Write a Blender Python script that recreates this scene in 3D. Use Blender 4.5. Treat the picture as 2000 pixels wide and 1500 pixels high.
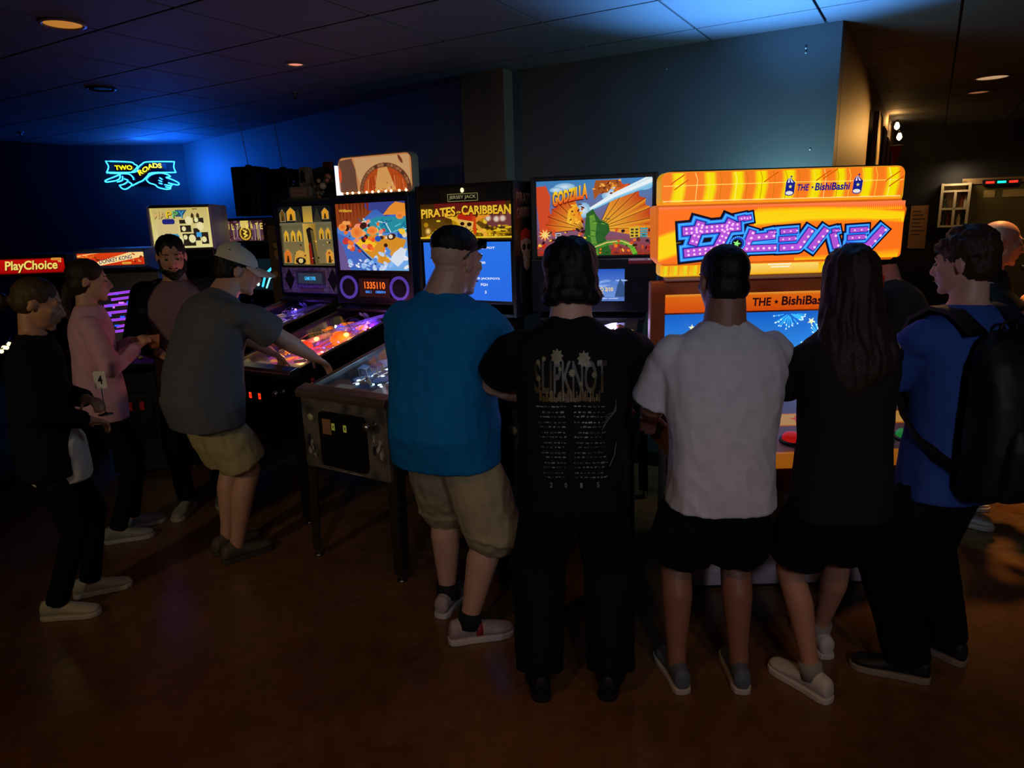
import bpy, bmesh, math, random
from mathutils import Vector, Matrix, Euler, noise
from mathutils.bvhtree import BVHTree
V = Vector
PI = math.pi
R = math.radians
for o in list(bpy.data.objects):
    bpy.data.objects.remove(o)
S = bpy.context.scene
COL = S.collection
rnd = random.Random(7)

# ------------------------------------------------------------------ camera
FPX, CAMH, PITCH, ROLL = 1350.0, 1.75, R(13.3), R(1.7)
cam_d = bpy.data.cameras.new('camera')
cam = bpy.data.objects.new('camera', cam_d)
COL.objects.link(cam)
_f = V((0, math.cos(PITCH), -math.sin(PITCH)))
_u = V((0, math.sin(PITCH), math.cos(PITCH)))
_r = V((1, 0, 0))
cam_x = _r * math.cos(ROLL) - _u * math.sin(ROLL)
cam_y = _r * math.sin(ROLL) + _u * math.cos(ROLL)
cam.matrix_world = Matrix((
    (cam_x.x, cam_y.x, -_f.x, 0), (cam_x.y, cam_y.y, -_f.y, 0),
    (cam_x.z, cam_y.z, -_f.z, CAMH), (0, 0, 0, 1)))
cam_d.sensor_width = 36
cam_d.lens = 36 * FPX / 2000
cam_d.clip_start = 0.05
S.camera = cam
CP = V((0, 0, CAMH))

def ray(px, py):
    return _f * FPX + cam_x * (px - 1000) + cam_y * (750 - py)

def atz(px, py, z=0.0):
    r = ray(px, py)
    return CP + r * ((z - CAMH) / r.z)

def aty(px, py, Y):
    r = ray(px, py)
    return CP + r * (Y / r.y)

def topx(p):
    v = V(p) - CP
    z = v.dot(_f)
    return 1000 + FPX * v.dot(cam_x) / z, 750 - FPX * v.dot(cam_y) / z, z

# ------------------------------------------------------------------ world, exposure
W = bpy.data.worlds.new('dark_interior')
S.world = W
W.use_nodes = True
W.node_tree.nodes['Background'].inputs[0].default_value = (0.5, 0.6, 1.0, 1)
W.node_tree.nodes['Background'].inputs[1].default_value = 0.003
S.view_settings.view_transform = 'Standard'
S.view_settings.look = 'None'
S.view_settings.gamma = 1
S.view_settings.use_curve_mapping = False
S.view_settings.exposure = 0.0

def lin(c):
    out = []
    for x in c[:3]:
        x = x / 255.0
        out.append(x / 12.92 if x <= 0.04045 else ((x + 0.055) / 1.055) ** 2.4)
    return tuple(out)

def light(name, kind, loc, energy, color, size=0.1, target=None, spot=None, blend=0.5, sizey=None):
    d = bpy.data.lights.new(name, kind)
    d.energy = energy
    d.color = color
    if kind == 'AREA':
        d.size = size
        if sizey:
            d.shape = 'RECTANGLE'
            d.size_y = sizey
    else:
        d.shadow_soft_size = size
    if kind == 'SPOT':
        d.spot_size = R(spot or 60)
        d.spot_blend = blend
    o = bpy.data.objects.new(name, d)
    COL.objects.link(o)
    o.location = loc
    if target is not None:
        o.rotation_euler = (V(target) - V(loc)).to_track_quat('-Z', 'Y').to_euler()
    return o

CEIL = 2.78
AMBER = (1.0, 0.50, 0.16)
# dim amber ceiling downlights behind and beside the photographer
light('downlight_lamp', 'SPOT', (-0.9, 0.9, CEIL - 0.03), 28, AMBER, 0.06, (-0.9, 0.9, 0), 120, 0.9)
light('downlight_lamp', 'SPOT', (1.1, 0.3, CEIL - 0.03), 26, AMBER, 0.06, (1.1, 0.3, 0), 120, 0.9)
light('downlight_lamp', 'SPOT', (3.0, 4.25, CEIL - 0.03), 230, (1.0, 0.47, 0.12), 0.06, (2.98, 4.25, 0), 86, 0.85)
# added fill light behind the photographer, stands for no real fixture
light('pendant_lamp', 'POINT', (0.7, -1.8, 2.3), 11, (0.80, 0.82, 1.0), 0.15)
# added, unseen fill spots aimed at the players' upper bodies from behind the photographer
light('track_spot_lamp', 'SPOT', (0.8, -1.6, 2.62), 60, (0.86, 0.84, 1.0), 0.12, (0.95, 2.5, 1.25), 46, 1.0)
light('track_spot_lamp', 'SPOT', (-0.9, -1.6, 2.62), 52, (0.80, 0.86, 1.0), 0.12, (-0.35, 2.7, 1.2), 40, 1.0)
light('track_spot_lamp', 'SPOT', (-3.2, -0.6, 2.62), 92, (1.0, 0.78, 0.46), 0.12, (-1.75, 3.5, 1.15), 44, 1.0)

# ------------------------------------------------------------------ materials
MATS = {}

def mat(name, rgb, rough=0.6, metal=0.0, var=0.12, vscale=9.0, bump=0.0, bscale=60.0,
        spec=0.5, coat=0.0, emit=None, estr=0.0, trans=0.0, rgb2=None, sheen=0.0, alpha=1.0):
    if name in MATS:
        return MATS[name]
    m = bpy.data.materials.new(name)
    m.use_nodes = True
    nt = m.node_tree
    b = nt.nodes['Principled BSDF']
    c = lin(rgb)
    c2 = lin(rgb2) if rgb2 else tuple(max(0, x * (1 - var)) for x in c)
    tc = nt.nodes.new('ShaderNodeTexCoord')
    nz = nt.nodes.new('ShaderNodeTexNoise')
    nz.inputs['Scale'].default_value = vscale
    nz.inputs['Detail'].default_value = 5
    nt.links.new(tc.outputs['Object'], nz.inputs['Vector'])
    mx = nt.nodes.new('ShaderNodeMix')
    mx.data_type = 'RGBA'
    mx.inputs['A'].default_value = (*c2, 1)
    mx.inputs['B'].default_value = (*c, 1)
    rmp = nt.nodes.new('ShaderNodeValToRGB')
    rmp.color_ramp.elements[0].position = 0.32
    rmp.color_ramp.elements[1].position = 0.62
    nt.links.new(nz.outputs['Fac'], rmp.inputs['Fac'])
    nt.links.new(rmp.outputs['Color'], mx.inputs['Factor'])
    nt.links.new(mx.outputs['Result'], b.inputs['Base Color'])
    b.inputs['Roughness'].default_value = rough
    b.inputs['Metallic'].default_value = metal
    b.inputs['Specular IOR Level'].default_value = spec
    b.inputs['Coat Weight'].default_value = coat
    b.inputs['Sheen Weight'].default_value = sheen
    b.inputs['Alpha'].default_value = alpha
    if trans:
        b.inputs['Transmission Weight'].default_value = trans
    if emit:
        b.inputs['Emission Color'].default_value = (*lin(emit), 1)
        b.inputs['Emission Strength'].default_value = estr
    if bump:
        n2 = nt.nodes.new('ShaderNodeTexNoise')
        n2.inputs['Scale'].default_value = bscale
        n2.inputs['Detail'].default_value = 4
        nt.links.new(tc.outputs['Object'], n2.inputs['Vector'])
        bp = nt.nodes.new('ShaderNodeBump')
        bp.inputs['Strength'].default_value = bump
        bp.inputs['Distance'].default_value = 0.01
        nt.links.new(n2.outputs['Fac'], bp.inputs['Height'])
        nt.links.new(bp.outputs['Normal'], b.inputs['Normal'])
    MATS[name] = m
    return m

def art_mat(strength):
    """printed colours (mesh colour attribute); strength > 0: a backlit print or a screen"""
    name = 'backlit_print_%g' % strength
    if name in MATS:
        return MATS[name]
    m = bpy.data.materials.new(name)
    m.use_nodes = True
    nt = m.node_tree
    b = nt.nodes['Principled BSDF']
    a = nt.nodes.new('ShaderNodeVertexColor')
    a.layer_name = 'Col'
    nt.links.new(a.outputs['Color'], b.inputs['Base Color'])
    b.inputs['Roughness'].default_value = 0.35
    b.inputs['Specular IOR Level'].default_value = 0.3
    if strength:
        # base colour kept dark so that the print shows by its own light
        dk = nt.nodes.new('ShaderNodeMix')
        dk.data_type = 'RGBA'
        dk.inputs['Factor'].default_value = 0.7
        dk.inputs['B'].default_value = (0.01, 0.01, 0.01, 1)
        nt.links.new(a.outputs['Color'], dk.inputs['A'])
        nt.links.new(dk.outputs['Result'], b.inputs['Base Color'])
        nt.links.new(a.outputs['Color'], b.inputs['Emission Color'])
        b.inputs['Emission Strength'].default_value = strength
    MATS[name] = m
    return m

def glow(name, rgb, strength):
    return mat(name, rgb, rough=0.4, emit=rgb, estr=strength, var=0.02)

def glass_mat(name='thin_glass', tint=(255, 255, 255), gloss=0.06):
    if name in MATS:
        return MATS[name]
    m = bpy.data.materials.new(name)
    m.use_nodes = True
    nt = m.node_tree
    nt.nodes.remove(nt.nodes['Principled BSDF'])
    out = nt.nodes['Material Output']
    t = nt.nodes.new('ShaderNodeBsdfTransparent')
    t.inputs[0].default_value = (*lin(tint), 1)
    g = nt.nodes.new('ShaderNodeBsdfGlossy')
    g.inputs['Roughness'].default_value = gloss
    lw = nt.nodes.new('ShaderNodeLayerWeight')
    lw.inputs['Blend'].default_value = 0.5
    pw = nt.nodes.new('ShaderNodeMath')
    pw.operation = 'POWER'
    pw.inputs[1].default_value = 4.0
    nt.links.new(lw.outputs['Facing'], pw.inputs[0])
    fr = nt.nodes.new('ShaderNodeMath')
    fr.operation = 'MULTIPLY_ADD'
    fr.inputs[1].default_value = 0.35
    fr.inputs[2].default_value = 0.02
    nt.links.new(pw.outputs[0], fr.inputs[0])
    mx = nt.nodes.new('ShaderNodeMixShader')
    nt.links.new(fr.outputs[0], mx.inputs[0])
    nt.links.new(t.outputs[0], mx.inputs[1])
    nt.links.new(g.outputs[0], mx.inputs[2])
    nt.links.new(mx.outputs[0], out.inputs['Surface'])
    MATS[name] = m
    return m

# ------------------------------------------------------------------ mesh building
def frame_from(d):
    d = V(d).normalized()
    a = V((0, 0, 1)) if abs(d.z) < 0.95 else V((1, 0, 0))
    x = d.cross(a).normalized()
    y = x.cross(d).normalized()
    return x, y, d

class MB:
    def __init__(s):
        s.v = []
        s.f = []

    def add(s, vs, fs):
        n = len(s.v)
        s.v += [V(p) for p in vs]
        s.f += [tuple(i + n for i in f) for f in fs]
        return s

    def box(s, c, size, rot=None):
        c = V(c)
        h = V(size) * 0.5
        m = rot.to_matrix() if isinstance(rot, Euler) else rot
        vs = []
        for z in (-1, 1):
            for y in (-1, 1):
                for x in (-1, 1):
                    p = V((x * h.x, y * h.y, z * h.z))
                    vs.append((m @ p if m else p) + c)
        return s.add(vs, [(0, 2, 3, 1), (4, 5, 7, 6), (0, 1, 5, 4), (2, 6, 7, 3), (0, 4, 6, 2), (1, 3, 7, 5)])

    def bb(s, x0, x1, y0, y1, z0, z1):
        return s.box(((x0 + x1) / 2, (y0 + y1) / 2, (z0 + z1) / 2), (abs(x1 - x0), abs(y1 - y0), abs(z1 - z0)))

    def ring_loft(s, rings, cap=True, closed=True):
        n = len(rings[0])
        vs = [p for r in rings for p in r]
        fs = []
        for i in range(len(rings) - 1):
            for j in range(n if closed else n - 1):
                k = (j + 1) % n
                fs.append((i * n + j, i * n + k, (i + 1) * n + k, (i + 1) * n + j))
        if cap:
            fs.append(tuple(reversed(range(n))))
            fs.append(tuple(range((len(rings) - 1) * n, len(rings) * n)))
        return s.add(vs, fs)

    def cyl(s, p0, p1, r0, r1=None, n=16, cap=True):
        r1 = r0 if r1 is None else r1
        p0, p1 = V(p0), V(p1)
        x, y, d = frame_from(p1 - p0)
        rr = []
        for p, r in ((p0, r0), (p1, r1)):
            rr.append([p + (x * math.cos(a) + y * math.sin(a)) * r for a in [2 * PI * i / n for i in range(n)]])
        return s.ring_loft(rr, cap)

    def tube(s, path, r, n=8, cap=True):
        path = [V(p) for p in path]
        rr = []
        up = None
        for i, p in enumerate(path):
            d = (path[min(i + 1, len(path) - 1)] - path[max(i - 1, 0)]).normalized()
            if up is None:
                x, y, _ = frame_from(d)
            else:
                x = (up - d * up.dot(d))
                x = x.normalized() if x.length > 1e-5 else frame_from(d)[0]
                y = d.cross(x).normalized()
            up = x
            rad = r[i] if isinstance(r, (list, tuple)) else r
            rr.append([p + (x * math.cos(a) + y * math.sin(a)) * rad for a in [2 * PI * j / n for j in range(n)]])
        return s.ring_loft(rr, cap)

    def ell(s, c, rad, rot=None, nu=20, nv=12):
        c = V(c)
        if not isinstance(rad, (list, tuple, Vector)):
            rad = (rad, rad, rad)
        vs = [c + (rot @ V((0, 0, -rad[2])) if rot else V((0, 0, -rad[2])))]
        for i in range(1, nv):
            t = -PI / 2 + PI * i / nv
            for j in range(nu):
                a = 2 * PI * j / nu
                p = V((rad[0] * math.cos(t) * math.cos(a), rad[1] * math.cos(t) * math.sin(a), rad[2] * math.sin(t)))
                vs.append(c + (rot @ p if rot else p))
        vs.append(c + (rot @ V((0, 0, rad[2])) if rot else V((0, 0, rad[2]))))
        fs = []
        for j in range(nu):
            fs.append((0, 1 + (j + 1) % nu, 1 + j))
        for i in range(nv - 2):
            for j in range(nu):
                a = 1 + i * nu
                fs.append((a + j, a + (j + 1) % nu, a + nu + (j + 1) % nu, a + nu + j))
        a = 1 + (nv - 2) * nu
        for j in range(nu):
            fs.append((a + j, a + (j + 1) % nu, len(vs) - 1))
        return s.add(vs, fs)

    def cap(s, p0, r0, p1, r1, n=14):
        """tapered capsule"""
        s.ell(p0, r0, None, n, 8)
        s.ell(p1, r1, None, n, 8)
        return s.cyl(p0, p1, r0, r1, n)

    def lathe(s, prof, c=(0, 0, 0), n=24, axis=None):
        """prof: (r, h) pairs; revolved about z (or axis)"""
        c = V(c)
        x, y, d = (V((1, 0, 0)), V((0, 1, 0)), V((0, 0, 1))) if axis is None else frame_from(axis)
        rr = [[c + (x * math.cos(a) + y * math.sin(a)) * max(r, 1e-4) + d * h
               for a in [2 * PI * j / n for j in range(n)]] for r, h in prof]
        return s.ring_loft(rr, True)

    def prism(s, poly, axis, a0, a1):
        """polygon of (p,q) extruded along axis 'x','y' or 'z' from a0 to a1"""
        def mk(p, a):
            if axis == 'x':
                return V((a, p[0], p[1]))
            if axis == 'y':
                return V((p[0], a, p[1]))
            return V((p[0], p[1], a))
        n = len(poly)
        vs = [mk(p, a0) for p in poly] + [mk(p, a1) for p in poly]
        fs = [tuple(range(n)), tuple(reversed(range(n, 2 * n)))]
        for i in range(n):
            j = (i + 1) % n
            fs.append((i, n + i, n + j, j))
        return s.add(vs, fs)

    def mesh(s, name):
        me = bpy.data.meshes.new(name)
        me.from_pydata([tuple(p) for p in s.v], [], s.f)
        bm = bmesh.new()
        bm.from_mesh(me)
        bmesh.ops.recalc_face_normals(bm, faces=bm.faces[:])
        bm.to_mesh(me)
        bm.free()
        return me

    def build(s, name, material, parent=None, smooth=False, bevel=0.0, seg=2):
        me = s.mesh(name)
        if bevel:
            bm = bmesh.new()
            bm.from_mesh(me)
            ed = [e for e in bm.edges if len(e.link_faces) == 2 and e.calc_face_angle(0) > 0.5]
            bmesh.ops.bevel(bm, geom=ed, offset=bevel, segments=seg, profile=0.6, affect='EDGES', clamp_overlap=True)
            bm.to_mesh(me)
            bm.free()
        return link(name, me, material, parent, smooth)

def link(name, me, material, parent=None, smooth=False):
    me.materials.clear()
    me.materials.append(material)
    if smooth:
        for p in me.polygons:
            p.use_smooth = True
        if smooth == 'auto':
            try:
                me.set_sharp_from_angle(angle=R(40))
            except Exception:
                pass
    o = bpy.data.objects.new(name, me)
    COL.objects.link(o)
    if parent is not None:
        o.parent = parent
    return o

def tag(o, label, cat, group=None):
    o['label'] = label
    o['category'] = cat
    if group:
        o['group'] = group
    return o

def struct(o, label=None):
    o['kind'] = 'structure'
    if label:
        o['label'] = label
    return o

def thing(name, label, cat, loc=(0, 0, 0), rz=0.0, group=None):
    o = bpy.data.objects.new(name, None)
    COL.objects.link(o)
    o.empty_display_size = 0.1
    o.location = loc
    o.rotation_euler = (0, 0, rz)
    return tag(o, label, cat, group)

def rrect(x0, x1, y0, y1, r, n=5):
    pts = []
    for cx, cy, a0 in ((x1 - r, y1 - r, 0), (x0 + r, y1 - r, 90), (x0 + r, y0 + r, 180), (x1 - r, y0 + r, 270)):
        for i in range(n + 1):
            a = R(a0 + 90 * i / n)
            pts.append((cx + r * math.cos(a), cy + r * math.sin(a)))
    return pts

# ------------------------------------------------------------------ flat printed art
_TXT = {}

def text_geo(s, shear=0.0, bold=0.0, space=1.0):
    key = (s, shear, bold, space)
    if key in _TXT:
        return _TXT[key]
    cu = bpy.data.curves.new('lettering', 'FONT')
    cu.body = s
    cu.size = 1
    cu.shear = shear
    cu.offset = bold
    cu.space_character = space
    cu.resolution_u = 3
    cu.fill_mode = 'FRONT'
    ob = bpy.data.objects.new('lettering', cu)
    COL.objects.link(ob)
    dg = bpy.context.evaluated_depsgraph_get()
    dg.update()
    me = bpy.data.meshes.new_from_object(ob.evaluated_get(dg))
    vs = [(v.co.x, v.co.y) for v in me.vertices]
    fs = [tuple(p.vertices) for p in me.polygons]
    bpy.data.objects.remove(ob)
    bpy.data.curves.remove(cu)
    bpy.data.meshes.remove(me)
    xs = [p[0] for p in vs] or [0, 1]
    ys = [p[1] for p in vs] or [0, 1]
    x0, x1, y0, y1 = min(xs), max(xs), min(ys), max(ys)
    vs = [((x - x0) / (x1 - x0), (y - y0) / (y1 - y0)) for x, y in vs]
    _TXT[key] = (vs, fs)
    return _TXT[key]

class Art:
    """flat coloured print: pixel frame (x0,y0)-(x1,y1) mapped on a w x h metre sheet"""
    def __init__(s, w, h, x0=0, y0=0, x1=100, y1=100, eps=0.00012):
        s.w, s.h, s.fr = w, h, (x0, y0, x1, y1)
        s.v, s.f, s.c, s.k, s.eps = [], [], [], 0, eps

    def m(s, p):
        x0, y0, x1, y1 = s.fr
        return (((p[0] - x0) / (x1 - x0) - 0.5) * s.w, (0.5 - (p[1] - y0) / (y1 - y0)) * s.h)

    def raw(s, pts, faces, cols, same=False):
        if not same:
            s.k += 1
        n = len(s.v)
        for p in pts:
            u, v = s.m(p)
            s.v.append((u, -s.k * s.eps, v))
        s.c += cols
        s.f += [tuple(i + n for i in f) for f in faces]

    def poly(s, pts, rgb, same=False):
        c = lin(rgb)
        s.raw(pts, [tuple(range(len(pts)))], [c] * len(pts), same)
        return s

    def rect(s, x0, y0, x1, y1, rgb, rgb2=None, horiz=False):
        a = lin(rgb)
        b = lin(rgb2) if rgb2 else a
        cols = [a, b, b, a] if horiz else [a, a, b, b]
        s.raw([(x0, y0), (x1, y0), (x1, y1), (x0, y1)], [(0, 1, 2, 3)], cols)
        return s

    def ellipse(s, cx, cy, rx, ry=None, rgb=(255, 255, 255), n=18, same=False, rgb2=None, rot=0):
        ry = rx if ry is None else ry
        ca, sa = math.cos(rot), math.sin(rot)
        pts = []
        for i in range(n):
            a = 2 * PI * i / n
            ex, ey = rx * math.cos(a), ry * math.sin(a)
            pts.append((cx + ex * ca - ey * sa, cy + ex * sa + ey * ca))
        if rgb2:
            s.raw([(cx, cy)] + pts, [(0, 1 + i, 1 + (i + 1) % n) for i in range(n)], [lin(rgb)] + [lin(rgb2)] * n, same)
        else:
            s.poly(pts, rgb, same)
        return s

    def stroke(s, pts, w, rgb, rgb2=None, round_=True):
        c = lin(rgb)
        s.k += 1
        for i in range(len(pts) - 1):
            (ax, ay), (bx, by) = pts[i], pts[i + 1]
            dx, dy = bx - ax, by - ay
            L = math.hypot(dx, dy) or 1
            nx, ny = -dy / L * w / 2, dx / L * w / 2
            ca = cb = c
            if rgb2:
                c2 = lin(rgb2)
                n = len(pts) - 1
                ca = tuple(c[k] + (c2[k] - c[k]) * i / n for k in range(3))
                cb = tuple(c[k] + (c2[k] - c[k]) * (i + 1) / n for k in range(3))
            s.raw([(ax + nx, ay + ny), (bx + nx, by + ny), (bx - nx, by - ny), (ax - nx, ay - ny)], [(0, 1, 2, 3)],
                  [ca, cb, cb, ca], True)
        if round_ == 'joint':
            for p in pts[1:-1]:
                s.ellipse(p[0], p[1], w / 2, None, rgb, 14, True)
        elif round_:
            for p in pts:
                s.ellipse(p[0], p[1], w / 2, None, rgb, 10, True)
        return s

    def strip(s, top, bot, ctop, cbot):
        """band between two polylines with a colour gradient across"""
        n = len(top)
        s.raw(top + bot, [(i, i + 1, n + i + 1, n + i) for i in range(n - 1)], [lin(ctop)] * n + [lin(cbot)] * n)
        return s

    def star(s, cx, cy, r, rgb, n=5, rot=-90, inner=0.42):
        pts = []
        for i in range(2 * n):
            rr = r if i % 2 == 0 else r * inner
            a = R(rot + 180 * i / n)
            pts.append((cx + rr * math.cos(a), cy + rr * math.sin(a)))
        s.raw([(cx, cy)] + pts, [(0, 1 + i, 1 + (i + 1) % (2 * n)) for i in range(2 * n)], [lin(rgb)] * (2 * n + 1))
        return s

    def text(s, t, x0, y0, x1, y1, rgb, shear=0.0, bold=0.0, rgb2=None, slope=0.0, arch=0.0, space=1.0, flare=0.0):
        """lettering fitted in the pixel box; slope: rise in px over the width; flare: extra height at the ends"""
        vs, fs = text_geo(t, shear, bold, space)
        a, b = lin(rgb), lin(rgb2 or rgb)
        pts, cols = [], []
        for u, v in vs:
            mid = (y0 + y1) / 2
            half = (y1 - y0) / 2 * (1 + flare * (2 * u - 1) ** 2)
            y = mid + (0.5 - v) * 2 * half - slope * u - arch * (1 - (2 * u - 1) ** 2)
            pts.append((x0 + (x1 - x0) * u, y))
            cols.append(tuple(b[k] + (a[k] - b[k]) * v for k in range(3)))
        s.raw(pts, fs, cols)
        return s

    def mesh(s, name):
        me = bpy.data.meshes.new(name)
        me.from_pydata(s.v, [], s.f)
        ca = me.color_attributes.new('Col', 'FLOAT_COLOR', 'POINT')
        for i, c in enumerate(s.c):
            ca.data[i].color = (*c, 1)
        return me

    def build(s, name, parent, loc, strength, tilt=0.0, rz=0.0, rx_extra=0.0):
        o = link(name, s.mesh(name), art_mat(strength), parent)
        o.location = loc
        o.rotation_euler = (tilt, 0, rz)
        return o
# ================================================================== ROOM
D1 = V((0.515, 0.857, 0)).normalized()
D2 = V((-D1.y, D1.x, 0))
YAW = -math.atan2(D1.x, D1.y)          # local +Y -> D1

def g2w(a, b, z=0.0):
    """a along D1 (away from the camera), b along D2 (to the left along the back wall)"""
    p = D1 * a + D2 * b
    return V((p.x, p.y, z))

def floor_mat():
    m = bpy.data.materials.new('polished_brown_concrete')
    m.use_nodes = True
    nt = m.node_tree
    b = nt.nodes['Principled BSDF']
    tc = nt.nodes.new('ShaderNodeTexCoord')
    n1 = nt.nodes.new('ShaderNodeTexNoise')
    n1.inputs['Scale'].default_value = 0.9
    n1.inputs['Detail'].default_value = 8
    n1.inputs['Roughness'].default_value = 0.65
    n2 = nt.nodes.new('ShaderNodeTexNoise')
    n2.inputs['Scale'].default_value = 14
    n2.inputs['Detail'].default_value = 8
    for n in (n1, n2):
        nt.links.new(tc.outputs['Object'], n.inputs['Vector'])
    r = nt.nodes.new('ShaderNodeValToRGB')
    r.color_ramp.elements[0].position = 0.3
    r.color_ramp.elements[0].color = (*lin((78, 54, 34)), 1)
    r.color_ramp.elements[1].position = 0.72
    r.color_ramp.elements[1].color = (*lin((132, 96, 60)), 1)
    mx = nt.nodes.new('ShaderNodeMath')
    mx.operation = 'ADD'
    ml = nt.nodes.new('ShaderNodeMath')
    ml.operation = 'MULTIPLY'
    ml.inputs[1].default_value = 0.35
    nt.links.new(n2.outputs['Fac'], ml.inputs[0])
    nt.links.new(n1.outputs['Fac'], mx.inputs[0])
    nt.links.new(ml.outputs[0], mx.inputs[1])
    sb = nt.nodes.new('ShaderNodeMath')
    sb.operation = 'SUBTRACT'
    sb.inputs[1].default_value = 0.17
    nt.links.new(mx.outputs[0], sb.inputs[0])
    nt.links.new(sb.outputs[0], r.inputs['Fac'])
    nt.links.new(r.outputs['Color'], b.inputs['Base Color'])
    rr = nt.nodes.new('ShaderNodeMapRange')
    rr.inputs['To Min'].default_value = 0.17
    rr.inputs['To Max'].default_value = 0.33
    nt.links.new(n1.outputs['Fac'], rr.inputs['Value'])
    nt.links.new(rr.outputs[0], b.inputs['Roughness'])
    b.inputs['Specular IOR Level'].default_value = 0.45
    bp = nt.nodes.new('ShaderNodeBump')
    bp.inputs['Strength'].default_value = 0.06
    bp.inputs['Distance'].default_value = 0.01
    nt.links.new(n2.outputs['Fac'], bp.inputs['Height'])
    nt.links.new(bp.outputs['Normal'], b.inputs['Normal'])
    return m

M_WALL = mat('dark_grey_painted_wall', (86, 92, 92), 0.62, var=0.06, vscale=2.5, bump=0.05, bscale=180)
M_WALLB = mat('black_painted_wall', (26, 27, 32), 0.6, var=0.1, vscale=2.5, bump=0.05, bscale=160)
M_TILE = mat('charcoal_ceiling_tile', (80, 82, 86), 0.75, var=0.08, vscale=30, bump=0.15, bscale=220)
M_GRID = mat('black_ceiling_grid', (8, 8, 9), 0.6)
M_BLACK = mat('black_laminate', (13, 13, 15), 0.4, var=0.2, vscale=20, bump=0.03, bscale=150)
M_BLACKM = mat('black_powder_coat', (16, 16, 18), 0.45, metal=0.2, bump=0.05, bscale=300)
M_CHROME = mat('brushed_steel', (190, 186, 180), 0.28, metal=1.0, var=0.15, vscale=25)
M_DSTEEL = mat('dull_steel', (120, 116, 112), 0.4, metal=1.0, var=0.2, vscale=25)
M_WHITEP = mat('white_plastic', (225, 222, 220), 0.4, var=0.05)

fl = MB().bb(-9, 12, -4, 15, -0.08, 0).build('floor', floor_mat())
struct(fl, 'glossy brown polished concrete floor')

ce = MB().bb(-9, 12, -4, 15, CEIL + 0.018, CEIL + 0.12).build('ceiling', M_GRID)
struct(ce, 'low black suspended ceiling with square charcoal tiles')
TS = 0.645
tile_me = MB().box((0, 0, 0), (TS - 0.014, TS - 0.014, 0.018)).build('ceiling_tile', M_TILE, None, bevel=0.002, seg=1)
tm = tile_me.data
bpy.data.objects.remove(tile_me)
nt_ = 0
for i in range(2, 20):
    for j in range(-12, 14):
        c = g2w(3.595 + (i - 4.5) * TS, -0.03 + (j + 0.5) * TS, CEIL + 0.009)
        if c.y < 2.2:
            continue
        x, y, z = topx(c)
        if -250 < x < 2250 and -260 < y < 420 and nt_ < 290:
            o = bpy.data.objects.new('ceiling_tile', tm)
            COL.objects.link(o)
            o.parent = ce
            o.location = c
            o.rotation_euler = (0, 0, YAW)
            nt_ += 1

WD = 4.57                      # back wall plane: D1 coordinate
E0 = g2w(WD, 0.53)             # its right end
KN = V((-0.20, 5.43, 0))       # kink: from here the back wall turns away
L0 = V((-3.99, 9.05, 0))       # its left corner
def slab(name, p, q, thick, z0, z1, m, lab):
    """vertical slab from p to q; thickness to the left of the direction p->q"""
    d = (q - p).normalized()
    n = V((-d.y, d.x, 0))
    b = MB()
    a = [p, q, q + n * thick, p + n * thick]
    b.add([(v.x, v.y, z) for z in (z0, z1) for v in a],
          [(3, 2, 1, 0), (4, 5, 6, 7), (0, 1, 5, 4), (1, 2, 6, 5), (2, 3, 7, 6), (3, 0, 4, 7)])
    return struct(b.build(name, m), lab)

slab('wall_back', KN, E0, 0.16, 0, CEIL + 0.02, M_WALL, 'dark grey-green painted wall behind the pinball row')
slab('wall_back_left', L0 + (L0 - KN).normalized() * 0.2, KN, 0.16, 0, CEIL + 0.02, M_WALL, 'dark grey wall turning away to the left, lit blue by the neon')
E1 = g2w(WD + 0.16, 0.53)
slab('wall_right', E1, E1 + D1 * 6.2, 0.16, 0, CEIL + 0.02, mat('tan_painted_wall', (150, 118, 84), 0.6, var=0.08, vscale=3), 'tan corridor wall running away behind the big orange machine')
F1 = E1 + D1 * 6.2
slab('wall_far', F1, F1 - D2 * 8, 0.16, 0, CEIL + 0.02, M_WALLB, 'black wall at the far end of the room')
slab('wall_left', L0 + V((-6.5, -1.5, 0)), L0, 0.16, 0, CEIL + 0.02, M_WALLB, 'black wall with the blue neon sign')
# the shallow pilaster on the back wall
pc = g2w(WD, 2.83)
pil = MB().box((0, 0, CEIL / 2), (0.36, 0.16, CEIL + 0.02)).build('wall_pilaster', mat('beige_grey_pilaster', (112, 100, 86), 0.6, var=0.06, vscale=3, bump=0.05, bscale=180), None)
pil.location = g2w(WD - 0.06, 2.84)
pil.rotation_euler = (0, 0, YAW)
struct(pil, 'shallow beige-grey pilaster on the back wall')
# baseboard
bbd = MB().box((0, 0, 0.05), (2.2, 0.02, 0.1)).build('baseboard_back', M_BLACK)
bbd.location = g2w(WD - 0.012, 1.65)
bbd.rotation_euler = (0, 0, YAW)
struct(bbd)

# ------------------------------------------------------------------ recessed downlights
def downlight(px, py, r, rgb, strength, label, lit=True):
    p = atz(px, py, CEIL)
    t = thing('downlight', label, 'ceiling light', (p.x, p.y, CEIL), group='round recessed ceiling lights')
    MB().lathe([(r + 0.012, -0.001), (r + 0.012, -0.008), (r, -0.012), (r - 0.008, -0.008), (r - 0.008, -0.001)]).build('trim_ring', M_BLACKM if not lit else mat('downlight_ring', (120, 105, 90), 0.4), t, 'auto')
    MB().lathe([(r - 0.009, -0.001), (r - 0.009, -0.004), (r * 0.5, -0.006), (0.001, -0.0065)]).build('lens', glow('lens_%d_%d' % (px, py), rgb, strength) if lit else M_BLACK, t, True)
    return t

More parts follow.
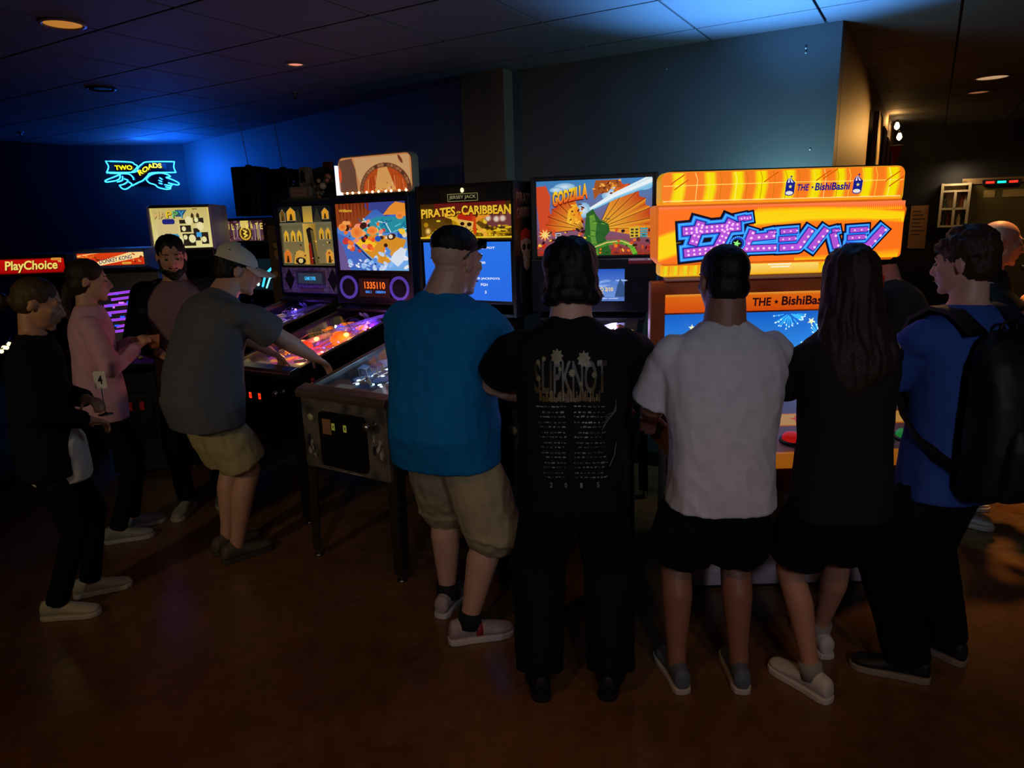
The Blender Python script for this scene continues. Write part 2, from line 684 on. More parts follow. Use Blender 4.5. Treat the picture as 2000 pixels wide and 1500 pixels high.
downlight(122, 45, 0.095, (225, 150, 60), 0.55, 'round downlight with amber reflector, nearest the upper left corner')
downlight(577, 124, 0.055, (255, 160, 130), 0.75, 'small pinkish round downlight on the ceiling left of centre')
downlight(197, 172, 0.09, (10, 10, 12), 0, 'unlit black round downlight near the blue ceiling patch', False)
downlight(1938, 150, 0.12, (235, 190, 140), 0.55, 'larger pale round downlight in the upper right corner')
downlight(1911, 179, 0.09, (190, 120, 80), 0.5, 'smaller brownish round downlight just below the pale one')
# sprinkler heads
for px, py, lab in ((40, 258, 'tiny ceiling sprinkler head far left over the dark corner'), (575, 181, 'tiny ceiling sprinkler head above the speaker boxes')):
    p = atz(px, py, CEIL)
    t = thing('sprinkler_head', lab, 'sprinkler', (p.x, p.y, CEIL))
    MB().lathe([(0.032, 0), (0.03, -0.006), (0.012, -0.012), (0.01, -0.03)]).build('escutcheon', M_DSTEEL, t, 'auto')
    MB().lathe([(0.004, -0.03), (0.018, -0.045), (0.019, -0.048)], n=12).build('deflector', M_DSTEEL, t, 'auto')
# three tiny screw heads on the back wall
for px, py in ((1302, 135), (1574, 94), (1574, 103), (1582, 292)):
    r = ray(px, py)
    dd = D1.x * r.x + D1.y * r.y
    p = CP + r * ((WD - 0.004) / dd)
    o = MB().lathe([(0.006, 0), (0.006, 0.003), (0.002, 0.005)], n=10, axis=-D1).build('wall_screw', mat('bright_screw', (235, 235, 225), 0.2, metal=0.6), None, True)
    o.location = p
    tag(o, {(1302, 135): 'single bright screw head on the bare wall left of the orange sign top',
            (1574, 94): 'upper of two bright screw heads near the wall top', (1574, 103): 'lower of two bright screw heads near the wall top',
            (1582, 292): 'bright screw head on the wall just above the orange sign'}[(px, py)], 'screw')

# ------------------------------------------------------------------ neon sign
def neon_sign():
    # plane parallel to the left wall
    wl = (V((6.5, 1.5, 0))).normalized()
    ang = math.atan2(wl.y, wl.x)
    c = aty(276, 341, 6.9)
    # put it just in front of the wall plane
    n = V((-wl.y, wl.x, 0))
    d0 = (L0 - CP).dot(n)
    r = ray(276, 341)
    c = CP + r * ((d0 - 0.09) / r.dot(n))
    t = thing('neon_sign', 'blue neon beer sign of two crossed pointing arms reading TWO ROADS', 'neon sign', c, ang)
    sc = ((L0 - CP).dot(n)) / FPX * 1.06          # metres per pixel at the wall
    def P(x, y, dy=0.0):
        # crop pixels (5 per photo pixel) to local metres
        px, py = 200 + x / 5, 280 + y / 5
        return V(((px - 276) * sc, dy, (341 - py) * sc))
    blue = glow('neon_blue', (40, 150, 255), 5.5)
    yel = glow('neon_yellow', (255, 225, 0), 1.6)
    paths = [
        [(135, 200), (150, 240), (135, 280), (145, 285), (330, 285), (365, 250), (395, 225), (440, 208), (620, 208), (635, 215), (628, 250), (635, 285), (625, 292), (460, 292), (420, 320), (385, 350), (350, 365), (300, 390)],
        [(135, 200), (310, 208), (340, 225), (360, 240), (335, 270), (310, 285)],
        [(130, 290), (240, 295), (290, 300), (315, 325), (318, 345)],
        [(240, 295), (180, 320), (115, 345), (120, 358), (185, 350)],
        [(185, 350), (215, 335), (225, 310)], [(195, 360), (235, 345), (240, 315)], [(205, 385), (245, 375), (275, 350), (250, 335)],
        [(210, 390), (225, 410), (250, 415), (280, 400), (300, 380), (280, 360)],
        [(410, 345), (430, 320), (470, 300), (530, 295), (580, 310), (595, 325)],
        [(410, 345), (430, 370), (470, 385), (490, 405), (530, 418), (560, 422)],
        [(595, 325), (560, 330), (600, 345), (645, 370), (650, 385), (630, 388), (570, 372)],
        [(510, 330), (530, 345)], [(500, 350), (525, 362)], [(500, 372), (525, 380)],
        [(540, 385), (575, 392), (600, 390)], [(545, 402), (575, 408), (590, 400)], [(550, 420), (575, 420), (585, 412)],
    ]
    def cr(pts):
        out = []
        n_ = len(pts)
        for i in range(n_ - 1):
            p0, p1, p2, p3 = pts[max(i - 1, 0)], pts[i], pts[i + 1], pts[min(i + 2, n_ - 1)]
            for k in range(4):
                u = k / 4
                out.append(tuple(0.5 * (2 * p1[a] + (p2[a] - p0[a]) * u + (2 * p0[a] - 5 * p1[a] + 4 * p2[a] - p3[a]) * u * u + (3 * p1[a] - p0[a] - 3 * p2[a] + p3[a]) * u ** 3) for a in (0, 1)))
        out.append(pts[-1])
        return out
    for p in paths:
        MB().tube([P(x, y) for x, y in cr(p)], 0.0075, 7).build('neon_tube', blue, t, True)
    for word, x0, x1, y0, y1, sl in (('TWO', 195, 322, 232, 268, 0), ('ROADS', 355, 540, 235, 305, 0)):
        vs, fs = text_geo(word, 0, 0.03)
        b = MB()
        pts = []
        for u, v in vs:
            if word == 'TWO':
                x, y = x0 + (x1 - x0) * u, y1 - (y1 - y0) * v
            else:
                # letters climb along the arm, then level out
                base = 315 - 60 * min(1, u * 1.7) + 8 * max(0, u - 0.6)
                x, y = x0 + (x1 - x0) * u + (1 - v) * 14 * max(0, 1 - u * 1.6), base - 38 * v
            pts.append(P(x, y, -0.006))
        b.add(pts, fs)
        b.build('neon_letters', yel, t)
    back = MB()
    back.bb(-0.29, 0.29, 0.03, 0.036, -0.125, 0.13)
    back.build('backing_panel', mat('black_acrylic', (6, 7, 14), 0.15), t, bevel=0.002)
    MB().bb(-0.06, 0.06, 0.036, 0.075, -0.05, 0.05).build('transformer', M_BLACK, t, bevel=0.004)
    return t, c, n
neon, NC, NN = neon_sign()
# light thrown by the neon tubes (part of the sign)
light('neon_lamp', 'POINT', NC + V((0.62, -0.45, 0.0)), 52.0, (0.005, 0.13, 1.0), 0.25)
light('neon_lamp', 'POINT', NC + V((0.30, -0.45, 0.30)), 20.0, (0.005, 0.13, 1.0), 0.2)

# ------------------------------------------------------------------ hanging speakers
def speaker(quad, Y, dep, label, wire, rz):
    (x0, y0), (x1, y1) = quad
    a, b = aty(x0, y0, Y), aty(x1, y1, Y)
    w, h = b.x - a.x, a.z - b.z
    t = thing('loudspeaker', label, 'loudspeaker', ((a.x + b.x) / 2, Y, b.z), rz, group='black speaker boxes hung from the ceiling')
    MB().bb(-w / 2, w / 2, 0, dep, 0, h).build('cabinet', M_BLACK, t, bevel=0.006)
    MB().bb(-w / 2 + 0.012, w / 2 - 0.012, -0.008, 0.001, 0.012, h - 0.012).build('grille', mat('black_speaker_grille', (9, 9, 10), 0.8, bump=0.5, bscale=500), t, bevel=0.003)
    for zz, rr in ((h * 0.3, w * 0.33), (h * 0.74, w * 0.18)):
        MB().lathe([(rr, 0), (rr, -0.004), (rr * 0.85, -0.006), (rr * 0.8, 0)], (0, -0.008, zz), axis=(0, 1, 0)).build('driver_ring', M_BLACKM, t, True)
    if wire:
        MB().cyl((0.0, dep * 0.4, h), (-0.05, dep * 0.4, CEIL - b.z), 0.0035, n=8).build('hanging_cable', mat('grey_wire', (150, 150, 160), 0.4), t)
    MB().bb(-0.02, 0.02, dep * 0.3, dep * 0.5, h, h + 0.02).build('bracket', M_BLACKM, t)
    return t
speaker(((447, 326), (512, 421)), 6.75, 0.24, 'black speaker box hanging on a wire in front of the blue-lit wall', True, R(-12))
speaker(((520, 330), (573, 432)), 6.7, 0.24, 'black speaker box in shadow, right of the one on the wire', True, R(-14))

# ------------------------------------------------------------------ corridor on the right
def wallpt(t, z, off=0.0):
    p = E1 + D1 * t - D2 * off
    return V((p.x, p.y, z))
# framed posters seen edge-on along the tan wall
fr_cols = [((30, 26, 22), (200, 170, 120)), ((20, 18, 16), (180, 140, 90)), ((60, 44, 28), (220, 190, 140)), ((26, 22, 18), (160, 120, 70)), ((90, 70, 50), (210, 180, 130))]
for i, (t_, z0, z1, w_) in enumerate(((2.35, 1.85, 2.55, 0.5), (3.1, 1.8, 2.5, 0.5), (3.8, 1.85, 2.46, 0.45), (4.5, 1.75, 2.4, 0.5), (5.2, 1.7, 2.35, 0.45))):
    p = wallpt(t_, z0, 0.02)
    t = thing('framed_poster', '%s framed poster seen edge-on along the amber-lit corridor wall' % ('nearest', 'second', 'middle', 'fourth', 'farthest')[i], 'poster', p, YAW, 'framed posters on the corridor wall')
    h = z1 - z0
    MB().bb(0.005, 0.05, -w_ / 2, w_ / 2, 0, h).build('frame', mat('poster_frame_%d' % i, fr_cols[i][0], 0.5), t, bevel=0.004)
    MB().bb(0.05, 0.053, -w_ / 2 + 0.03, w_ / 2 - 0.03, 0.03, h - 0.03).build('print', mat('poster_print_%d' % i, fr_cols[i][1], 0.5, rgb2=(90, 60, 40), vscale=7), t)
# pennant
t = thing('pennant', 'bright red triangular pennant hanging under the corridor bulbs', 'pennant', aty(1746, 328, 7.7), YAW + R(70))
MB().add([(0, -0.06, 0.22), (0, 0.06, 0.22), (0.0, 0.0, 0.0), (0.008, -0.06, 0.22), (0.008, 0.06, 0.22), (0.008, 0, 0)],
         [(0, 1, 2), (5, 4, 3), (0, 3, 4, 1), (1, 4, 5, 2), (2, 5, 3, 0)]).build('cloth', mat('red_felt', (230, 30, 36), 0.8), t)
MB().cyl((0.004, -0.07, 0.225), (0.004, 0.07, 0.225), 0.006).build('rod', M_DSTEEL, t)
# wall lamp with two bulbs
lp = aty(1752, 245, 8.6)
t = thing('bulb_lamp', 'two bare warm bulbs on a thin arm above the corridor posters', 'lamp', lp)
MB().tube([(-0.02, 0, 0.0), (-0.2, 0.1, 0.08), (-0.45, 0.2, 0.14)], 0.008).build('arm', M_BLACKM, t)
for x, z in ((0.0, 0.0), (0.04, -0.12)):
    g = MB().lathe([(0.002, -0.05), (0.022, -0.035), (0.03, -0.01), (0.02, 0.02), (0.012, 0.035)], (x, 0, z), 12).build('bulb', glow('bulb_warm', (255, 205, 140), 14), t, True)
    MB().lathe([(0.014, 0.035), (0.014, 0.06), (0.004, 0.066)], (x, 0, z), 10).build('socket', M_BLACKM, t, True)
light('bulb_lamp_light', 'POINT', lp + V((-0.3, -0.5, 0.0)), 3.0, (1.0, 0.5, 0.14), 0.05)
light('picture_lamp', 'SPOT', E1 + D1 * 2.6 - D2 * 0.55 + V((0, 0, 2.45)), 42, (1.0, 0.5, 0.12), 0.05, E1 + D1 * 1.7 + V((0, 0, 2.0)), 75, 0.6)

def far(px, py, d=WD + 0.16 + 6.2 - 0.02):
    r = ray(px, py)
    return CP + r * (d / (D1.x * r.x + D1.y * r.y))
# notice on the far wall
a, b = far(1780, 402), far(1806, 485)
t = thing('wall_notice', 'tall tan paper notice pinned to the dark far wall', 'notice', (a + b) / 2, YAW)
w_, h_ = (V((b.x - a.x, b.y - a.y, 0))).length, a.z - b.z
MB().bb(-w_ / 2, w_ / 2, -0.012, 0.0, -h_ / 2, h_ / 2).build('board', mat('tan_paper', (190, 140, 90), 0.7), t)
for i in range(7):
    MB().bb(-w_ * 0.35, w_ * (0.1 + 0.25 * (i % 3) / 2), -0.015, -0.0121, h_ * (0.36 - 0.09 * i), h_ * (0.38 - 0.09 * i)).build('text_line', mat('faded_ink', (80, 55, 38), 0.8), t)
# lit niche with bottles
a, b = far(1840, 352), far(1888, 435)
w_, h_ = (V((b.x - a.x, b.y - a.y, 0))).length, a.z - b.z
sh = thing('bottle_shelf', 'pale lit shelf unit with two tiers of bottles at the back of the room', 'shelf', V(((a.x + b.x) / 2, (a.y + b.y) / 2, b.z - 0.05)), YAW)
cr = mat('cream_shelf', (214, 196, 160), 0.5)
y0 = -0.2
MB().bb(-w_ / 2, w_ / 2, -0.02, 0, 0, h_).build('back_panel', cr, sh)
for x in (-w_ / 2, w_ / 2 - 0.03):
    MB().bb(x, x + 0.03, y0, -0.02, 0, h_).build('side_panel', cr, sh)
MB().bb(-0.015, 0.015, y0, -0.02, 0.02, h_ * 0.8).build('divider', cr, sh)
for z in (0, h_ * 0.4, h_ * 0.8, h_ - 0.03):
    MB().bb(-w_ / 2 + 0.03, w_ / 2 - 0.03, y0, -0.021, z, z + 0.025).build('shelf_board', cr, sh)
light('shelf_lamp', 'AREA', (sh.location + (-D1) * 0.28 + V((0, 0, h_ + 0.12))), 1.6, (1, 0.75, 0.45), 0.2, sh.location + V((0, 0, 0.2)))
bi = 0
for tier, xs in ((0, (-0.09, -0.05, 0.06, 0.105)), (h_ * 0.4, (-0.1, 0.07, 0.11))):
    for x in xs:
        rr = 0.022
        p = sh.matrix_basis @ V((x * w_ / 0.3, -0.11, tier + 0.026))
        hb = 0.15 + 0.03 * (bi % 2)
        colr = [(40, 60, 30), (110, 50, 20), (200, 190, 170), (30, 20, 16)][bi % 4]
        t = thing('bottle', '%s bottle, %s from the left on the %s tier of the lit shelf' % (['dark green', 'amber', 'pale', 'black'][bi % 4], ['first', 'second', 'third', 'last'][xs.index(x)], 'bottom' if tier == 0 else 'middle'), 'bottle', p, 0, 'bottles on the lit shelf')
        MB().lathe([(rr * 0.9, 0), (rr, 0.005), (rr, hb * 0.6), (rr * 0.4, hb * 0.78), (rr * 0.38, hb)], n=12).build('glass_body', mat('bottle_glass_%d' % (bi % 4), colr, 0.1, spec=0.8), t, True)
        MB().lathe([(rr * 0.42, hb), (rr * 0.42, hb + 0.02)], n=10).build('cap', mat('bottle_cap', (180, 60, 40), 0.4), t, True)
        bi += 1
# far door and the small coloured light bar above
a, b = far(1893, 352), far(1992, 700)
w_ = (V((b.x - a.x, b.y - a.y, 0))).length
dp = far(1942, 500)
d_ = thing('door_1', 'dull olive door at the back right of the room', 'door', (dp.x, dp.y, 0), YAW)
struct(d_)
del d_['category']
MB().bb(-w_ / 2, w_ / 2, -0.04, 0, 0.01, 2.02).build('door_leaf', mat('olive_door', (104, 92, 40), 0.45, var=0.25, vscale=4), d_, bevel=0.004)
for x in (-w_ / 2 - 0.05, w_ / 2):
    MB().bb(x, x + 0.05, -0.07, 0, 0, 2.08).build('door_jamb', mat('tan_jamb', (150, 120, 80), 0.5), d_)
MB().bb(-w_ / 2 - 0.05, w_ / 2 + 0.05, -0.07, 0, 2.03, 2.1).build('door_head', mat('tan_jamb', (150, 120, 80), 0.5), d_)
MB().ell((w_ / 2 - 0.08, -0.07, 1.0), 0.028).build('door_knob', M_CHROME, d_, True)
for i, (x0, x1) in enumerate(((-0.2, -0.08), (0.0, 0.26))):
    MB().bb(x0, x1, -0.046, -0.0405, 1.86, 1.95).build('door_sticker', mat('cream_sticker', (200, 170, 110), 0.6), d_)
a = far(1955, 356)
t = thing('indicator_bar', 'small black bar with red, green and red lights over the far door', 'light bar', a - D1 * 0.09, YAW)
MB().bb(-0.2, 0.2, -0.03, 0.03, -0.035, 0.035).build('housing', M_BLACK, t, bevel=0.005)
for x, c_, nm in ((-0.12, (255, 40, 30), 'r'), (0.0, (20, 230, 190), 'g'), (0.12, (255, 40, 30), 'r')):
    MB().bb(x - 0.045, x + 0.045, -0.036, -0.0301, -0.012, 0.014).build('indicator_light', glow('led_' + nm, c_, 2.0), t, bevel=0.004)
light('far_room_lamp', 'SPOT', (dp.x - 0.6, dp.y - 1.6, CEIL - 0.05), 9, (1.0, 0.62, 0.2), 0.06, (dp.x, dp.y, 0.9), 80, 0.8)
# ================================================================== PINBALL MACHINES
M_PFWOOD = mat('playfield_wood', (120, 92, 64), 0.3, var=0.3, vscale=12)
M_GLASS = glass_mat()
M_RAMP = mat('clear_ramp_plastic', (180, 190, 220), 0.12, var=0.05, alpha=0.45)
M_RUBBER = mat('white_rubber', (210, 205, 200), 0.7)

def pinball(name, label, loc, yaw, sc, spec):
    t = thing(name, label, 'pinball machine', loc, yaw, 'pinball machines along the back wall')
    t.scale = (sc, sc, sc)
    q = random.Random(spec['seed'])
    hw = 0.29
    side = spec['side']
    # cabinet: front, two sides, bottom, back (open top)
    prof = [(0, 0.53), (0, 0.915), (1.30, 1.175), (1.30, 0.58), (0.75, 0.54)]
    cab = MB()
    cab.prism(prof, 'x', -hw, -hw + 0.022)
    cab.prism(prof, 'x', hw - 0.022, hw)
    cab.bb(-hw + 0.022, hw - 0.022, 0, 0.022, 0.53, 0.91)
    cab.bb(-hw + 0.022, hw - 0.022, 0.022, 1.30, 0.55, 0.57)
    cab.bb(-hw + 0.022, hw - 0.022, 1.28, 1.30, 0.58, 1.17)
    cab.build('cabinet', side, t, bevel=0.004)
    for sgn in (-1, 1):
        rl = MB()
        x0, x1 = sgn * (hw + 0.004), sgn * (hw - 0.030)
        rl.prism([(0.045, 0.915), (0.045, 0.945), (1.12, 1.165), (1.12, 1.135)], 'x', min(x0, x1), max(x0, x1))
        rl.build('side_rail', spec.get('rail', M_DSTEEL), t, bevel=0.003)
        # side art on the outside
        if spec.get('sideart'):
            a = Art(1.2, 0.34, 0, 0, 100, 30)
            a.rect(2, 2, 98, 28, spec['sideart'][3])
            for k in range(26):
                c_ = q.choice(spec['sideart'])
                cx, cy = q.uniform(5, 95), q.uniform(4, 26)
                a.ellipse(cx, cy, q.uniform(2, 9), q.uniform(1, 5), c_, 9, rot=q.uniform(0, 3))
            o = a.build('side_art', t, (sgn * (hw + 0.0015), 0.64, 0.79), 0, rz=PI / 2 * sgn)
            o.rotation_euler = Euler((0, -R(5) * sgn * 0, PI / 2 * sgn))
        # flipper button
        MB().lathe([(0.016, 0), (0.016, 0.006), (0.011, 0.008), (0.010, 0.014), (0.002, 0.016)], (sgn * hw, 0.16, 0.86), 14, axis=(sgn, 0, 0)).build('flipper_button', spec.get('btn', mat('red_button', (190, 20, 20), 0.3)), t, True)
        for yy in (0.03, 1.26):
            lg = MB()
            a0 = V((sgn * (hw + 0.008), yy, 0.80 if yy < 0.5 else 0.86))
            a1 = V((sgn * (hw + 0.025), yy + (-0.02 if yy < 0.5 else 0.02), 0.035))
            for off in ((0.0, -0.006), (-sgn * 0.028, -0.034 if yy < 0.5 else 0.028)):
                pass
            # angle-iron leg: two thin flanges
            dy = -1 if yy < 0.5 else 1
            lg.add([a0, a0 + V((-sgn * 0.065, 0, 0)), a1 + V((-sgn * 0.05, 0, 0)), a1,
                    a0 + V((0, 0.006 * dy, 0)), a0 + V((-sgn * 0.065, 0.006 * dy, 0)), a1 + V((-sgn * 0.05, 0.006 * dy, 0)), a1 + V((0, 0.006 * dy, 0))],
                   [(0, 1, 2, 3), (7, 6, 5, 4), (0, 4, 5, 1), (1, 5, 6, 2), (2, 6, 7, 3), (3, 7, 4, 0)])
            lg.add([a0, a0 + V((0, -dy * 0.065, 0)), a1 + V((0, -dy * 0.05, 0)), a1,
                    a0 + V((sgn * 0.006, 0, 0)), a0 + V((sgn * 0.006, -dy * 0.065, 0)), a1 + V((sgn * 0.006, -dy * 0.05, 0)), a1 + V((sgn * 0.006, 0, 0))],
                   [(0, 1, 2, 3), (7, 6, 5, 4), (0, 4, 5, 1), (1, 5, 6, 2), (2, 6, 7, 3), (3, 7, 4, 0)])
            leg = lg.build('leg', spec.get('leg', M_DSTEEL), t)
            MB().lathe([(0.024, 0), (0.026, 0.006), (0.012, 0.014), (0.006, 0.016), (0.006, 0.04)], (a1.x - sgn * 0.02, a1.y - dy * 0.015, 0.0), 14).build('leg_leveler', M_DSTEEL, leg, True)
            for zz in (0.74, 0.64):
                MB().lathe([(0.013, 0), (0.012, 0.006), (0.004, 0.009)], (a0.x - sgn * 0.034, yy + dy * 0.006, zz if yy < 0.5 else zz + 0.06), 8, axis=(0, dy, 0)).build('leg_bolt', M_CHROME, leg, True)
    # lock bar with rounded front
    lb = MB()
    lb.prism([(-0.022, 0.905), (-0.024, 0.93), (-0.012, 0.948), (0.05, 0.962), (0.062, 0.95), (0.062, 0.925), (0.0, 0.905)], 'x', -hw - 0.012, hw + 0.012)
    lb.build('lock_bar', spec.get('bar', M_CHROME), t, bevel=0.004)
    # coin door
    cd = MB()
    cd.prism(rrect(-0.16, 0.16, 0.555, 0.845, 0.03), 'y', -0.014, 0.0)
    door = cd.build('coin_door', mat('black_coin_door', (17, 17, 18), 0.42, metal=0.3, bump=0.1, bscale=250), t, bevel=0.003)
    MB().prism(rrect(-0.145, 0.145, 0.57, 0.83, 0.022), 'y', -0.018, -0.014).build('door_panel', M_BLACK, door, bevel=0.002)
    for x in (-0.045, 0.035):
        fr = MB().prism(rrect(x - 0.017, x + 0.017, 0.745, 0.805, 0.004), 'y', -0.024, -0.018).build('coin_slot', M_BLACKM, door, bevel=0.002)
        a = Art(0.022, 0.036, 0, 0, 10, 16)
        a.rect(0, 0, 10, 16, spec['coin'])
        a.rect(3.5, 5, 6.5, 11, (30, 14, 6))
        a.build('coin_lamp', door, (x, -0.0245, 0.777), spec.get('coin_s', 1.2))
    MB().bb(-0.05, 0.05, -0.021, -0.018, 0.60, 0.64).build('coin_return', M_BLACKM, door, bevel=0.002)
    if spec.get('plate'):
        MB().bb(-0.125, -0.065, -0.022, -0.018, 0.73, 0.81).build('price_plate', mat('tan_price_plate', (150, 105, 70), 0.5), door, bevel=0.002)
    MB().lathe([(0.016, 0), (0.016, 0.008), (0.006, 0.012), (0.006, 0.05), (0.02, 0.055), (0.022, 0.07), (0.012, 0.08)], (0.22, 0, 0.82), 16, axis=(0, -1, 0)).build('plunger', M_CHROME, t, True)
    MB().lathe([(0.02, 0), (0.02, 0.006), (0.014, 0.008), (0.013, 0.012)], (-0.225, 0, 0.80), 16, axis=(0, -1, 0)).build('start_button', spec.get('start', mat('start_button_cream', (190, 180, 120), 0.4)), t, True)
    if spec.get('trimart'):
        for (x0, x1, z0, z1) in ((-0.283, -0.18, 0.56, 0.74), (0.18, 0.283, 0.56, 0.79), (-0.17, 0.17, 0.533, 0.553)):
            a = Art(x1 - x0, z1 - z0, 0, 0, 10, 10)
            for k in range(16):
                a.ellipse(q.uniform(1.5, 8.5), q.uniform(1.5, 8.5), q.uniform(.4, 1.5), q.uniform(.3, 1.2), q.choice(spec['trimart']), 8, rot=q.uniform(0, 3))
            a.build('front_art', t, ((x0 + x1) / 2, -0.0012, (z0 + z1) / 2), 0)
    # ---------------- playfield
    sl = R(8.5)
    pc_ = V((0, 0.615, 0.968))
    def pf(x, v, h=0.0):
        """x metres, v 0..1 front to back, h above the wood"""
        d = (v - 0.5) * 1.06
        return pc_ + V((x, d * math.cos(sl) - h * math.sin(sl), d * math.sin(sl) + h * math.cos(sl)))
    up = V((0, -math.sin(sl), math.cos(sl)))
    pfm = MB()
    c8 = [pf(x, v, h) for h in (-0.015, 0) for x, v in ((-0.262, 0), (0.262, 0), (0.262, 1), (-0.262, 1))]
    pfm.add(c8, [(3, 2, 1, 0), (4, 5, 6, 7), (0, 1, 5, 4), (1, 2, 6, 5), (2, 3, 7, 6), (3, 0, 4, 7)])
    field = pfm.build('playfield', M_PFWOOD, t)
    a = Art(0.52, 1.05, 0, 0, 50, 100)
    cols = spec['pf']
    a.rect(0, 0, 50, 100, cols[0], cols[1])
    for k in range(46):
        cx, cy = q.uniform(4, 46), q.uniform(4, 92)
        c_ = q.choice(cols)
        if q.random() < 0.4:
            a.star(cx, cy, q.uniform(3, 7), c_, q.choice((5, 6, 8)), q.uniform(0, 90), 0.6)
        else:
            a.ellipse(cx, cy, q.uniform(2, 7), q.uniform(1.5, 6), c_, 12, rot=q.uniform(0, 3))
    for k in range(7):
        x = q.uniform(8, 42)
        a.stroke([(x, q.uniform(30, 90)), (x + q.uniform(-8, 8), q.uniform(20, 60)), (x + q.uniform(-12, 12), q.uniform(5, 25))], 1.2, q.choice(spec['lights']))
    o = a.build('playfield_print', field, pc_ + up * 0.001, spec['pfs'])
    o.rotation_euler = (-(PI / 2 - sl), 0, 0)
    # insert lights and bulbs
    for k in range(spec.get('nl', 34)):
        x, v = q.uniform(-0.2, 0.2), q.uniform(0.18, 0.97)
        c_ = q.choice(spec['lights'])
        MB().lathe([(0.011, 0.001), (0.011, 0.004), (0.003, 0.006)], pf(x, v, 0), 10, axis=up).build('insert_light', glow('insert_%d_%d_%d' % c_, c_, spec['ls']), field, True)
    for k in range(12):
        x, v = q.uniform(-0.23, 0.23), q.uniform(0.3, 0.98)
        c_ = q.choice(spec['lights'])
        MB().lathe([(0.005, 0), (0.009, 0.01), (0.008, 0.02), (0.002, 0.025)], pf(x, v, 0.02), 8, axis=up).build('bulb', glow('flash_%d_%d_%d' % c_, c_, spec['ls'] * 2.5), field, True)
        MB().cyl(pf(x, v, 0), pf(x, v, 0.02), 0.004, n=8).build('bulb_post', M_DSTEEL, field)
    # pop bumpers
    for (x, v) in spec.get('pops', ((-0.1, 0.72), (0.06, 0.76), (-0.02, 0.62))):
        p = pf(x, v)
        bo = MB().lathe([(0.032, 0), (0.034, 0.01), (0.024, 0.014), (0.022, 0.04)], p, 18, axis=up).build('pop_bumper', M_RUBBER, field, True)
        c_ = q.choice(spec['plast'])
        MB().lathe([(0.022, 0.04), (0.042, 0.044), (0.044, 0.05), (0.03, 0.058), (0.004, 0.062)], p, 18, axis=up).build('bumper_cap', glow('cap_%d_%d_%d' % c_, c_, spec['ls'] * 0.5), field, 'auto')
    # plastics on posts
    for k in range(spec.get('np', 15)):
        x, v = q.choice((-1, 1)) * q.uniform(0.1, 0.22), q.uniform(0.28, 0.95)
        h = q.uniform(0.03, 0.055)
        nn = q.choice((3, 4, 5))
        rr = q.uniform(0.025, 0.055)
        a0 = q.uniform(0, 6)
        ring = [(x + rr * math.cos(a0 + 2 * PI * i / nn) * q.uniform(0.7, 1.2), v + rr * math.sin(a0 + 2 * PI * i / nn)) for i in range(nn)]
        ring = [(max(-0.25, min(0.25, u_)), min(0.99, w_)) for u_, w_ in ring]
        pl = MB().ring_loft([[pf(u_, w_, h) for u_, w_ in ring], [pf(u_, w_, h + 0.003) for u_, w_ in ring]])
        c_ = q.choice(spec['plast'])
        po = pl.build('printed_plastic', glow('plastic_%d_%d_%d' % c_, c_, spec['ps']), field)
        for u_, w_ in ring[:3]:
            MB().cyl(pf(u_ * 0.95 + x * 0.05, w_ * 0.95 + v * 0.05, 0), pf(u_ * 0.95 + x * 0.05, w_ * 0.95 + v * 0.05, h), 0.004, n=8).build('post', M_CHROME, field)
    # ramps
    for k, (xs, c_) in enumerate(spec.get('ramps', (((-0.2, -0.05, 0.16), None), ((0.2, 0.1, -0.1), None)))):
        x0, x1, x2 = xs
        rb = MB()
        prev = None
        L, Rr = [], []
        for i in range(15):
            u = i / 14
            x = (1 - u) ** 2 * x0 + 2 * u * (1 - u) * x1 + u * u * x2
            v = 0.28 + 0.66 * math.sin(u * PI / 2)
            hgt = 0.012 + 0.065 * u
            L.append((x - 0.022, v, hgt))
            Rr.append((x + 0.022, v, hgt))
        rings = []
        for l_, r_ in zip(L, Rr):
            rings.append([pf(l_[0], l_[1], l_[2] + 0.022), pf(l_[0], l_[1], l_[2]), pf(r_[0], r_[1], r_[2]), pf(r_[0], r_[1], r_[2] + 0.022),
                          pf(r_[0] - 0.002, r_[1], r_[2] + 0.022), pf(r_[0] - 0.002, r_[1], r_[2] + 0.003), pf(l_[0] + 0.002, l_[1], l_[2] + 0.003), pf(l_[0] + 0.002, l_[1], l_[2] + 0.022)])
        rb.ring_loft(rings)
        rb.build('ramp', M_RAMP if c_ is None else mat('ramp_%d_%d_%d' % c_, c_, 0.2, alpha=0.75), field)
        wr = [pf(L[-1][0], 0.93, 0.085), pf(L[-1][0] * 1.1, 0.8, 0.08), pf(x0 * 1.1, 0.55, 0.06), pf(x0 * 1.12, 0.34, 0.03)]
        MB().tube(wr, 0.0028, 6).build('wire_rail', M_CHROME, field, True)
    # slings, flippers, apron
    for sgn in (-1, 1):
        tri = [(sgn * 0.12, 0.24), (sgn * 0.19, 0.30), (sgn * 0.19, 0.40)]
        MB().ring_loft([[pf(u_, w_, 0.02) for u_, w_ in tri], [pf(u_, w_, 0.024) for u_, w_ in tri]]).build('slingshot', glow('sling_%d_%d_%d' % spec['plast'][0], spec['plast'][0], spec['ps']), field)
        fpts = [pf(sgn * (0.115 - 0.075 * i / 4), 0.215 - 0.05 * i / 4, 0.018) for i in range(5)]
        MB().tube(fpts, [0.013, 0.0125, 0.011, 0.0095, 0.008], 10).build('flipper', M_RUBBER, field, True)
        MB().cyl(pf(sgn * 0.115, 0.215, 0), pf(sgn * 0.115, 0.215, 0.03), 0.009).build('flipper_post', M_CHROME, field)
    ap = MB()
    apoly = [(-0.262, 0.0), (0.262, 0.0), (0.262, 0.15), (0.2, 0.17), (0.06, 0.08), (-0.06, 0.08), (-0.2, 0.17), (-0.262, 0.15)]
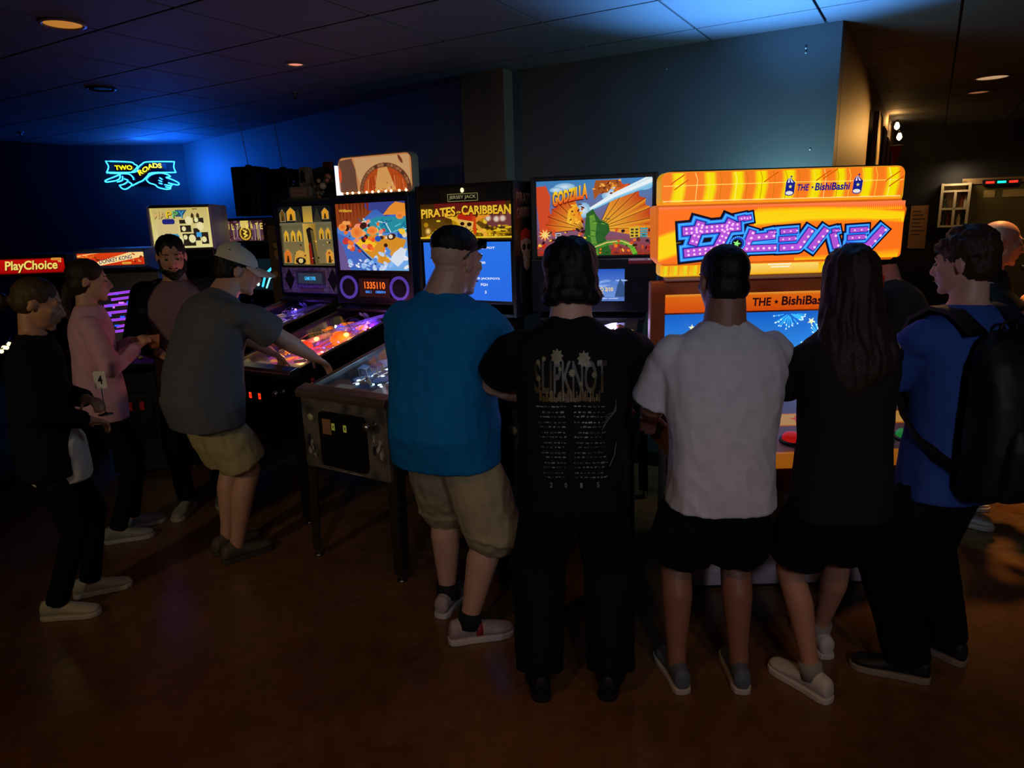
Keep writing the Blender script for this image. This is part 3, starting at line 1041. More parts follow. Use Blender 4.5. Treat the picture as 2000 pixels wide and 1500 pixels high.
    ap.ring_loft([[pf(u_, w_, 0.001) for u_, w_ in apoly], [pf(u_, w_, 0.03) for u_, w_ in apoly]])
    apr = ap.build('apron', spec.get('apron', M_BLACK), field, bevel=0.002)
    for sgn in (-1, 1):
        cardp = [(sgn * 0.13 - 0.06, 0.03), (sgn * 0.13 + 0.06, 0.03), (sgn * 0.13 + 0.06, 0.1), (sgn * 0.13 - 0.06, 0.1)]
        MB().ring_loft([[pf(u_, w_, 0.0305) for u_, w_ in cardp], [pf(u_, w_, 0.032) for u_, w_ in cardp]]).build('instruction_card', mat('paper_card', (222, 214, 200), 0.6), field)
    # toy / centrepieces
    for (x, v, rr, hh, c_, e_) in spec.get('toys', ()):
        b = MB()
        b.lathe([(rr * 0.8, 0), (rr, hh * 0.25), (rr * 0.85, hh * 0.6), (rr * 0.45, hh * 0.9), (rr * 0.1, hh)], pf(x, v), 9, axis=up)
        b.build('playfield_toy', glow('toy_%d_%d_%d' % c_, c_, e_), field)
    # glass
    gl = MB()
    gl.add([(-0.262, 0.06, 0.936), (0.262, 0.06, 0.936), (0.262, 1.13, 1.152), (-0.262, 1.13, 1.152),
            (-0.262, 0.06, 0.939), (0.262, 0.06, 0.939), (0.262, 1.13, 1.155), (-0.262, 1.13, 1.155)],
           [(3, 2, 1, 0), (4, 5, 6, 7), (0, 1, 5, 4), (1, 2, 6, 5), (2, 3, 7, 6), (3, 0, 4, 7)])
    gl.build('playfield_glass', M_GLASS, t)
    # lamps under the glass
    wp = t.matrix_basis @ Matrix.Scale(1, 4)
    t_m = Matrix.Translation(V(loc)) @ Matrix.Rotation(yaw, 4, 'Z') @ Matrix.Scale(sc, 4)
    for (x, v, e, c_) in spec['glowlamps']:
        light('playfield_lamp', 'POINT', t_m @ pf(x, v, 0.085), e, lin(c_), 0.02)
    # ---------------- backbox
    bw, by0, by1, bz0, bz1 = 0.355, 1.10, 1.36, 1.19, spec.get('top', 1.95)
    bxm = MB()
    for sgn in (-1, 1):
        x0, x1 = sgn * bw, sgn * (bw - 0.02)
        bxm.bb(min(x0, x1), max(x0, x1), by0, by1, bz0, bz1)
    bxm.bb(-bw + 0.02, bw - 0.02, by0, by1, bz1 - 0.025, bz1)
    bxm.bb(-bw + 0.02, bw - 0.02, by0, by1, bz0, bz0 + 0.02)
    bxm.bb(-bw + 0.02, bw - 0.02, by1 - 0.02, by1, bz0 + 0.02, bz1 - 0.025)
    bb_ = bxm.build('backbox', spec.get('bbm', M_BLACK), t, bevel=0.003)
    MB().prism([(1.10, 1.19), (1.02, 1.165), (1.02, 1.15), (1.30, 1.176), (1.30, 1.19)], 'x', -0.3, 0.3).build('backbox_neck', M_BLACK, t)
    spec['back'](t, bw, by0, bz0, bz1, q)
    return t

def frame_rect(name, x0, x1, z0, z1, y, wdt, dep, m, parent):
    b = MB()
    b.bb(x0, x1, y - dep, y, z1 - wdt, z1)
    b.bb(x0, x1, y - dep, y, z0, z0 + wdt)
    b.bb(x0, x0 + wdt, y - dep, y, z0 + wdt, z1 - wdt)
    b.bb(x1 - wdt, x1, y - dep, y, z0 + wdt, z1 - wdt)
    return b.build(name, m, parent, bevel=0.002)

def sheet(art, name, parent, x0, x1, z0, z1, y, strength):
    """backlit sheet: a 4 mm pane carrying the print"""
    MB().bb(x0, x1, y, y + 0.004, z0, z1).build(name + '_pane', M_BLACK, parent)
    return art.build(name, parent, ((x0 + x1) / 2, y - 0.0005, (z0 + z1) / 2), strength)

# ---------------- haunted mansion machine (second from the left wall)
def back_mansion(t, bw, y, z0, z1, q):
    x0, x1, a0, a1 = -0.33, 0.33, 1.435, z1 - 0.03
    a = Art(x1 - x0, a1 - a0)
    a.rect(0, 0, 100, 100, (46, 44, 34), (96, 88, 58))
    a.poly([(0, 0), (100, 0), (100, 30), (74, 30), (66, 4), (58, 30), (40, 30), (34, 3), (26, 30), (0, 30)], (20, 24, 26))
    a.rect(42, 0, 58, 30, (150, 130, 74), (240, 190, 60))
    a.rect(0, 28, 100, 32, (126, 118, 88))
    a.rect(3, 32, 40, 96, (116, 108, 72), (150, 132, 78))
    a.rect(62, 32, 97, 96, (120, 112, 78), (146, 128, 80))
    a.rect(40, 30, 62, 98, (240, 196, 84), (170, 130, 50), True)
    def arch(cx, cy, w, h, c, c2=(60, 40, 10)):
        a.poly([(cx - w - 1, cy + h + 1), (cx + w + 1, cy + h + 1), (cx + w + 1, cy - h * .4), (cx, cy - h - 2), (cx - w - 1, cy - h * .4)], (176, 160, 110))
        a.poly([(cx - w, cy + h), (cx + w, cy + h), (cx + w, cy - h * .4), (cx + w * .5, cy - h * .85), (cx, cy - h), (cx - w * .5, cy - h * .85), (cx - w, cy - h * .4)], c)
        a.poly([(cx - w * .5, cy + h), (cx + w * .35, cy + h), (cx + w * .2, cy), (cx - w * .2, cy - h * .1)], c2)
    for cx in (10, 22, 33):
        arch(cx, 50, 3.6, 9, (255, 196, 48))
    for cx in (71, 82):
        arch(cx, 47, 3.6, 9, (246, 180, 50))
    arch(22, 14, 7, 10, (255, 180, 40))
    arch(7, 16, 4, 9, (120, 84, 34))
    arch(80, 15, 5, 8, (255, 176, 40))
    arch(93, 78, 4, 13, (220, 90, 30))
    arch(82, 84, 6, 11, (255, 176, 60))
    arch(10, 84, 6, 11, (250, 130, 40))
    a.poly([(20, 97), (44, 97), (43, 82), (38, 76), (30, 74), (24, 78)], (240, 180, 70))
    a.ellipse(32, 92, 9, 6, (20, 16, 14))
    a.ellipse(32, 92, 4, 4, (250, 220, 140))
    # tall dark door-post shapes in the lit centre
    a.poly([(46, 40), (52, 36), (58, 40), (60, 66), (64, 98), (48, 98), (49, 66)], (26, 20, 16))
    a.poly([(53, 40), (58, 42), (60, 66), (64, 98), (57, 98)], (110, 96, 48))
    a.poly([(48, 66), (52, 60), (54, 98), (48, 98)], (150, 40, 20))
    for k in range(30):
        a.ellipse(q.uniform(3, 97), q.uniform(58, 96), q.uniform(.6, 1.8), None, q.choice(((255, 200, 80), (240, 120, 40), (40, 34, 24), (210, 190, 140))), 7)
    sheet(a, 'translite', t, x0, x1, a0, a1, y + 0.03, 0.62)
    frame_rect('translite_frame', -bw + 0.02, bw - 0.02, a0 - 0.012, z1 - 0.025, y + 0.02, 0.014, 0.012, M_BLACKM, t)
    # ornate speaker panel
    pn = MB().bb(-bw + 0.02, bw - 0.02, y + 0.004, y + 0.02, z0 + 0.02, a0 - 0.014).build('speaker_panel', mat('mauve_grey_panel', (176, 160, 186), 0.5, rgb2=(80, 70, 92), vscale=60), t, bevel=0.003)
    zc = (z0 + a0) / 2 + 0.01
    for sgn in (-1, 1):
        cx = sgn * 0.245
        dia = [(cx, zc + 0.09), (cx + 0.055, zc), (cx, zc - 0.09), (cx - 0.055, zc)]
        MB().prism(dia, 'y', y - 0.002, y + 0.004).build('speaker_grille', mat('black_speaker_grille', (9, 9, 10), 0.8, bump=0.5, bscale=500), pn, bevel=0.002)
        for k in range(8):
            ang = 2 * PI * k / 8
            MB().ell((cx + 0.07 * math.cos(ang) * 0.95, y + 0.002, zc + 0.09 * math.sin(ang)), (0.009, 0.004, 0.009), None, 8, 6).build('scroll_stud', mat('mauve_stud', (128, 116, 134), 0.4), pn, True)
    d = MB().bb(-0.16, 0.16, y - 0.006, y + 0.004, zc - 0.045, zc + 0.065).build('display_bezel', mat('grey_display', (92, 98, 112), 0.3), pn, bevel=0.003)
    a = Art(0.27, 0.085, 0, 0, 90, 28)
    a.rect(0, 0, 90, 28, (40, 46, 58))
    a.text('GAME OVER', 24, 9, 66, 19, (60, 190, 250), bold=0.02)
    a.build('display_screen', d, (0, y - 0.0068, zc + 0.01), 1.1)
    MB().bb(-0.13, 0.13, y - 0.002, y + 0.004, z0 + 0.03, z0 + 0.06).build('name_strip', mat('tan_strip', (150, 116, 96), 0.5), pn, bevel=0.002)
    # topper: small haunted house diorama
    tp = MB().bb(-0.3, 0.3, y + 0.02, y + 0.22, z1, z1 + 0.02).build('topper', mat('topper_base', (70, 62, 50), 0.6), t, bevel=0.004)
    gm = mat('topper_grey', (120, 112, 96), 0.6, var=0.4, vscale=30)
    hse = MB()
    hse.bb(-0.2, 0.03, y + 0.05, y + 0.15, z1 + 0.02, z1 + 0.12)
    hse.build('house_sign', gm, tp, bevel=0.004)
    a = Art(0.17, 0.06, 0, 0, 60, 20)
    a.rect(0, 0, 60, 20, (150, 136, 110))
    for k in range(10):
        a.stroke([(8 + k * 4.6, 6 + q.uniform(0, 4)), (10 + k * 4.6, 14 - q.uniform(0, 3))], 1.3, (110, 40, 36))
    a.build('sign_plate', tp, (-0.09, y + 0.047, z1 + 0.07), 0)
    tw = MB()
    tw.prism([(-0.09, z1 + 0.12), (0.0, z1 + 0.12), (-0.01, z1 + 0.27), (-0.08, z1 + 0.27)], 'y', y + 0.06, y + 0.14)
    tw.build('house_tower', gm, tp, bevel=0.003)
    MB().prism([(-0.07, z1 + 0.15), (-0.02, z1 + 0.15), (-0.02, z1 + 0.22), (-0.045, z1 + 0.25), (-0.07, z1 + 0.22)], 'y', y + 0.056, y + 0.06).build('tower_window', M_BLACK, tp)
    rf = MB()
    rf.prism([(-0.24, z1 + 0.02), (0.26, z1 + 0.02), (0.2, z1 + 0.2), (0.1, z1 + 0.27), (-0.02, z1 + 0.26), (-0.12, z1 + 0.22), (-0.2, z1 + 0.12)], 'y', y + 0.15, y + 0.2)
    rf.build('mansion_silhouette', mat('dark_silhouette', (24, 22, 22), 0.6), tp, bevel=0.003)
    for k in range(14):
        x = q.uniform(0.05, 0.2)
        zz = z1 + q.uniform(0.03, 0.19)
        MB().ell((x, y + q.uniform(0.08, 0.14), zz), q.uniform(0.014, 0.03), None, 8, 6).build('topper_figurine', mat('figurine_%d' % (k % 4), [(200, 120, 80), (90, 80, 70), (190, 170, 140), (60, 50, 46)][k % 4], 0.4), tp, True)
    for k in range(7):
        MB().ell((-0.22 + 0.012 * k, y + 0.06, z1 + 0.03 + 0.022 * k), 0.009, None, 8, 6).build('topper_bulb', mat('blue_chrome_bulb', (110, 140, 200), 0.15, metal=0.7), tp, True)
    MB().bb(0.05, 0.14, y + 0.2, y + 0.23, z1 + 0.22, z1 + 0.31).build('red_sign', mat('dull_red', (90, 22, 20), 0.6), tp, bevel=0.003)

# ---------------- river raft machine
def back_river(t, bw, y, z0, z1, q):
    x0, x1, a0, a1 = -0.33, 0.33, 1.43, z1 - 0.03
    a = Art(x1 - x0, a1 - a0)
    a.rect(0, 0, 100, 100, (40, 90, 190), (120, 180, 240))
    a.poly([(0, 0), (45, 0), (52, 14), (40, 24), (44, 34), (20, 40), (0, 36)], (150, 66, 26))
    a.poly([(38, 0), (100, 0), (100, 22), (84, 16), (70, 22), (58, 12), (46, 14)], (60, 70, 150))
    a.poly([(66, 20), (76, 8), (84, 2), (100, 6), (100, 24), (84, 20)], (240, 150, 50))
    for i in range(9):
        a.poly([(4 + i * 5, 2), (8 + i * 5, 0), (6 + i * 5, 30 - i)], (110 + 12 * (i % 3), 44, 20))
    a.poly([(30, 34), (60, 22), (100, 24), (100, 46), (70, 44), (50, 50), (30, 48)], (40, 150, 170))
    for k in range(26):
        u = q.uniform(30, 98)
        a.stroke([(u, q.uniform(24, 46)), (u + q.uniform(4, 12), q.uniform(26, 48))], 1.1, q.choice(((120, 210, 220), (20, 100, 160), (230, 250, 255))))
    a.poly([(0, 44), (18, 52), (34, 74), (56, 96), (60, 100), (0, 100)], (70, 110, 200))
    a.poly([(0, 50), (8, 66), (16, 100), (0, 100)], (110, 90, 150))
    a.poly([(22, 56), (50, 48), (78, 50), (96, 56), (88, 74), (66, 92), (52, 86), (36, 70)], (225, 150, 40))
    a.poly([(24, 58), (40, 53), (56, 60), (48, 72), (38, 70)], (255, 205, 40))
    a.stroke([(26, 62), (40, 78), (54, 92)], 2.4, (20, 40, 110))
    pal = ((255, 120, 40), (240, 90, 40), (255, 170, 90), (60, 30, 20), (240, 220, 190), (30, 90, 190), (255, 210, 60), (210, 60, 60), (255, 150, 120))
    for k in range(90):
        u, v = q.uniform(3, 97), q.uniform(24, 88)
        if abs(v - (40 + u * .25)) > 26:
            continue
        r_ = q.uniform(1.2, 4.6)
        a.ellipse(u, v, r_, r_ * q.uniform(.6, 1.4), q.choice(pal), 9, rot=q.uniform(0, 3))
    for (u, v, r_) in ((30, 44, 9), (52, 42, 7), (10, 36, 6), (90, 22, 5)):
        a.ellipse(u, v, r_, r_ * 0.95, (240, 104, 36), 14, rgb2=(255, 160, 70))
    for k in range(46):
        u = q.uniform(10, 99)
        a.ellipse(u, q.uniform(82, 99) if u < 60 else q.uniform(70, 99), q.uniform(1.5, 5.5), q.uniform(1, 3.6), q.choice(((200, 225, 255), (240, 248, 255), (90, 150, 230), (150, 200, 250))), 10, rot=q.uniform(0, 3))
    a.poly([(74, 84), (80, 74), (90, 66), (97, 70), (92, 86), (84, 94)], (225, 240, 255))
    a.text('Williams', 8, 10, 26, 14, (255, 200, 60), shear=0.25, bold=0.02)
    sheet(a, 'translite', t, x0, x1, a0, a1, y + 0.03, 0.78)
    frame_rect('translite_frame', -bw + 0.02, bw - 0.02, a0 - 0.012, z1 - 0.025, y + 0.02, 0.014, 0.012, M_BLACKM, t)
    pn = MB().bb(-bw + 0.02, bw - 0.02, y + 0.004, y + 0.02, z0 + 0.02, a0 - 0.014).build('speaker_panel', M_BLACK, t, bevel=0.003)
    zc = (z0 + a0) / 2
    for sgn in (-1, 1):
        MB().lathe([(0.085, 0), (0.085, 0.008), (0.066, 0.009), (0.066, 0)], (sgn * 0.235, y + 0.003, zc), 28, axis=(0, -1, 0)).build('speaker_ring', glow('violet_ring', (84, 64, 170), 0.55), pn, 'auto')
        MB().lathe([(0.064, 0), (0.064, 0.003), (0.02, 0.002)], (sgn * 0.235, y + 0.003, zc), 24, axis=(0, -1, 0)).build('speaker_cone', mat('black_speaker_grille', (9, 9, 10), 0.8, bump=0.5, bscale=500), pn, True)
    d = MB().bb(-0.135, 0.155, y - 0.004, y + 0.004, zc - 0.07, zc + 0.075).build('display_bezel', mat('amber_dark_glass', (40, 18, 14), 0.15), pn, bevel=0.003)
    a = Art(0.28, 0.13, 0, 0, 280, 130)
    a.rect(0, 0, 280, 130, (34, 12, 12))
    a.text('1335110', 50, 22, 240, 72, (255, 110, 24), bold=0.025)
    a.text('BALL 2', 58, 86, 112, 102, (60, 150, 255), bold=0.03)
    a.text('CREDITS 0', 150, 86, 240, 102, (60, 150, 255), bold=0.03)
    a.build('display_screen', d, (0.01, y - 0.005, zc), 1.25)
    # topper: backlit arched plastic scene with a row of bulbs
    tp = MB().bb(-0.34, 0.35, y + 0.0, y + 0.26, z1, z1 + 0.02).build('topper', M_BLACK, t, bevel=0.004)
    zz0, zz1 = z1 + 0.022, z1 + 0.29
    MB().prism(rrect(-0.335, 0.345, zz0, zz1, 0.05), 'y', y + 0.09, y + 0.16).build('topper_lightbox', mat('frosted_plastic', (170, 150, 130), 0.3), tp, bevel=0.012, seg=3)
    a = Art(0.66, 0.25, 0, 0, 660, 250)
    a.poly([(p_[0] * 1000 + 330, 125 - (p_[1]) * 1000) for p_ in rrect(-0.328, 0.328, -0.123, 0.123, 0.045)], (226, 150, 90))
    a.poly([(8, 20), (130, 10), (160, 90), (170, 240), (10, 240)], (120, 80, 62))
    a.poly([(150, 10), (640, 12), (650, 240), (210, 240), (170, 120)], (235, 180, 122))
    def arc(cx, cy, r0, r1, c, a0=180, a1=360, n=20):
        pts = [(cx + r0 * math.cos(R(a0 + (a1 - a0) * i / n)), cy + r0 * .82 * math.sin(R(a0 + (a1 - a0) * i / n))) for i in range(n + 1)]
        pts += [(cx + r1 * math.cos(R(a1 + (a0 - a1) * i / n)), cy + r1 * .82 * math.sin(R(a1 + (a0 - a1) * i / n))) for i in range(n + 1)]
        a.poly(pts, c)
    arc(420, 245, 232, 192, (120, 70, 44))
    for i in range(24):
        an = R(182 + 176 * i / 23)
        a.ellipse(420 + 214 * math.cos(an), 245 + 175 * math.sin(an), q.uniform(10, 17), q.uniform(9, 14), q.choice(((96, 58, 40), (150, 96, 62), (180, 120, 76))), 8)
    arc(420, 245, 196, 0.5, (206, 84, 30))
    for i in range(16):
        xx = 250 + i * 22
        a.stroke([(xx + q.uniform(-5, 5), 110 + abs(i - 7.5) * 8), (xx + q.uniform(-14, 14), 238)], q.uniform(4, 9), q.choice(((240, 120, 50), (170, 50, 16), (250, 160, 90))))
    a.poly([(370, 90), (450, 84), (520, 240), (330, 240)], (246, 180, 100))
    a.ellipse(570, 40, 12, 34, (140, 70, 40), rot=-0.6)
    a.ellipse(18, 120, 12, 50, (255, 90, 40))
    for i in range(12):
        a.ellipse(q.uniform(300, 640), q.uniform(190, 238), q.uniform(4, 9), None, q.choice(((250, 200, 150), (190, 90, 50))), 8)
    a.build('topper_scene', tp, (0.005, y + 0.0895, (zz0 + zz1) / 2), 0.6)
    for i in range(11):
        x = -0.28 + 0.058 * i + q.uniform(-.008, .008)
        MB().ell((x, y + 0.05, z1 + 0.033), 0.0085, None, 10, 8).build('topper_bulb', glow('bulb_peach', (255, 190, 130), 6.0), tp, True)
    MB().bb(-0.345, -0.335, y + 0.07, y + 0.16, zz0, zz1 - 0.06).build('edge_light', glow('edge_white', (220, 225, 255), 1.5), tp)

# ---------------- pirate machine with the tall screen
def back_pirate(t, bw, y, z0, z1, q):
    x0, x1 = -0.335, 0.335
    head = MB().bb(x0, x1, y + 0.004, y + 0.03, z1 - 0.105, z1 - 0.02).build('header_panel', mat('bronze_black_panel', (44, 40, 26), 0.45), t, bevel=0.003)
    for sgn in (-1, 1):
        MB().bb(sgn * 0.24 - 0.07, sgn * 0.24 + 0.07, y - 0.002, y + 0.004, z1 - 0.098, z1 - 0.03).build('header_speaker', mat('black_speaker_grille', (9, 9, 10), 0.8, bump=0.5, bscale=500), head, bevel=0.003)
    a = Art(0.22, 0.045, 0, 0, 240, 60)
    a.rect(0, 0, 240, 60, (190, 180, 110))
    a.rect(5, 5, 235, 55, (16, 15, 10))
    a.text('JERSEY JACK', 14, 14, 226, 46, (215, 205, 140), bold=0.01)
    a.build('maker_plate', head, (0, y + 0.0025, z1 - 0.078), 0.35)
    MB().ell((0, y + 0.002, z1 - 0.037), (0.012, 0.006, 0.014), None, 12, 8).build('maker_lamp', glow('cream_lamp', (255, 240, 170), 1.6), head, True)
    a0, a1 = 1.645, z1 - 0.108
    a = Art(x1 - x0, a1 - a0, 300, 300, 1225, 690)
    a.rect(300, 300, 1225, 690, (60, 34, 6), (120, 84, 10))
    a.rect(450, 300, 1160, 460, (110, 20, 20), (96, 40, 16))
    for k in range(60):
        u, v = q.uniform(330, 1210), q.uniform(420, 670)
        a.ellipse(u, v, q.uniform(14, 60), q.uniform(8, 34), q.choice(((190, 140, 10), (226, 176, 20), (140, 96, 6), (84, 54, 4), (240, 200, 50))), 10, rot=q.uniform(-.5, .5))
    a.poly([(960, 420), (1215, 400), (1225, 560), (1000, 560)], (120, 60, 60))
    for k in range(26):
        a.ellipse(q.uniform(970, 1210), q.uniform(540, 650), q.uniform(8, 40), q.uniform(5, 14), q.choice(((250, 210, 40), (60, 40, 4), (200, 150, 10))), 8)
    for (u, v) in ((1000, 470), (1080, 480), (1140, 475)):
        a.ellipse(u, v, 34, 34, (190, 140, 120), 12)
        a.ellipse(u, v, 20, 24, (240, 220, 200), 10)
    # crossed bones and a plain skull emblem with a red kerchief
    a.stroke([(560, 420), (640, 450), (720, 500)], 40, (246, 190, 50))
    a.stroke([(1000, 430), (920, 460), (850, 510)], 40, (240, 150, 40))
    a.stroke([(860, 520), (940, 600), (975, 640)], 34, (246, 180, 60))
    a.poly([(700, 430), (760, 400), (840, 408), (880, 470), (880, 520), (700, 470)], (196, 40, 16))
    a.poly([(850, 450), (880, 440), (885, 620), (860, 640), (840, 520)], (220, 70, 16))
    a.poly([(705, 470), (860, 500), (850, 560), (830, 610), (790, 632), (750, 620), (725, 580)], (240, 190, 90))
    for (u, v, r_) in ((745, 520, 22), (815, 528, 24)):
        a.ellipse(u, v, r_, r_ * 0.9, (40, 16, 4), 12)
    a.poly([(775, 545), (790, 548), (782, 568)], (50, 20, 6))
    a.stroke([(745, 590), (785, 604), (828, 580)], 7, (70, 30, 6))
    a.ellipse(385, 595, 36, 44, (170, 124, 50), 14)
    a.ellipse(385, 592, 20, 26, (250, 210, 110), 12)
    a.rect(300, 655, 1225, 672, (250, 214, 50))
    a.rect(300, 672, 1225, 690, (60, 40, 4))
    for dx, dy, c_ in ((7, 8, (20, 8, 2)), (0, 0, (255, 214, 60))):
        a.text('PIRATES', 320 + dx, 360 + dy, 680 + dx, 450 + dy, c_, bold=0.035, slope=20, flare=0.18, rgb2=(255, 190, 40) if dx == 0 else None)
        a.text('of the', 690 + dx, 385 + dy, 736 + dx, 412 + dy, c_, bold=0.03, slope=4)
        a.text('CARIBBEAN', 745 + dx, 335 + dy, 1222 + dx, 425 + dy, c_, bold=0.035, slope=-6, flare=0.15, rgb2=(255, 190, 40) if dx == 0 else None)
    sheet(a, 'translite', t, x0, x1, a0, a1, y + 0.02, 0.72)
    s0, s1 = 1.285, 1.632
    a = Art(0.64, s1 - s0, 410, 690, 1320, 1300)
    a.rect(410, 690, 1320, 1300, (40, 112, 226), (36, 104, 222))
    for (tx, xa, xb, ya, yb) in (('MOST TIMES SUPER JACKPOT', 640, 1225, 740, 768), ('ADT', 1025, 1095, 812, 842), ('20,000', 1018, 1125, 890, 920),
                                 ('LEAST MEAN SUPER JACKPOTS', 720, 1265, 1056, 1084), ('PGH', 1070, 1140, 1118, 1146), ('3', 1108, 1126, 1196, 1226)):
        a.text(tx, xa - 60, ya, xb - 60, yb, (240, 246, 255), bold=0.02)
    MB().bb(-0.335, 0.335, y + 0.012, y + 0.028, s0 - 0.02, s1 + 0.008).build('screen_bezel', M_BLACK, t, bevel=0.004)
    a.build('screen', t, (0, y + 0.0114, (s0 + s1) / 2), 0.95)
    # right side art
    MBs = Art(0.25, 0.74, 0, 0, 250, 740)
    MBs.rect(0, 0, 250, 740, (16, 13, 12))
    for tx, ya in (('PIRATES', 40), ('CARIBBEAN', 130)):
        MBs.text(tx, 26, ya, 216, ya + 62, (150, 110, 76), bold=0.03, rgb2=(84, 56, 40), slope=-10 if ya < 100 else 14)
    MBs.ellipse(125, 330, 66, 82, (150, 118, 84))
    MBs.poly([(56, 320), (70, 262), (125, 240), (186, 266), (194, 320), (120, 300)], (160, 36, 16))
    for u in (98, 152):
        MBs.ellipse(u, 352, 21, 19, (14, 8, 5))
    MBs.poly([(80, 400), (170, 400), (158, 470), (126, 492), (94, 470)], (146, 116, 84))
    MBs.stroke([(92, 430), (126, 446), (162, 428)], 9, (20, 12, 8))
    for i in range(7):
        MBs.rect(96 + i * 9, 432, 101 + i * 9, 448, (190, 160, 120))
    MBs.stroke([(60, 440), (40, 560), (56, 680)], 14, (60, 48, 40))
    o = MBs.build('backbox_side_art', t, (bw + 0.0008, y + 0.13, (z0 + z1) / 2), 0)
    o.rotation_euler = (0, 0, PI / 2)

# ---------------- monster machine
def back_monster(t, bw, y, z0, z1, q):
    x0, x1, a0, a1 = -0.335, 0.335, 1.51, z1 - 0.025
    a = Art(x1 - x0, a1 - a0, 145, 120, 1140, 800)
    a.rect(145, 120, 1140, 800, (60, 130, 190), (150, 50, 20))
    a.poly([(145, 170), (240, 160), (280, 260), (270, 380), (300, 500), (250, 640), (190, 640)], (214, 74, 36))
    for (cx, cy, rx, ry) in ((400, 175, 90, 34), (330, 200, 60, 24), (780, 260, 70, 60), (830, 190, 60, 40), (560, 390, 60, 70), (1040, 200, 80, 30)):
        a.ellipse(cx, cy, rx, ry, (220, 238, 250), 16, rgb2=(120, 180, 220))
    # two big orange ribbed fans (wing-like shapes)
    def fan(cx, cy, r_, b0, b1, n):
        for i in range(n):
            t0, t1 = R(b0 + (b1 - b0) * i / n), R(b0 + (b1 - b0) * (i + 1) / n)
            tm_ = (t0 + t1) / 2
            cA = q.choice(((240, 120, 20), (226, 84, 16), (250, 160, 30), (206, 60, 16)))
            pts = [(cx, cy), (cx + r_ * math.cos(t0), cy + r_ * math.sin(t0)), (cx + r_ * .93 * math.cos(tm_), cy + r_ * .93 * math.sin(tm_)), (cx + r_ * math.cos(t1), cy + r_ * math.sin(t1))]
            a.raw(pts, [(0, 1, 2), (0, 2, 3)], [lin((255, 190, 50)), lin(cA), lin((200, 60, 12)), lin(cA)])
            a.stroke([(cx, cy), (cx + r_ * math.cos(t0), cy + r_ * math.sin(t0))], 5, (70, 20, 4), round_=False)
    fan(560, 560, 330, 175, 255, 6)
    fan(680, 560, 470, -68, 12, 7)
    a.poly([(660, 130), (860, 130), (870, 200), (800, 190), (760, 240), (690, 250), (650, 300), (640, 220)], (170, 84, 24))
    for k in range(26):
        a.ellipse(q.uniform(645, 860), q.uniform(135, 260), q.uniform(8, 20), q.uniform(5, 10), q.choice(((230, 140, 40), (110, 44, 10), (250, 180, 80))), 8, rot=q.uniform(0, 3))
    a.strip([(420, 500), (430, 390), (500, 330)], [(570, 500), (540, 440), (520, 380)], (250, 190, 40), (240, 130, 20))
    for k in range(24):
        a.ellipse(q.uniform(430, 560), q.uniform(330, 500), q.uniform(8, 22), q.uniform(5, 12), q.choice(((255, 200, 60), (200, 90, 10), (240, 150, 30), (90, 30, 4))), 8, rot=q.uniform(0, 3))
    # pale beam to the upper right
    a.strip([(610, 370), (800, 250), (1110, 100)], [(620, 400), (830, 300), (1140, 190)], (240, 252, 255), (90, 190, 230))
    a.strip([(612, 380), (800, 268), (1120, 130)], [(616, 390), (815, 285), (1130, 160)], (255, 255, 255), (230, 248, 255))
    # plain green mass in the middle (abstract)
    a.poly([(585, 420), (640, 380), (670, 440), (700, 480), (770, 520), (780, 580), (740, 640), (790, 760), (800, 800), (600, 800), (560, 680), (570, 560)], (40, 96, 34))
    a.poly([(610, 440), (650, 430), (670, 520), (660, 620), (690, 800), (640, 800), (620, 640)], (96, 150, 50))
    for k in range(34):
        u = q.uniform(585, 760)
        v = q.uniform(440, 780)
        a.stroke([(u, v), (u + q.uniform(10, 40), v + q.uniform(-6, 10))], 5, q.choice(((20, 60, 24), (130, 190, 60), (60, 120, 40))))
    a.stroke([(650, 730), (760, 690), (880, 680), (960, 720), (990, 790)], 40, (50, 130, 40), (120, 190, 50))
    a.stroke([(650, 726), (760, 684), (880, 674), (960, 712)], 10, (236, 200, 120))
    # orange flames and rubble along the bottom
    for k in range(120):
        u = q.uniform(170, 1130)
        v = q.uniform(560, 795)
        if 580 < u < 800 and v < 740:
            continue
        a.ellipse(u, v, q.uniform(6, 26), q.uniform(5, 18), q.choice(((250, 120, 20), (200, 40, 20), (60, 14, 10), (255, 200, 60), (120, 30, 20), (40, 20, 30), (220, 80, 30))), 8, rot=q.uniform(0, 3))
    a.star(235, 605, 60, (255, 220, 120), 9, 10, 0.35)
    a.poly([(940, 560), (1020, 545), (1030, 640), (950, 650)], (226, 190, 50))
    for i in range(3):
        for j in range(2):
            a.rect(955 + j * 36, 565 + i * 28, 978 + j * 36, 582 + i * 28, (70, 50, 20))
    for i in range(4):
        a.rect(1030, 560 + i * 22, 1090, 576 + i * 22, (60, 160, 170))
    a.rect(325, 590, 375, 650, (200, 190, 200))
    for i in range(3):
        a.rect(332, 600 + i * 17, 368, 610 + i * 17, (40, 30, 40))
    # lettering
    for dx, dy, c_, c2 in ((0, 9, (60, 8, 4), None), (-4, 4, (60, 8, 4), None), (0, 0, (255, 220, 40), (240, 60, 16))):
        a.text('GODZILLA', 305 + dx, 230 + dy, 600 + dx, 345 + dy, c_, bold=0.05, rgb2=c2, slope=72, flare=0.28)
    for i in range(4):
        a.rect(1085, 715 + i * 12, 1140, 722 + i * 12, (220, 40, 30))
    sheet(a, 'translite', t, x0, x1, a0, a1, y + 0.02, 0.85)
    frame_rect('translite_frame', -bw + 0.02, bw - 0.02, a0 - 0.012, z1 - 0.0, y + 0.012, 0.012, 0.012, M_BLACK, t)
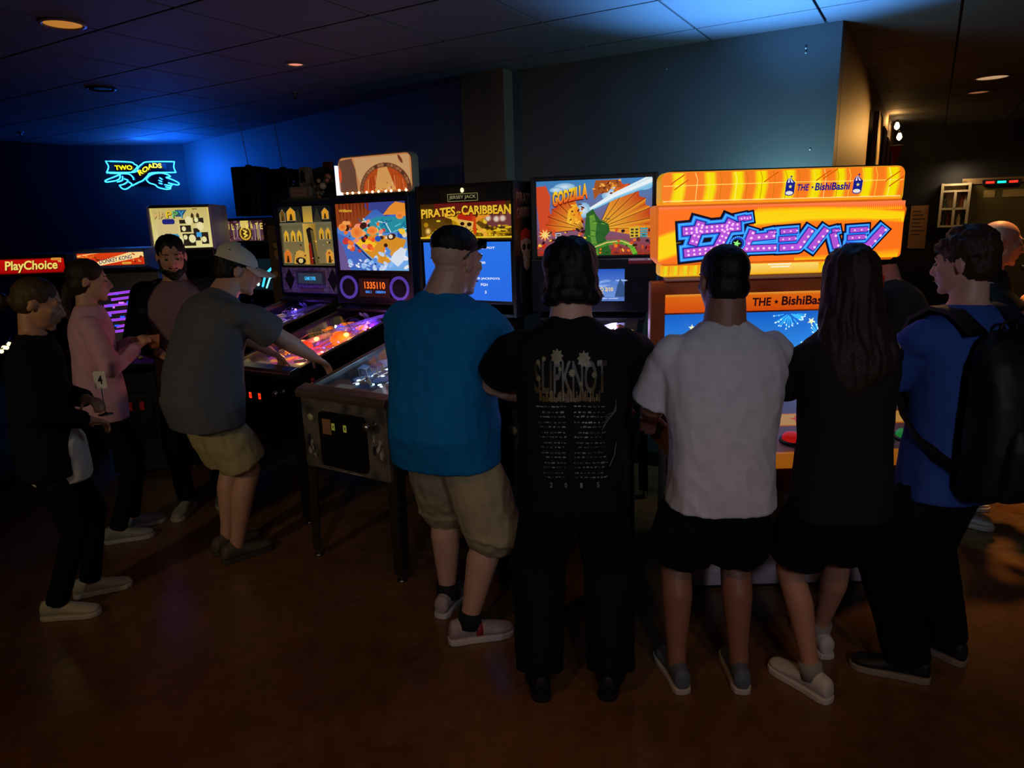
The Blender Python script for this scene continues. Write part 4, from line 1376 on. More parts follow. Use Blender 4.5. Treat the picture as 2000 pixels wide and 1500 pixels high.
    pn = MB().bb(-bw, bw, y - 0.03, y + 0.01, z0 + 0.0, a0 - 0.014).build('speaker_panel', mat('dark_screen_panel', (22, 23, 28), 0.25), t, bevel=0.008, seg=3)
    s0, s1 = 1.255, 1.435
    a = Art(0.36, s1 - s0, 430, 950, 940, 1215)
    a.rect(430, 950, 940, 1215, (30, 84, 190), (120, 160, 226))
    for k in range(16):
        a.ellipse(q.uniform(440, 930), q.uniform(1020, 1120), q.uniform(20, 50), q.uniform(5, 12), q.choice(((120, 160, 225), (160, 190, 240), (90, 140, 215))), 12)
    a.poly([(640, 1130), (640, 1030), (655, 995), (690, 985), (712, 1005), (722, 1060), (716, 1130)], (30, 42, 66))
    a.poly([(860, 1190), (885, 1080), (905, 1030), (925, 1060), (940, 1090), (940, 1190)], (50, 80, 130))
    a.poly([(580, 1190), (620, 1120), (740, 1110), (790, 1190)], (26, 34, 52))
    a.rect(430, 1180, 940, 1215, (86, 124, 196))
    a.text('SECRET COMBO 2/10', 508, 1100, 850, 1134, (250, 220, 130), bold=0.03)
    a.text('TOTAL TARGETS: BUILDING', 560, 1141, 776, 1153, (226, 200, 120), bold=0.02)
    a.text('2,500,000', 612, 1156, 740, 1176, (255, 255, 255), bold=0.04)
    a.text('2,500,000 AT NEXT RAMP MYSTERY AWARD', 480, 1188, 890, 1200, (225, 235, 255), bold=0.02)
    a.build('screen', pn, (0, y - 0.0312, (s0 + s1) / 2), 0.85)
    a = Art(0.13, 0.03, 0, 0, 130, 30)
    a.rect(0, 0, 130, 30, (120, 26, 40))
    a.rect(0, 0, 130, 14, (160, 120, 140))
    a.stroke([(108, 7), (118, 7)], 5, (250, 240, 240))
    a.stroke([(8, 7), (90, 7)], 3, (230, 200, 210), round_=False)
    a.build('sticker', pn, (0.265, y - 0.0306, 1.478), 0.3)
    MB().lathe([(0.05, 0), (0.05, 0.003), (0.046, 0.004)], (0.265, y - 0.03, 1.34), 24, axis=(0, -1, 0)).build('speaker_grille', mat('black_speaker_grille', (9, 9, 10), 0.8, bump=0.5, bscale=500), pn, True)
    MB().lathe([(0.05, 0), (0.05, 0.003), (0.046, 0.004)], (-0.265, y - 0.03, 1.34), 24, axis=(0, -1, 0)).build('speaker_grille', mat('black_speaker_grille', (9, 9, 10), 0.8, bump=0.5, bscale=500), pn, True)
    s_ = Art(0.25, 0.74, 0, 0, 250, 740)
    s_.rect(0, 0, 250, 740, (16, 40, 110), (10, 16, 50))
    for k in range(30):
        s_.ellipse(q.uniform(20, 230), q.uniform(20, 720), q.uniform(8, 40), q.uniform(6, 26), q.choice(((30, 80, 190), (10, 24, 70), (60, 120, 220))), 9, rot=q.uniform(0, 3))
    o = s_.build('backbox_side_art', t, (bw + 0.0008, y + 0.13, (z0 + z1) / 2), 0.25)
    o.rotation_euler = (0, 0, PI / 2)

def side_m(name, c, c2, v=14):
    return mat(name, c, 0.4, rgb2=c2, vscale=v)

AFp = pinball('pinball_machine', 'pinball machine with a lit haunted mansion backglass reading GAME OVER', (-2.19, 4.83, 0), YAW + R(1), 1.0, dict(
    seed=3, side=side_m('dark_blue_cabinet', (18, 16, 40), (8, 8, 20)), bbm=side_m('blue_black_backbox', (16, 22, 70), (6, 8, 26)), rail=mat('brass_rail', (170, 140, 70), 0.35, metal=1.0),
    coin=(200, 60, 30), coin_s=0.5, pf=((34, 22, 84), (20, 16, 50), (90, 50, 140), (60, 40, 120), (150, 90, 160), (24, 14, 40)), pfs=0.5, lights=((150, 90, 255), (255, 150, 220), (255, 230, 190), (120, 120, 255)), ls=1.2,
    plast=((120, 90, 190), (170, 110, 190), (60, 40, 130), (220, 180, 160)), ps=0.25, glowlamps=((0.05, 0.35, 1.0, (180, 120, 255)), (-0.05, 0.8, 0.9, (120, 80, 255))), back=back_mansion, top=1.95))
WWp = pinball('pinball_machine', 'pinball machine with river rafting backglass, score 1335110 and an orange arched topper', (-1.52, 4.03, 0), YAW + R(1.0), 1.0, dict(
    seed=5, side=side_m('navy_cabinet', (14, 14, 24), (6, 6, 12)), bbm=side_m('blue_black_backbox', (16, 22, 70), (6, 8, 26)), rail=M_BLACKM, bar=M_CHROME,
    coin=(255, 50, 20), coin_s=1.4, pf=((150, 50, 40), (120, 60, 130), (190, 90, 30), (220, 130, 60), (60, 50, 140), (160, 60, 110), (230, 180, 130)), pfs=0.75,
    lights=((255, 60, 30), (255, 190, 90), (80, 100, 255), (180, 90, 255), (255, 240, 210)), ls=3.0, nl=46, np=22,
    plast=((240, 120, 30), (60, 80, 230), (220, 60, 40), (140, 70, 200), (240, 190, 110)), ps=0.8,
    toys=((0.02, 0.6, 0.085, 0.07, (226, 120, 30), 0.5), (0.1, 0.86, 0.06, 0.08, (110, 60, 190), 0.4), (-0.13, 0.42, 0.05, 0.05, (240, 60, 24), 0.9), (0.15, 0.68, 0.05, 0.06, (230, 140, 40), 0.5)),
    glowlamps=((-0.05, 0.45, 1.6, (255, 70, 40)), (0.1, 0.78, 1.6, (150, 80, 255)), (0.0, 0.25, 1.6, (255, 200, 120)), (0.12, 0.55, 1.2, (255, 150, 60))), back=back_river, top=1.94, apron=mat('pale_apron', (150, 140, 130), 0.4)))
PCp = pinball('pinball_machine', 'pinball machine lettered PIRATES of the CARIBBEAN with a bright blue screen', (-0.845, 3.30, 0), YAW - R(1), 1.0, dict(
    seed=9, side=side_m('weathered_bronze_black', (112, 100, 86), (40, 36, 36), 9), bbm=side_m('bronze_black_backbox', (30, 26, 18), (12, 11, 9)), rail=M_DSTEEL, bar=mat('pewter_lock_bar', (176, 150, 124), 0.35, metal=0.9),
    coin=(150, 150, 60), coin_s=0.4, plate=True, trimart=((150, 140, 130), (78, 72, 74), (180, 168, 150), (40, 38, 44), (110, 96, 84)),
    pf=((20, 26, 50), (30, 40, 80), (60, 90, 140), (90, 110, 150), (14, 16, 26), (60, 44, 40)), pfs=0.5, lights=((170, 210, 255), (110, 170, 255), (240, 250, 255), (180, 240, 255)), ls=4.0, nl=60,
    plast=((90, 130, 190), (40, 60, 110), (150, 160, 180), (60, 60, 80)), ps=0.3, pops=((-0.1, 0.6), (0.06, 0.64), (-0.02, 0.52)),
    toys=((0.02, 0.32, 0.035, 0.012, (255, 170, 90), 1.0), (0.06, 0.36, 0.03, 0.012, (255, 190, 110), 1.0)),
    glowlamps=((0.0, 0.5, 1.2, (170, 210, 255)), (0.05, 0.85, 1.0, (170, 120, 255))), back=back_pirate, top=1.97, apron=mat('tan_apron', (150, 110, 84), 0.4)))
GZp = pinball('pinball_machine', 'pinball machine lettered GODZILLA with orange and green backglass, beside the orange machine', (0.22, 2.97, 0), R(-14), 1.02, dict(
    seed=12, side=side_m('grey_art_cabinet', (60, 58, 52), (16, 18, 24), 6), rail=M_BLACKM, bar=M_BLACKM, leg=M_BLACKM, coin=(255, 190, 70), coin_s=1.8,
    sideart=((60, 56, 44), (30, 36, 60), (110, 100, 80), (16, 14, 14), (24, 44, 80)),
    pf=((90, 80, 190), (120, 120, 220), (60, 110, 220), (200, 190, 230), (230, 120, 160), (250, 200, 120), (40, 40, 90)), pfs=0.55, lights=((120, 160, 255), (255, 255, 255), (60, 230, 220), (255, 190, 90), (210, 120, 255)), ls=2.2,
    plast=((70, 140, 240), (210, 200, 220), (200, 50, 60), (170, 120, 220), (250, 200, 90)), ps=0.8, np=22,
    toys=((0.16, 0.9, 0.045, 0.1, (110, 60, 40), 0.2), (-0.16, 0.92, 0.06, 0.07, (90, 170, 250), 0.8), (0.22, 0.93, 0.03, 0.06, (255, 210, 90), 1.0)),
    glowlamps=((-0.05, 0.8, 1.2, (150, 160, 255)), (0.12, 0.9, 1.0, (220, 200, 255)), (0.0, 0.3, 0.8, (200, 190, 255))), back=back_monster, top=1.95))
# apartment-like blocks standing on the monster machine's playfield rear
fld = [c for c in GZp.children if c.name.startswith('playfield') and c.name[9:10] in ('', '.')][0]
for (x, yy, w_, h_) in ((-0.03, 1.02, 0.1, 0.13), (0.06, 1.04, 0.07, 0.12)):
    b_ = MB().bb(x - w_ / 2, x + w_ / 2, yy, yy + 0.05, 0.99, 0.985 + h_).build('toy_building', glow('pale_building', (210, 200, 210), 0.55), fld, bevel=0.002)
    a = Art(w_ * 0.9, h_, 0, 0, 30, 40)
    for i in range(4):
        for j in range(3):
            a.rect(3 + j * 9, 4 + i * 9, 9 + j * 9, 10 + i * 9, (190, 40, 60))
    a.build('building_windows', fld, (x, yy - 0.001, 0.975 + h_ / 2), 0.6)
for k in range(3):
    MB().ell((0.115, 1.03, 1.0 + 0.03 * k), 0.01, None, 10, 8).build('teal_lamp', glow('teal_led', (40, 240, 220), 2.5), fld, True)
# ================================================================== UPRIGHT ARCADE CABINETS
def arcade(label, loc, yaw, w, H, mh, side, marq, marq_s, screen=None, scr_s=0.8, panel=M_BLACK, dep=0.62, sideart=None, tmold=M_BLACK):
    t = thing('arcade_cabinet', label, 'arcade cabinet', loc, yaw, 'upright arcade cabinets in the left corner')
    hw = w / 2
    k = H / 1.75
    zb = H - mh
    prof = [(0.10, 0.04), (0.10, 0.82 * k), (-0.04, 0.88 * k), (-0.05, 0.93 * k), (0.16, 1.0 * k), (0.30, zb - 0.04), (0.06, zb), (0.06, H - 0.01), (0.12, H), (dep, H), (dep, 0.04)]
    for sgn in (-1, 1):
        x0, x1 = sgn * hw, sgn * (hw - 0.02)
        sp = MB().prism(prof, 'x', min(x0, x1), max(x0, x1)).build('side_panel', side, t, bevel=0.003)
        if sideart and sgn == sideart[0]:
            o = sideart[1].build('side_art', sp, (sgn * (hw + 0.0008), sideart[2], sideart[3]), sideart[4])
            o.rotation_euler = (0, 0, PI / 2 * sgn)
    ix = hw - 0.02
    MB().bb(-ix, ix, 0.11, 0.13, 0.04, 0.82 * k).build('front_panel', panel, t)
    MB().bb(-ix, ix, 0.13, dep - 0.02, 0.04, 0.06).build('bottom_panel', M_BLACK, t)
    MB().bb(-ix, ix, dep - 0.02, dep, 0.06, H - 0.02).build('back_panel', M_BLACK, t)
    MB().bb(-ix, ix, 0.1, dep, H - 0.02, H).build('top_panel', M_BLACK, t)
    cp = MB().prism([(-0.035, 0.885 * k), (-0.04, 0.92 * k), (0.15, 0.985 * k), (0.15, 0.95 * k)], 'x', -ix, ix).build('control_panel', mat('worn_black_panel', (24, 22, 26), 0.35, var=0.4), t, bevel=0.003)
    for j, x in enumerate((-0.14, 0.05)):
        x *= w / 0.6
        b0 = V((x, 0.04, 0.945 * k))
        MB().cyl(b0, b0 + V((0, -0.012, 0.07)), 0.006).build('joystick_shaft', M_CHROME, cp)
        MB().ell(b0 + V((0, -0.014, 0.08)), 0.017).build('joystick_ball', mat('red_ball', (190, 24, 24), 0.25), cp, True)
        for i in range(2):
            MB().lathe([(0.016, 0), (0.016, 0.005), (0.011, 0.006), (0.011, 0.011)], b0 + V((0.06 + 0.04 * i, 0.02 * i, 0.005)), 14, axis=(0, -0.3, 1)).build('push_button', mat('button_%d' % i, [(210, 200, 60), (200, 40, 40)][i], 0.3), cp, 'auto')
    mon = MB().add([(-ix, 0.165, 1.0 * k), (ix, 0.165, 1.0 * k), (ix, 0.30, zb - 0.05), (-ix, 0.30, zb - 0.05), (-ix, 0.19, 1.0 * k), (ix, 0.19, 1.0 * k), (ix, 0.32, zb - 0.05), (-ix, 0.32, zb - 0.05)],
                   [(3, 2, 1, 0), (4, 5, 6, 7), (0, 1, 5, 4), (1, 2, 6, 5), (2, 3, 7, 6), (3, 0, 4, 7)]).build('monitor_bezel', M_BLACK, t)
    if screen:
        hgt = zb - 0.05 - 1.0 * k
        tilt = -math.atan2(0.135, hgt)
        o = screen.build('monitor_screen', t, (0, 0.2325 - 0.0015, (1.0 * k + zb - 0.05) / 2), scr_s, tilt=tilt)
    # marquee light box
    MB().bb(-ix, ix, 0.075, 0.2, zb + 0.012, H - 0.022).build('marquee_box', M_BLACK, t)
    marq.build('marquee_sign', t, (0, 0.0735, (zb + H - 0.01) / 2), marq_s)
    for z in (zb + 0.004, H - 0.016):
        MB().bb(-ix, ix, 0.058, 0.074, z - 0.008, z + 0.008).build('marquee_retainer', tmold, t)
    MB().prism([(0.075, zb + 0.01), (0.30, zb - 0.045), (0.30, zb - 0.03), (0.075, zb + 0.02)], 'x', -ix, ix).build('speaker_shelf', M_BLACK, t)
    cdr = MB().prism(rrect(-0.11, 0.11, 0.3, 0.6, 0.01), 'y', 0.1, 0.11).build('coin_door', M_BLACKM, t, bevel=0.002)
    for x in (-0.04, 0.04):
        MB().bb(x - 0.014, x + 0.014, 0.094, 0.1, 0.5, 0.56).build('coin_slot', glow('coin_red', (160, 30, 14), 0.06), cdr)
    return t

q = random.Random(21)
# red sign at the left edge
a = Art(0.46, 0.128, 0, 380, 470, 560)
a.rect(0, 380, 470, 560, (206, 16, 10), (160, 6, 6))
a.rect(0, 380, 470, 402, (90, 6, 4))
a.rect(0, 540, 470, 560, (60, 4, 2))
for dx, c_ in ((5, (70, 4, 2)), (0, (255, 226, 110))):
    a.text('PlayChoice', 44 + dx, 414 + dx, 415 + dx, 536 + dx, c_, shear=0.18, bold=0.025)
a.poly(rrect(376, 450, 394, 418, 10), (240, 170, 60))
a.text('Nintendo', 386, 399, 441, 412, (180, 20, 10), bold=0.02)
a.text('10', 424, 420, 446, 440, (255, 226, 110), bold=0.03)
p = aty(62, 516, 5.2)
arcade('arcade cabinet with a red PlayChoice marquee at the left edge', (p.x, p.y - 0.06, 0), R(8), 0.50, 1.605, 0.15, side_m('black_side', (18, 18, 22), (10, 10, 12)), a, 0.85)
# the orange banana-yellow marquee
a = Art(0.42, 0.098, 590, 300, 1045, 440)
a.rect(590, 300, 1045, 440, (226, 66, 14), (200, 40, 8))
a.poly([(700, 440), (1045, 355), (1045, 300), (980, 300), (720, 395)], (255, 214, 140))
a.poly([(590, 345), (700, 318), (820, 300), (760, 300), (590, 330)], (255, 190, 110))
for k in range(26):
    a.ellipse(q.uniform(610, 730), q.uniform(325, 425), q.uniform(6, 22), q.uniform(5, 15), q.choice(((150, 40, 6), (226, 96, 24), (110, 26, 6), (240, 130, 40))), 9, rot=q.uniform(0, 3))
for k in range(14):
    a.ellipse(q.uniform(965, 1030), q.uniform(320, 410), q.uniform(4, 12), q.uniform(4, 9), q.choice(((120, 24, 10), (60, 10, 10), (240, 160, 80), (200, 50, 20))), 8, rot=q.uniform(0, 3))
for dx, c_ in ((3, (255, 240, 200)), (0, (24, 18, 60))):
    a.text('DONKEY KONG', 735 + dx, 378 + dx, 962 + dx, 418 + dx, c_, bold=0.02, slope=46)
a.poly(rrect(888, 952, 405, 424, 9), (250, 190, 60))
a.text('Nintendo', 897, 409, 944, 420, (120, 20, 8), bold=0.02)
s_ = Art(0.36, 0.34, 700, 630, 920, 800)
s_.rect(700, 630, 920, 800, (6, 4, 14))
for i, (y_, xa, xb) in enumerate(((650, 712, 840), (668, 745, 870), (690, 715, 895), (715, 725, 905), (742, 720, 915), (765, 760, 870), (782, 750, 912))):
    s_.stroke([(xa, y_ + 6), (xb, y_ - 4)], 9, (190, 70, 230), round_=False)
    s_.stroke([(xa, y_ + 6), (xb, y_ - 4)], 3, (90, 60, 240), round_=False)
for i in range(16):
    u, v = q.uniform(715, 900), q.uniform(650, 780)
    s_.rect(u, v, u + q.uniform(8, 24), v + q.uniform(6, 12), q.choice(((40, 90, 255), (120, 80, 255), (230, 120, 255))))
p = aty(219, 500, 4.75)
DKc = arcade('blue-sided arcade cabinet with an orange DONKEY KONG marquee and violet screen', (p.x - 0.02, p.y - 0.03, 0), R(10), 0.46, 1.64, 0.12, side_m('blue_side', (20, 90, 170), (10, 50, 110)), a, 0.9, s_, 1.0, tmold=mat('blue_tmold', (30, 90, 170), 0.4))
# cream marquee
a = Art(0.455, 0.345, 495, 605, 1060, 1020)
a.rect(495, 605, 1060, 1020, (226, 206, 110), (232, 220, 140))
a.rect(510, 620, 1045, 1008, (206, 184, 104), (236, 226, 156))
cols_ = [(130, 80, 30), (130, 80, 30), (214, 168, 20), (200, 140, 10), (40, 90, 150)]
a.poly([(735, 640), (850, 640), (800, 705), (735, 705)], (44, 88, 120))
for i, ch in enumerate('MAPPY'):
    x_ = 528 + i * 60
    a.text(ch, x_ + 3, 653, x_ + 57, 722, (50, 30, 10), bold=0.03)
    a.text(ch, x_, 650, x_ + 54, 718, [(214, 180, 110), (214, 180, 110), (240, 200, 30), (90, 190, 110), (70, 160, 220)][i], bold=0.01)
# plain abstract blocks in place of the printed characters
a.poly(rrect(545, 745, 735, 930, 60), (216, 196, 130))
a.poly(rrect(600, 720, 725, 775, 20), (30, 34, 120))
a.poly(rrect(615, 750, 870, 950, 30), (60, 150, 206))
a.star(700, 895, 18, (250, 220, 40))
for (x0_, y0_, x1_, y1_) in ((765, 735, 860, 772), (765, 790, 870, 855), (780, 870, 900, 990), (900, 720, 1000, 770), (890, 820, 950, 940), (960, 860, 1030, 975)):
    a.rect(x0_, y0_, x1_, y1_, (36, 30, 20))
for (u, v, r_) in ((800, 822, 20), (855, 745, 34), (960, 800, 34), (870, 920, 34), (805, 905, 20), (985, 930, 24), (930, 740, 20), (760, 930, 26)):
    a.ellipse(u, v, r_, r_ * 1.2, (240, 230, 170), 14)
a.rect(915, 860, 965, 905, (60, 160, 220))
for u in (897, 950):
    a.poly([(u - 14, 718), (u + 14, 718), (u + 14, 690), (u, 668), (u - 14, 690)], (60, 44, 20))
a.text('namco', 905, 628, 950, 640, (60, 40, 20), bold=0.03)
p = aty(356, 446, 5.85)
arcade('white-sided arcade cabinet with a large cream MAPPY marquee', (p.x, p.y - 0.06, 0), R(9), 0.50, 1.955, 0.36, mat('white_side', (200, 204, 214), 0.45, var=0.1), a, 0.85)
# spaced gold lettering marquee with a round emblem
a = Art(0.50, 0.21, 1145, 730, 1560, 950)
a.rect(1145, 730, 1560, 950, (60, 30, 36), (90, 56, 70))
for k in range(40):
    a.ellipse(q.uniform(1160, 1550), q.uniform(740, 945), q.uniform(8, 34), q.uniform(6, 24), q.choice(((84, 50, 60), (120, 80, 100), (50, 24, 26), (110, 70, 50))), 9, rot=q.uniform(0, 3))
for i in range(24):
    u = 1230 + i * 12
    a.stroke([(u, q.uniform(750, 800)), (u, q.uniform(880, 940))], 5, q.choice(((200, 170, 190), (120, 80, 110), (230, 200, 120))), round_=False)
a.ellipse(1360, 865, 70, 78, (30, 20, 10), 20)
a.ellipse(1360, 865, 60, 68, (220, 170, 50), 20)
a.ellipse(1360, 865, 44, 50, (70, 44, 14), 20)
a.stroke([(1345, 835), (1375, 850), (1345, 870), (1378, 885), (1350, 900)], 14, (255, 220, 90))
a.poly([(1320, 745), (1400, 745), (1400, 800), (1380, 815), (1340, 815), (1320, 800)], (240, 210, 110))
for i, ch in enumerate('ULTIMATE'):
    x_ = 1180 + i * 48
    a.text(ch, x_, 772, x_ + (26 if ch != 'I' else 9), 830, (255, 226, 110), bold=0.02)
a.rect(1185, 932, 1225, 944, (220, 60, 30))
sa = Art(0.5, 1.5, 0, 0, 100, 300)
sa.rect(0, 0, 100, 300, (96, 66, 34), (60, 40, 26))
for k in range(50):
    sa.ellipse(q.uniform(6, 94), q.uniform(6, 294), q.uniform(4, 18), q.uniform(4, 16), q.choice(((130, 90, 40), (80, 50, 24), (160, 110, 60), (50, 30, 18))), 10, rot=q.uniform(0, 3))
for r_, c_ in ((30, (176, 110, 84)), (22, (120, 70, 60)), (12, (190, 130, 110))):
    sa.ellipse(52, 60, r_, r_, c_, 18)
us = Art(0.36, 0.3, 0, 0, 100, 80)
us.rect(0, 0, 100, 80, (8, 20, 26))
us.stroke([(56, 70), (62, 40), (80, 26), (92, 20)], 8, (60, 210, 240))
us.stroke([(70, 74), (78, 50), (94, 40)], 6, (150, 240, 255))
us.ellipse(40, 66, 5, None, (200, 250, 255))
p = aty(474, 450, 6.6)
arcade('arcade cabinet with spaced gold ULTIMATE lettering and brown side art, below the hanging speakers', (p.x - 0.02, p.y - 0.04, 0), R(-24), 0.50, 1.845, 0.22, side_m('brown_side', (84, 58, 30), (50, 34, 22)), a, 0.75, us, 1.2,
       sideart=(1, sa, 0.34, 1.02, 0.06))

# ================================================================== THE BIG ORANGE MACHINE
def orange_machine():
    YF = 3.2
    base_y = 2.98
    A, B = aty(1281, 452, YF), aty(1768, 452, YF)
    cx = (A.x + B.x) / 2
    w = B.x - A.x
    zt, zm1, zm0, zb = (aty(1527, y_, YF).z for y_ in (329, 394, 513, 536))
    t = thing('party_game_machine', 'big orange and yellow party game machine lettered THE BishiBashi with large button panel', 'arcade machine', (cx, base_y, 0))
    yf = YF - base_y
    O = (255, 128, 30)
    Yl = (255, 206, 20)
    plas = glow('orange_lit_plastic', (250, 120, 24), 0.55)
    yplas = glow('yellow_lit_plastic', (250, 180, 24), 0.55)
    hw = w / 2
    # marquee: three stacked lit mouldings
    up_ = MB().prism(rrect(-hw + 0.025, hw - 0.012, zm1 - 0.02, zt, 0.035), 'y', yf + 0.02, yf + 0.13).build('marquee_upper', yplas, t, bevel=0.01, seg=3)
    mid = MB().prism([(-hw, zm1 - 0.01), (-hw + 0.012, zm1), (hw - 0.03, zm1), (hw, zm1 - 0.045), (hw - 0.03, zm0 + 0.02), (hw - 0.05, zm0), (-hw + 0.035, zm0), (-hw + 0.005, zm0 + 0.03)], 'y', yf, yf + 0.15).build('marquee_body', plas, t, bevel=0.012, seg=3)
    low = MB().prism(rrect(-hw + 0.03, hw - 0.09, zb, zm0 + 0.02, 0.02), 'y', yf + 0.02, yf + 0.13).build('marquee_lower', yplas, t, bevel=0.008, seg=3)
    # --- upper print
    X0, X1 = 40, 1930
    def mw(wd):
        return wd / (X1 - X0) * w
    a = Art(mw(1815), zt - zm1 - 0.012, 85, 80, 1900, 310)
    a.poly([(p_[0], p_[1]) for p_ in rrect(85, 1900, 80, 310, 50)], O)
    stripes = [(170, 250), (410, 480), (615, 690), (790, 865), (995, 1075), (1200, 1270), (1390, 1450), (1590, 1650), (1770, 1850)]
    for i, (s0, s1) in enumerate(stripes):
        for dx in (-14, 0, 14):
            pass
        c0, c1 = O, (252, 230, 0)
        a.strip([(s0 - 20, 86), (s0 - 12, 200), (s0 - 30, 306)], [(s0 + 14, 86), (s0 + 24, 200), (s0 + 6, 306)], c0, c1)
        a.strip([(s0 + 14, 86), (s0 + 24, 200), (s0 + 6, 306)], [(s1 - 14, 86), (s1 - 4, 200), (s1 - 22, 306)], c1, c1)
        a.strip([(s1 - 14, 86), (s1 - 4, 200), (s1 - 22, 306)], [(s1 + 16, 86), (s1 + 26, 200), (s1 + 8, 306)], c1, c0)
    for u in (235, 345, 440, 525, 640, 720, 830, 925, 1015, 1110, 1225, 1305, 1400, 1490, 1590, 1690, 1790):
        a.stroke([(u - 12, 86), (u + 6, 140), (u, 220), (u - 6, 300)], 4, q.choice(((250, 220, 60), (190, 120, 0), (255, 240, 140))), round_=False)
    a.stroke([(95, 182), (1000, 178), (1890, 184)], 5, (255, 236, 110), round_=False)
    a.stroke([(95, 298), (1880, 306)], 6, (255, 240, 150), round_=False)
    for (u, v) in ((150, 130), (180, 170), (1760, 150), (1790, 190), (850, 130), (1240, 130), (1290, 120)):
        a.stroke([(u, v + 40), (u + 40, v + 10), (u + 100, v - 30)], 9, (214, 96, 0))
    ink = (30, 24, 130)
    a.text('THE', 1098, 196, 1188, 246, ink, shear=0.2, bold=0.03)
    a.star(1213, 222, 13, ink)
    a.text('BishiBashi', 1230, 190, 1495, 248, ink, shear=0.14, bold=0.03)
    for u in (1045, 1550):
        a.poly([(u - 38, 265), (u - 32, 180), (u + 36, 180), (u + 30, 265)], (22, 30, 140))
        for k in range(5):
            a.poly([(u - 34 + k * 14, 182), (u - 22 + k * 14, 182), (u - 4 + (k - 2) * 3, 148), (u - 10 + (k - 2) * 3, 148)], (240, 236, 250) if k % 2 else (22, 30, 140))
        a.ellipse(u - 6, 262, 34, 20, (22, 30, 140))
        a.ellipse(u - 6, 260, 28, 15, (240, 236, 225))
        a.star(u, 212, 15, (250, 240, 120))
        a.star(u + 4, 137, 12, ink)
    a.build('upper_print', up_, (mw((85 + 1900) / 2 - 985), yf + 0.0195, (zt + zm1) / 2 + 0.003), 0.9)
    # --- main print
    a = Art(mw(1850), zm1 - zm0 - 0.02, 60, 322, 1910, 775)
    a.poly(rrect(60, 1910, 322, 775, 30), (255, 116, 26))
    a.strip([(60, 322), (1000, 322), (1910, 322)], [(60, 350), (1000, 345), (1910, 372)], (255, 130, 80), (255, 110, 24))
    def band(c0, c1, c2, c3):
        a.strip(c0, c1, (255, 116, 26), (255, 212, 10))
        a.strip(c1, c2, (255, 212, 10), (255, 216, 16))
        a.strip(c2, c3, (255, 216, 16), (255, 112, 22))
    band([(780, 350), (1200, 345), (1600, 365), (1910, 400)], [(780, 385), (1200, 372), (1600, 388), (1910, 420)], [(780, 470), (1200, 440), (1600, 446), (1910, 476)], [(780, 500), (1200, 475), (1600, 474), (1910, 500)])
    band([(60, 540), (140, 510), (220, 480)], [(60, 570), (140, 545), (220, 520)], [(60, 730), (140, 705), (260, 650)], [(60, 768), (140, 742), (280, 690)])
    a.strip([(1100, 745), (1500, 725), (1900, 700)], [(1100, 775), (1500, 772), (1885, 772)], (255, 120, 26), (255, 206, 16))
    for i in range(70):
        for (y_, sg) in ((352 + i * 0.3, 1), (492 - i * 0.2, -1)):
            u = 800 + i * 15.6
            a.poly([(u, y_ + 14 * sg), (u + 7, y_ - 14 * sg), (u + 12, y_ + 14 * sg)], (250, 190, 16) if sg > 0 else (250, 140, 20), same=True)
    # katakana lettering, built as layered strokes
    za = [([(265, 515), (645, 490)], 66), ([(366, 468), (325, 600)], 66), ([(594, 462), (512, 640)], 66), ([(280, 690), (495, 670)], 66)]
    zd = [([(668, 428), (690, 424)], 36), ([(712, 427), (734, 423)], 36)]
    bi = [([(758, 545), (716, 668)], 50), ([(748, 584), (915, 572)], 50), ([(716, 670), (928, 668)], 50)]
    bd = [([(892, 545), (902, 543)], 26), ([(918, 545), (928, 543)], 26)]
    si1 = [([(990, 541), (1085, 536)], 36), ([(984, 602), (1078, 598)], 36), ([(995, 670), (1118, 667), (1196, 545)], 50)]
    ba = [([(1310, 545), (1222, 672)], 50), ([(1376, 585), (1400, 664)], 48)]
    bad = [([(1374, 546), (1382, 544)], 24), ([(1398, 546), (1406, 544)], 24)]
    si2 = [([(1514, 546), (1614, 542)], 36), ([(1500, 606), (1600, 602)], 36), ([(1500, 675), (1636, 680), (1742, 550)], 50)]
    groups = [za, zd, bi, bd, si1, ba, bad, si2]
    allst = [s2 for g in groups for s2 in g]
    def sq(pts, e):
        p0, p1, pa, pb = V(pts[0]), V(pts[1]), V(pts[-1]), V(pts[-2])
        s_ = p0 + (p0 - p1).normalized() * e
        e_ = pa + (pa - pb).normalized() * e
        return [tuple(s_)] + [tuple(x_) for x_ in pts[1:-1]] + [tuple(e_)]
    for extra, c_ in ((122, (10, 8, 26)), (78, (40, 120, 235)), (62, (80, 190, 255)), (42, (40, 130, 250)), (20, (28, 26, 130))):
        for pts, w_ in allst:
            ex = extra * (0.62 if w_ < 60 else 0.9)
            a.stroke(sq(pts, w_ * 0.42 + ex * 0.46), w_ + ex, c_, round_='joint')
    for pts, w_ in allst:
        a.stroke(sq(pts, w_ * 0.42), w_, (178, 84, 214), round_='joint')
    for pts, w_ in allst:
        if w_ < 30:
            sp, rr, rows = 16, 4, (0,)
        elif w_ < 60:
            sp, rr, rows = 42, 12 if w_ > 40 else 8, (0,)
        else:
            sp, rr, rows = 36, 11, (-16, 16)
        for i in range(len(pts) - 1):
            (ax, ay), (bx, by) = pts[i], pts[i + 1]
            L = math.hypot(bx - ax, by - ay)
            n_ = max(1, int(L / sp))
            nx, ny = -(by - ay) / L, (bx - ax) / L
            for k in range(n_ + 1):
                u = k / n_
                for ro in rows:
                    px_, py_ = ax + (bx - ax) * u + nx * ro, ay + (by - ay) * u + ny * ro
                    a.ellipse(px_, py_, rr, None, (236, 150, 236), 10)
                    a.ellipse(px_, py_, rr * 0.6, None, (255, 236, 255), 8)
    a.ellipse(640, 622, 60, None, (28, 60, 190), 24)
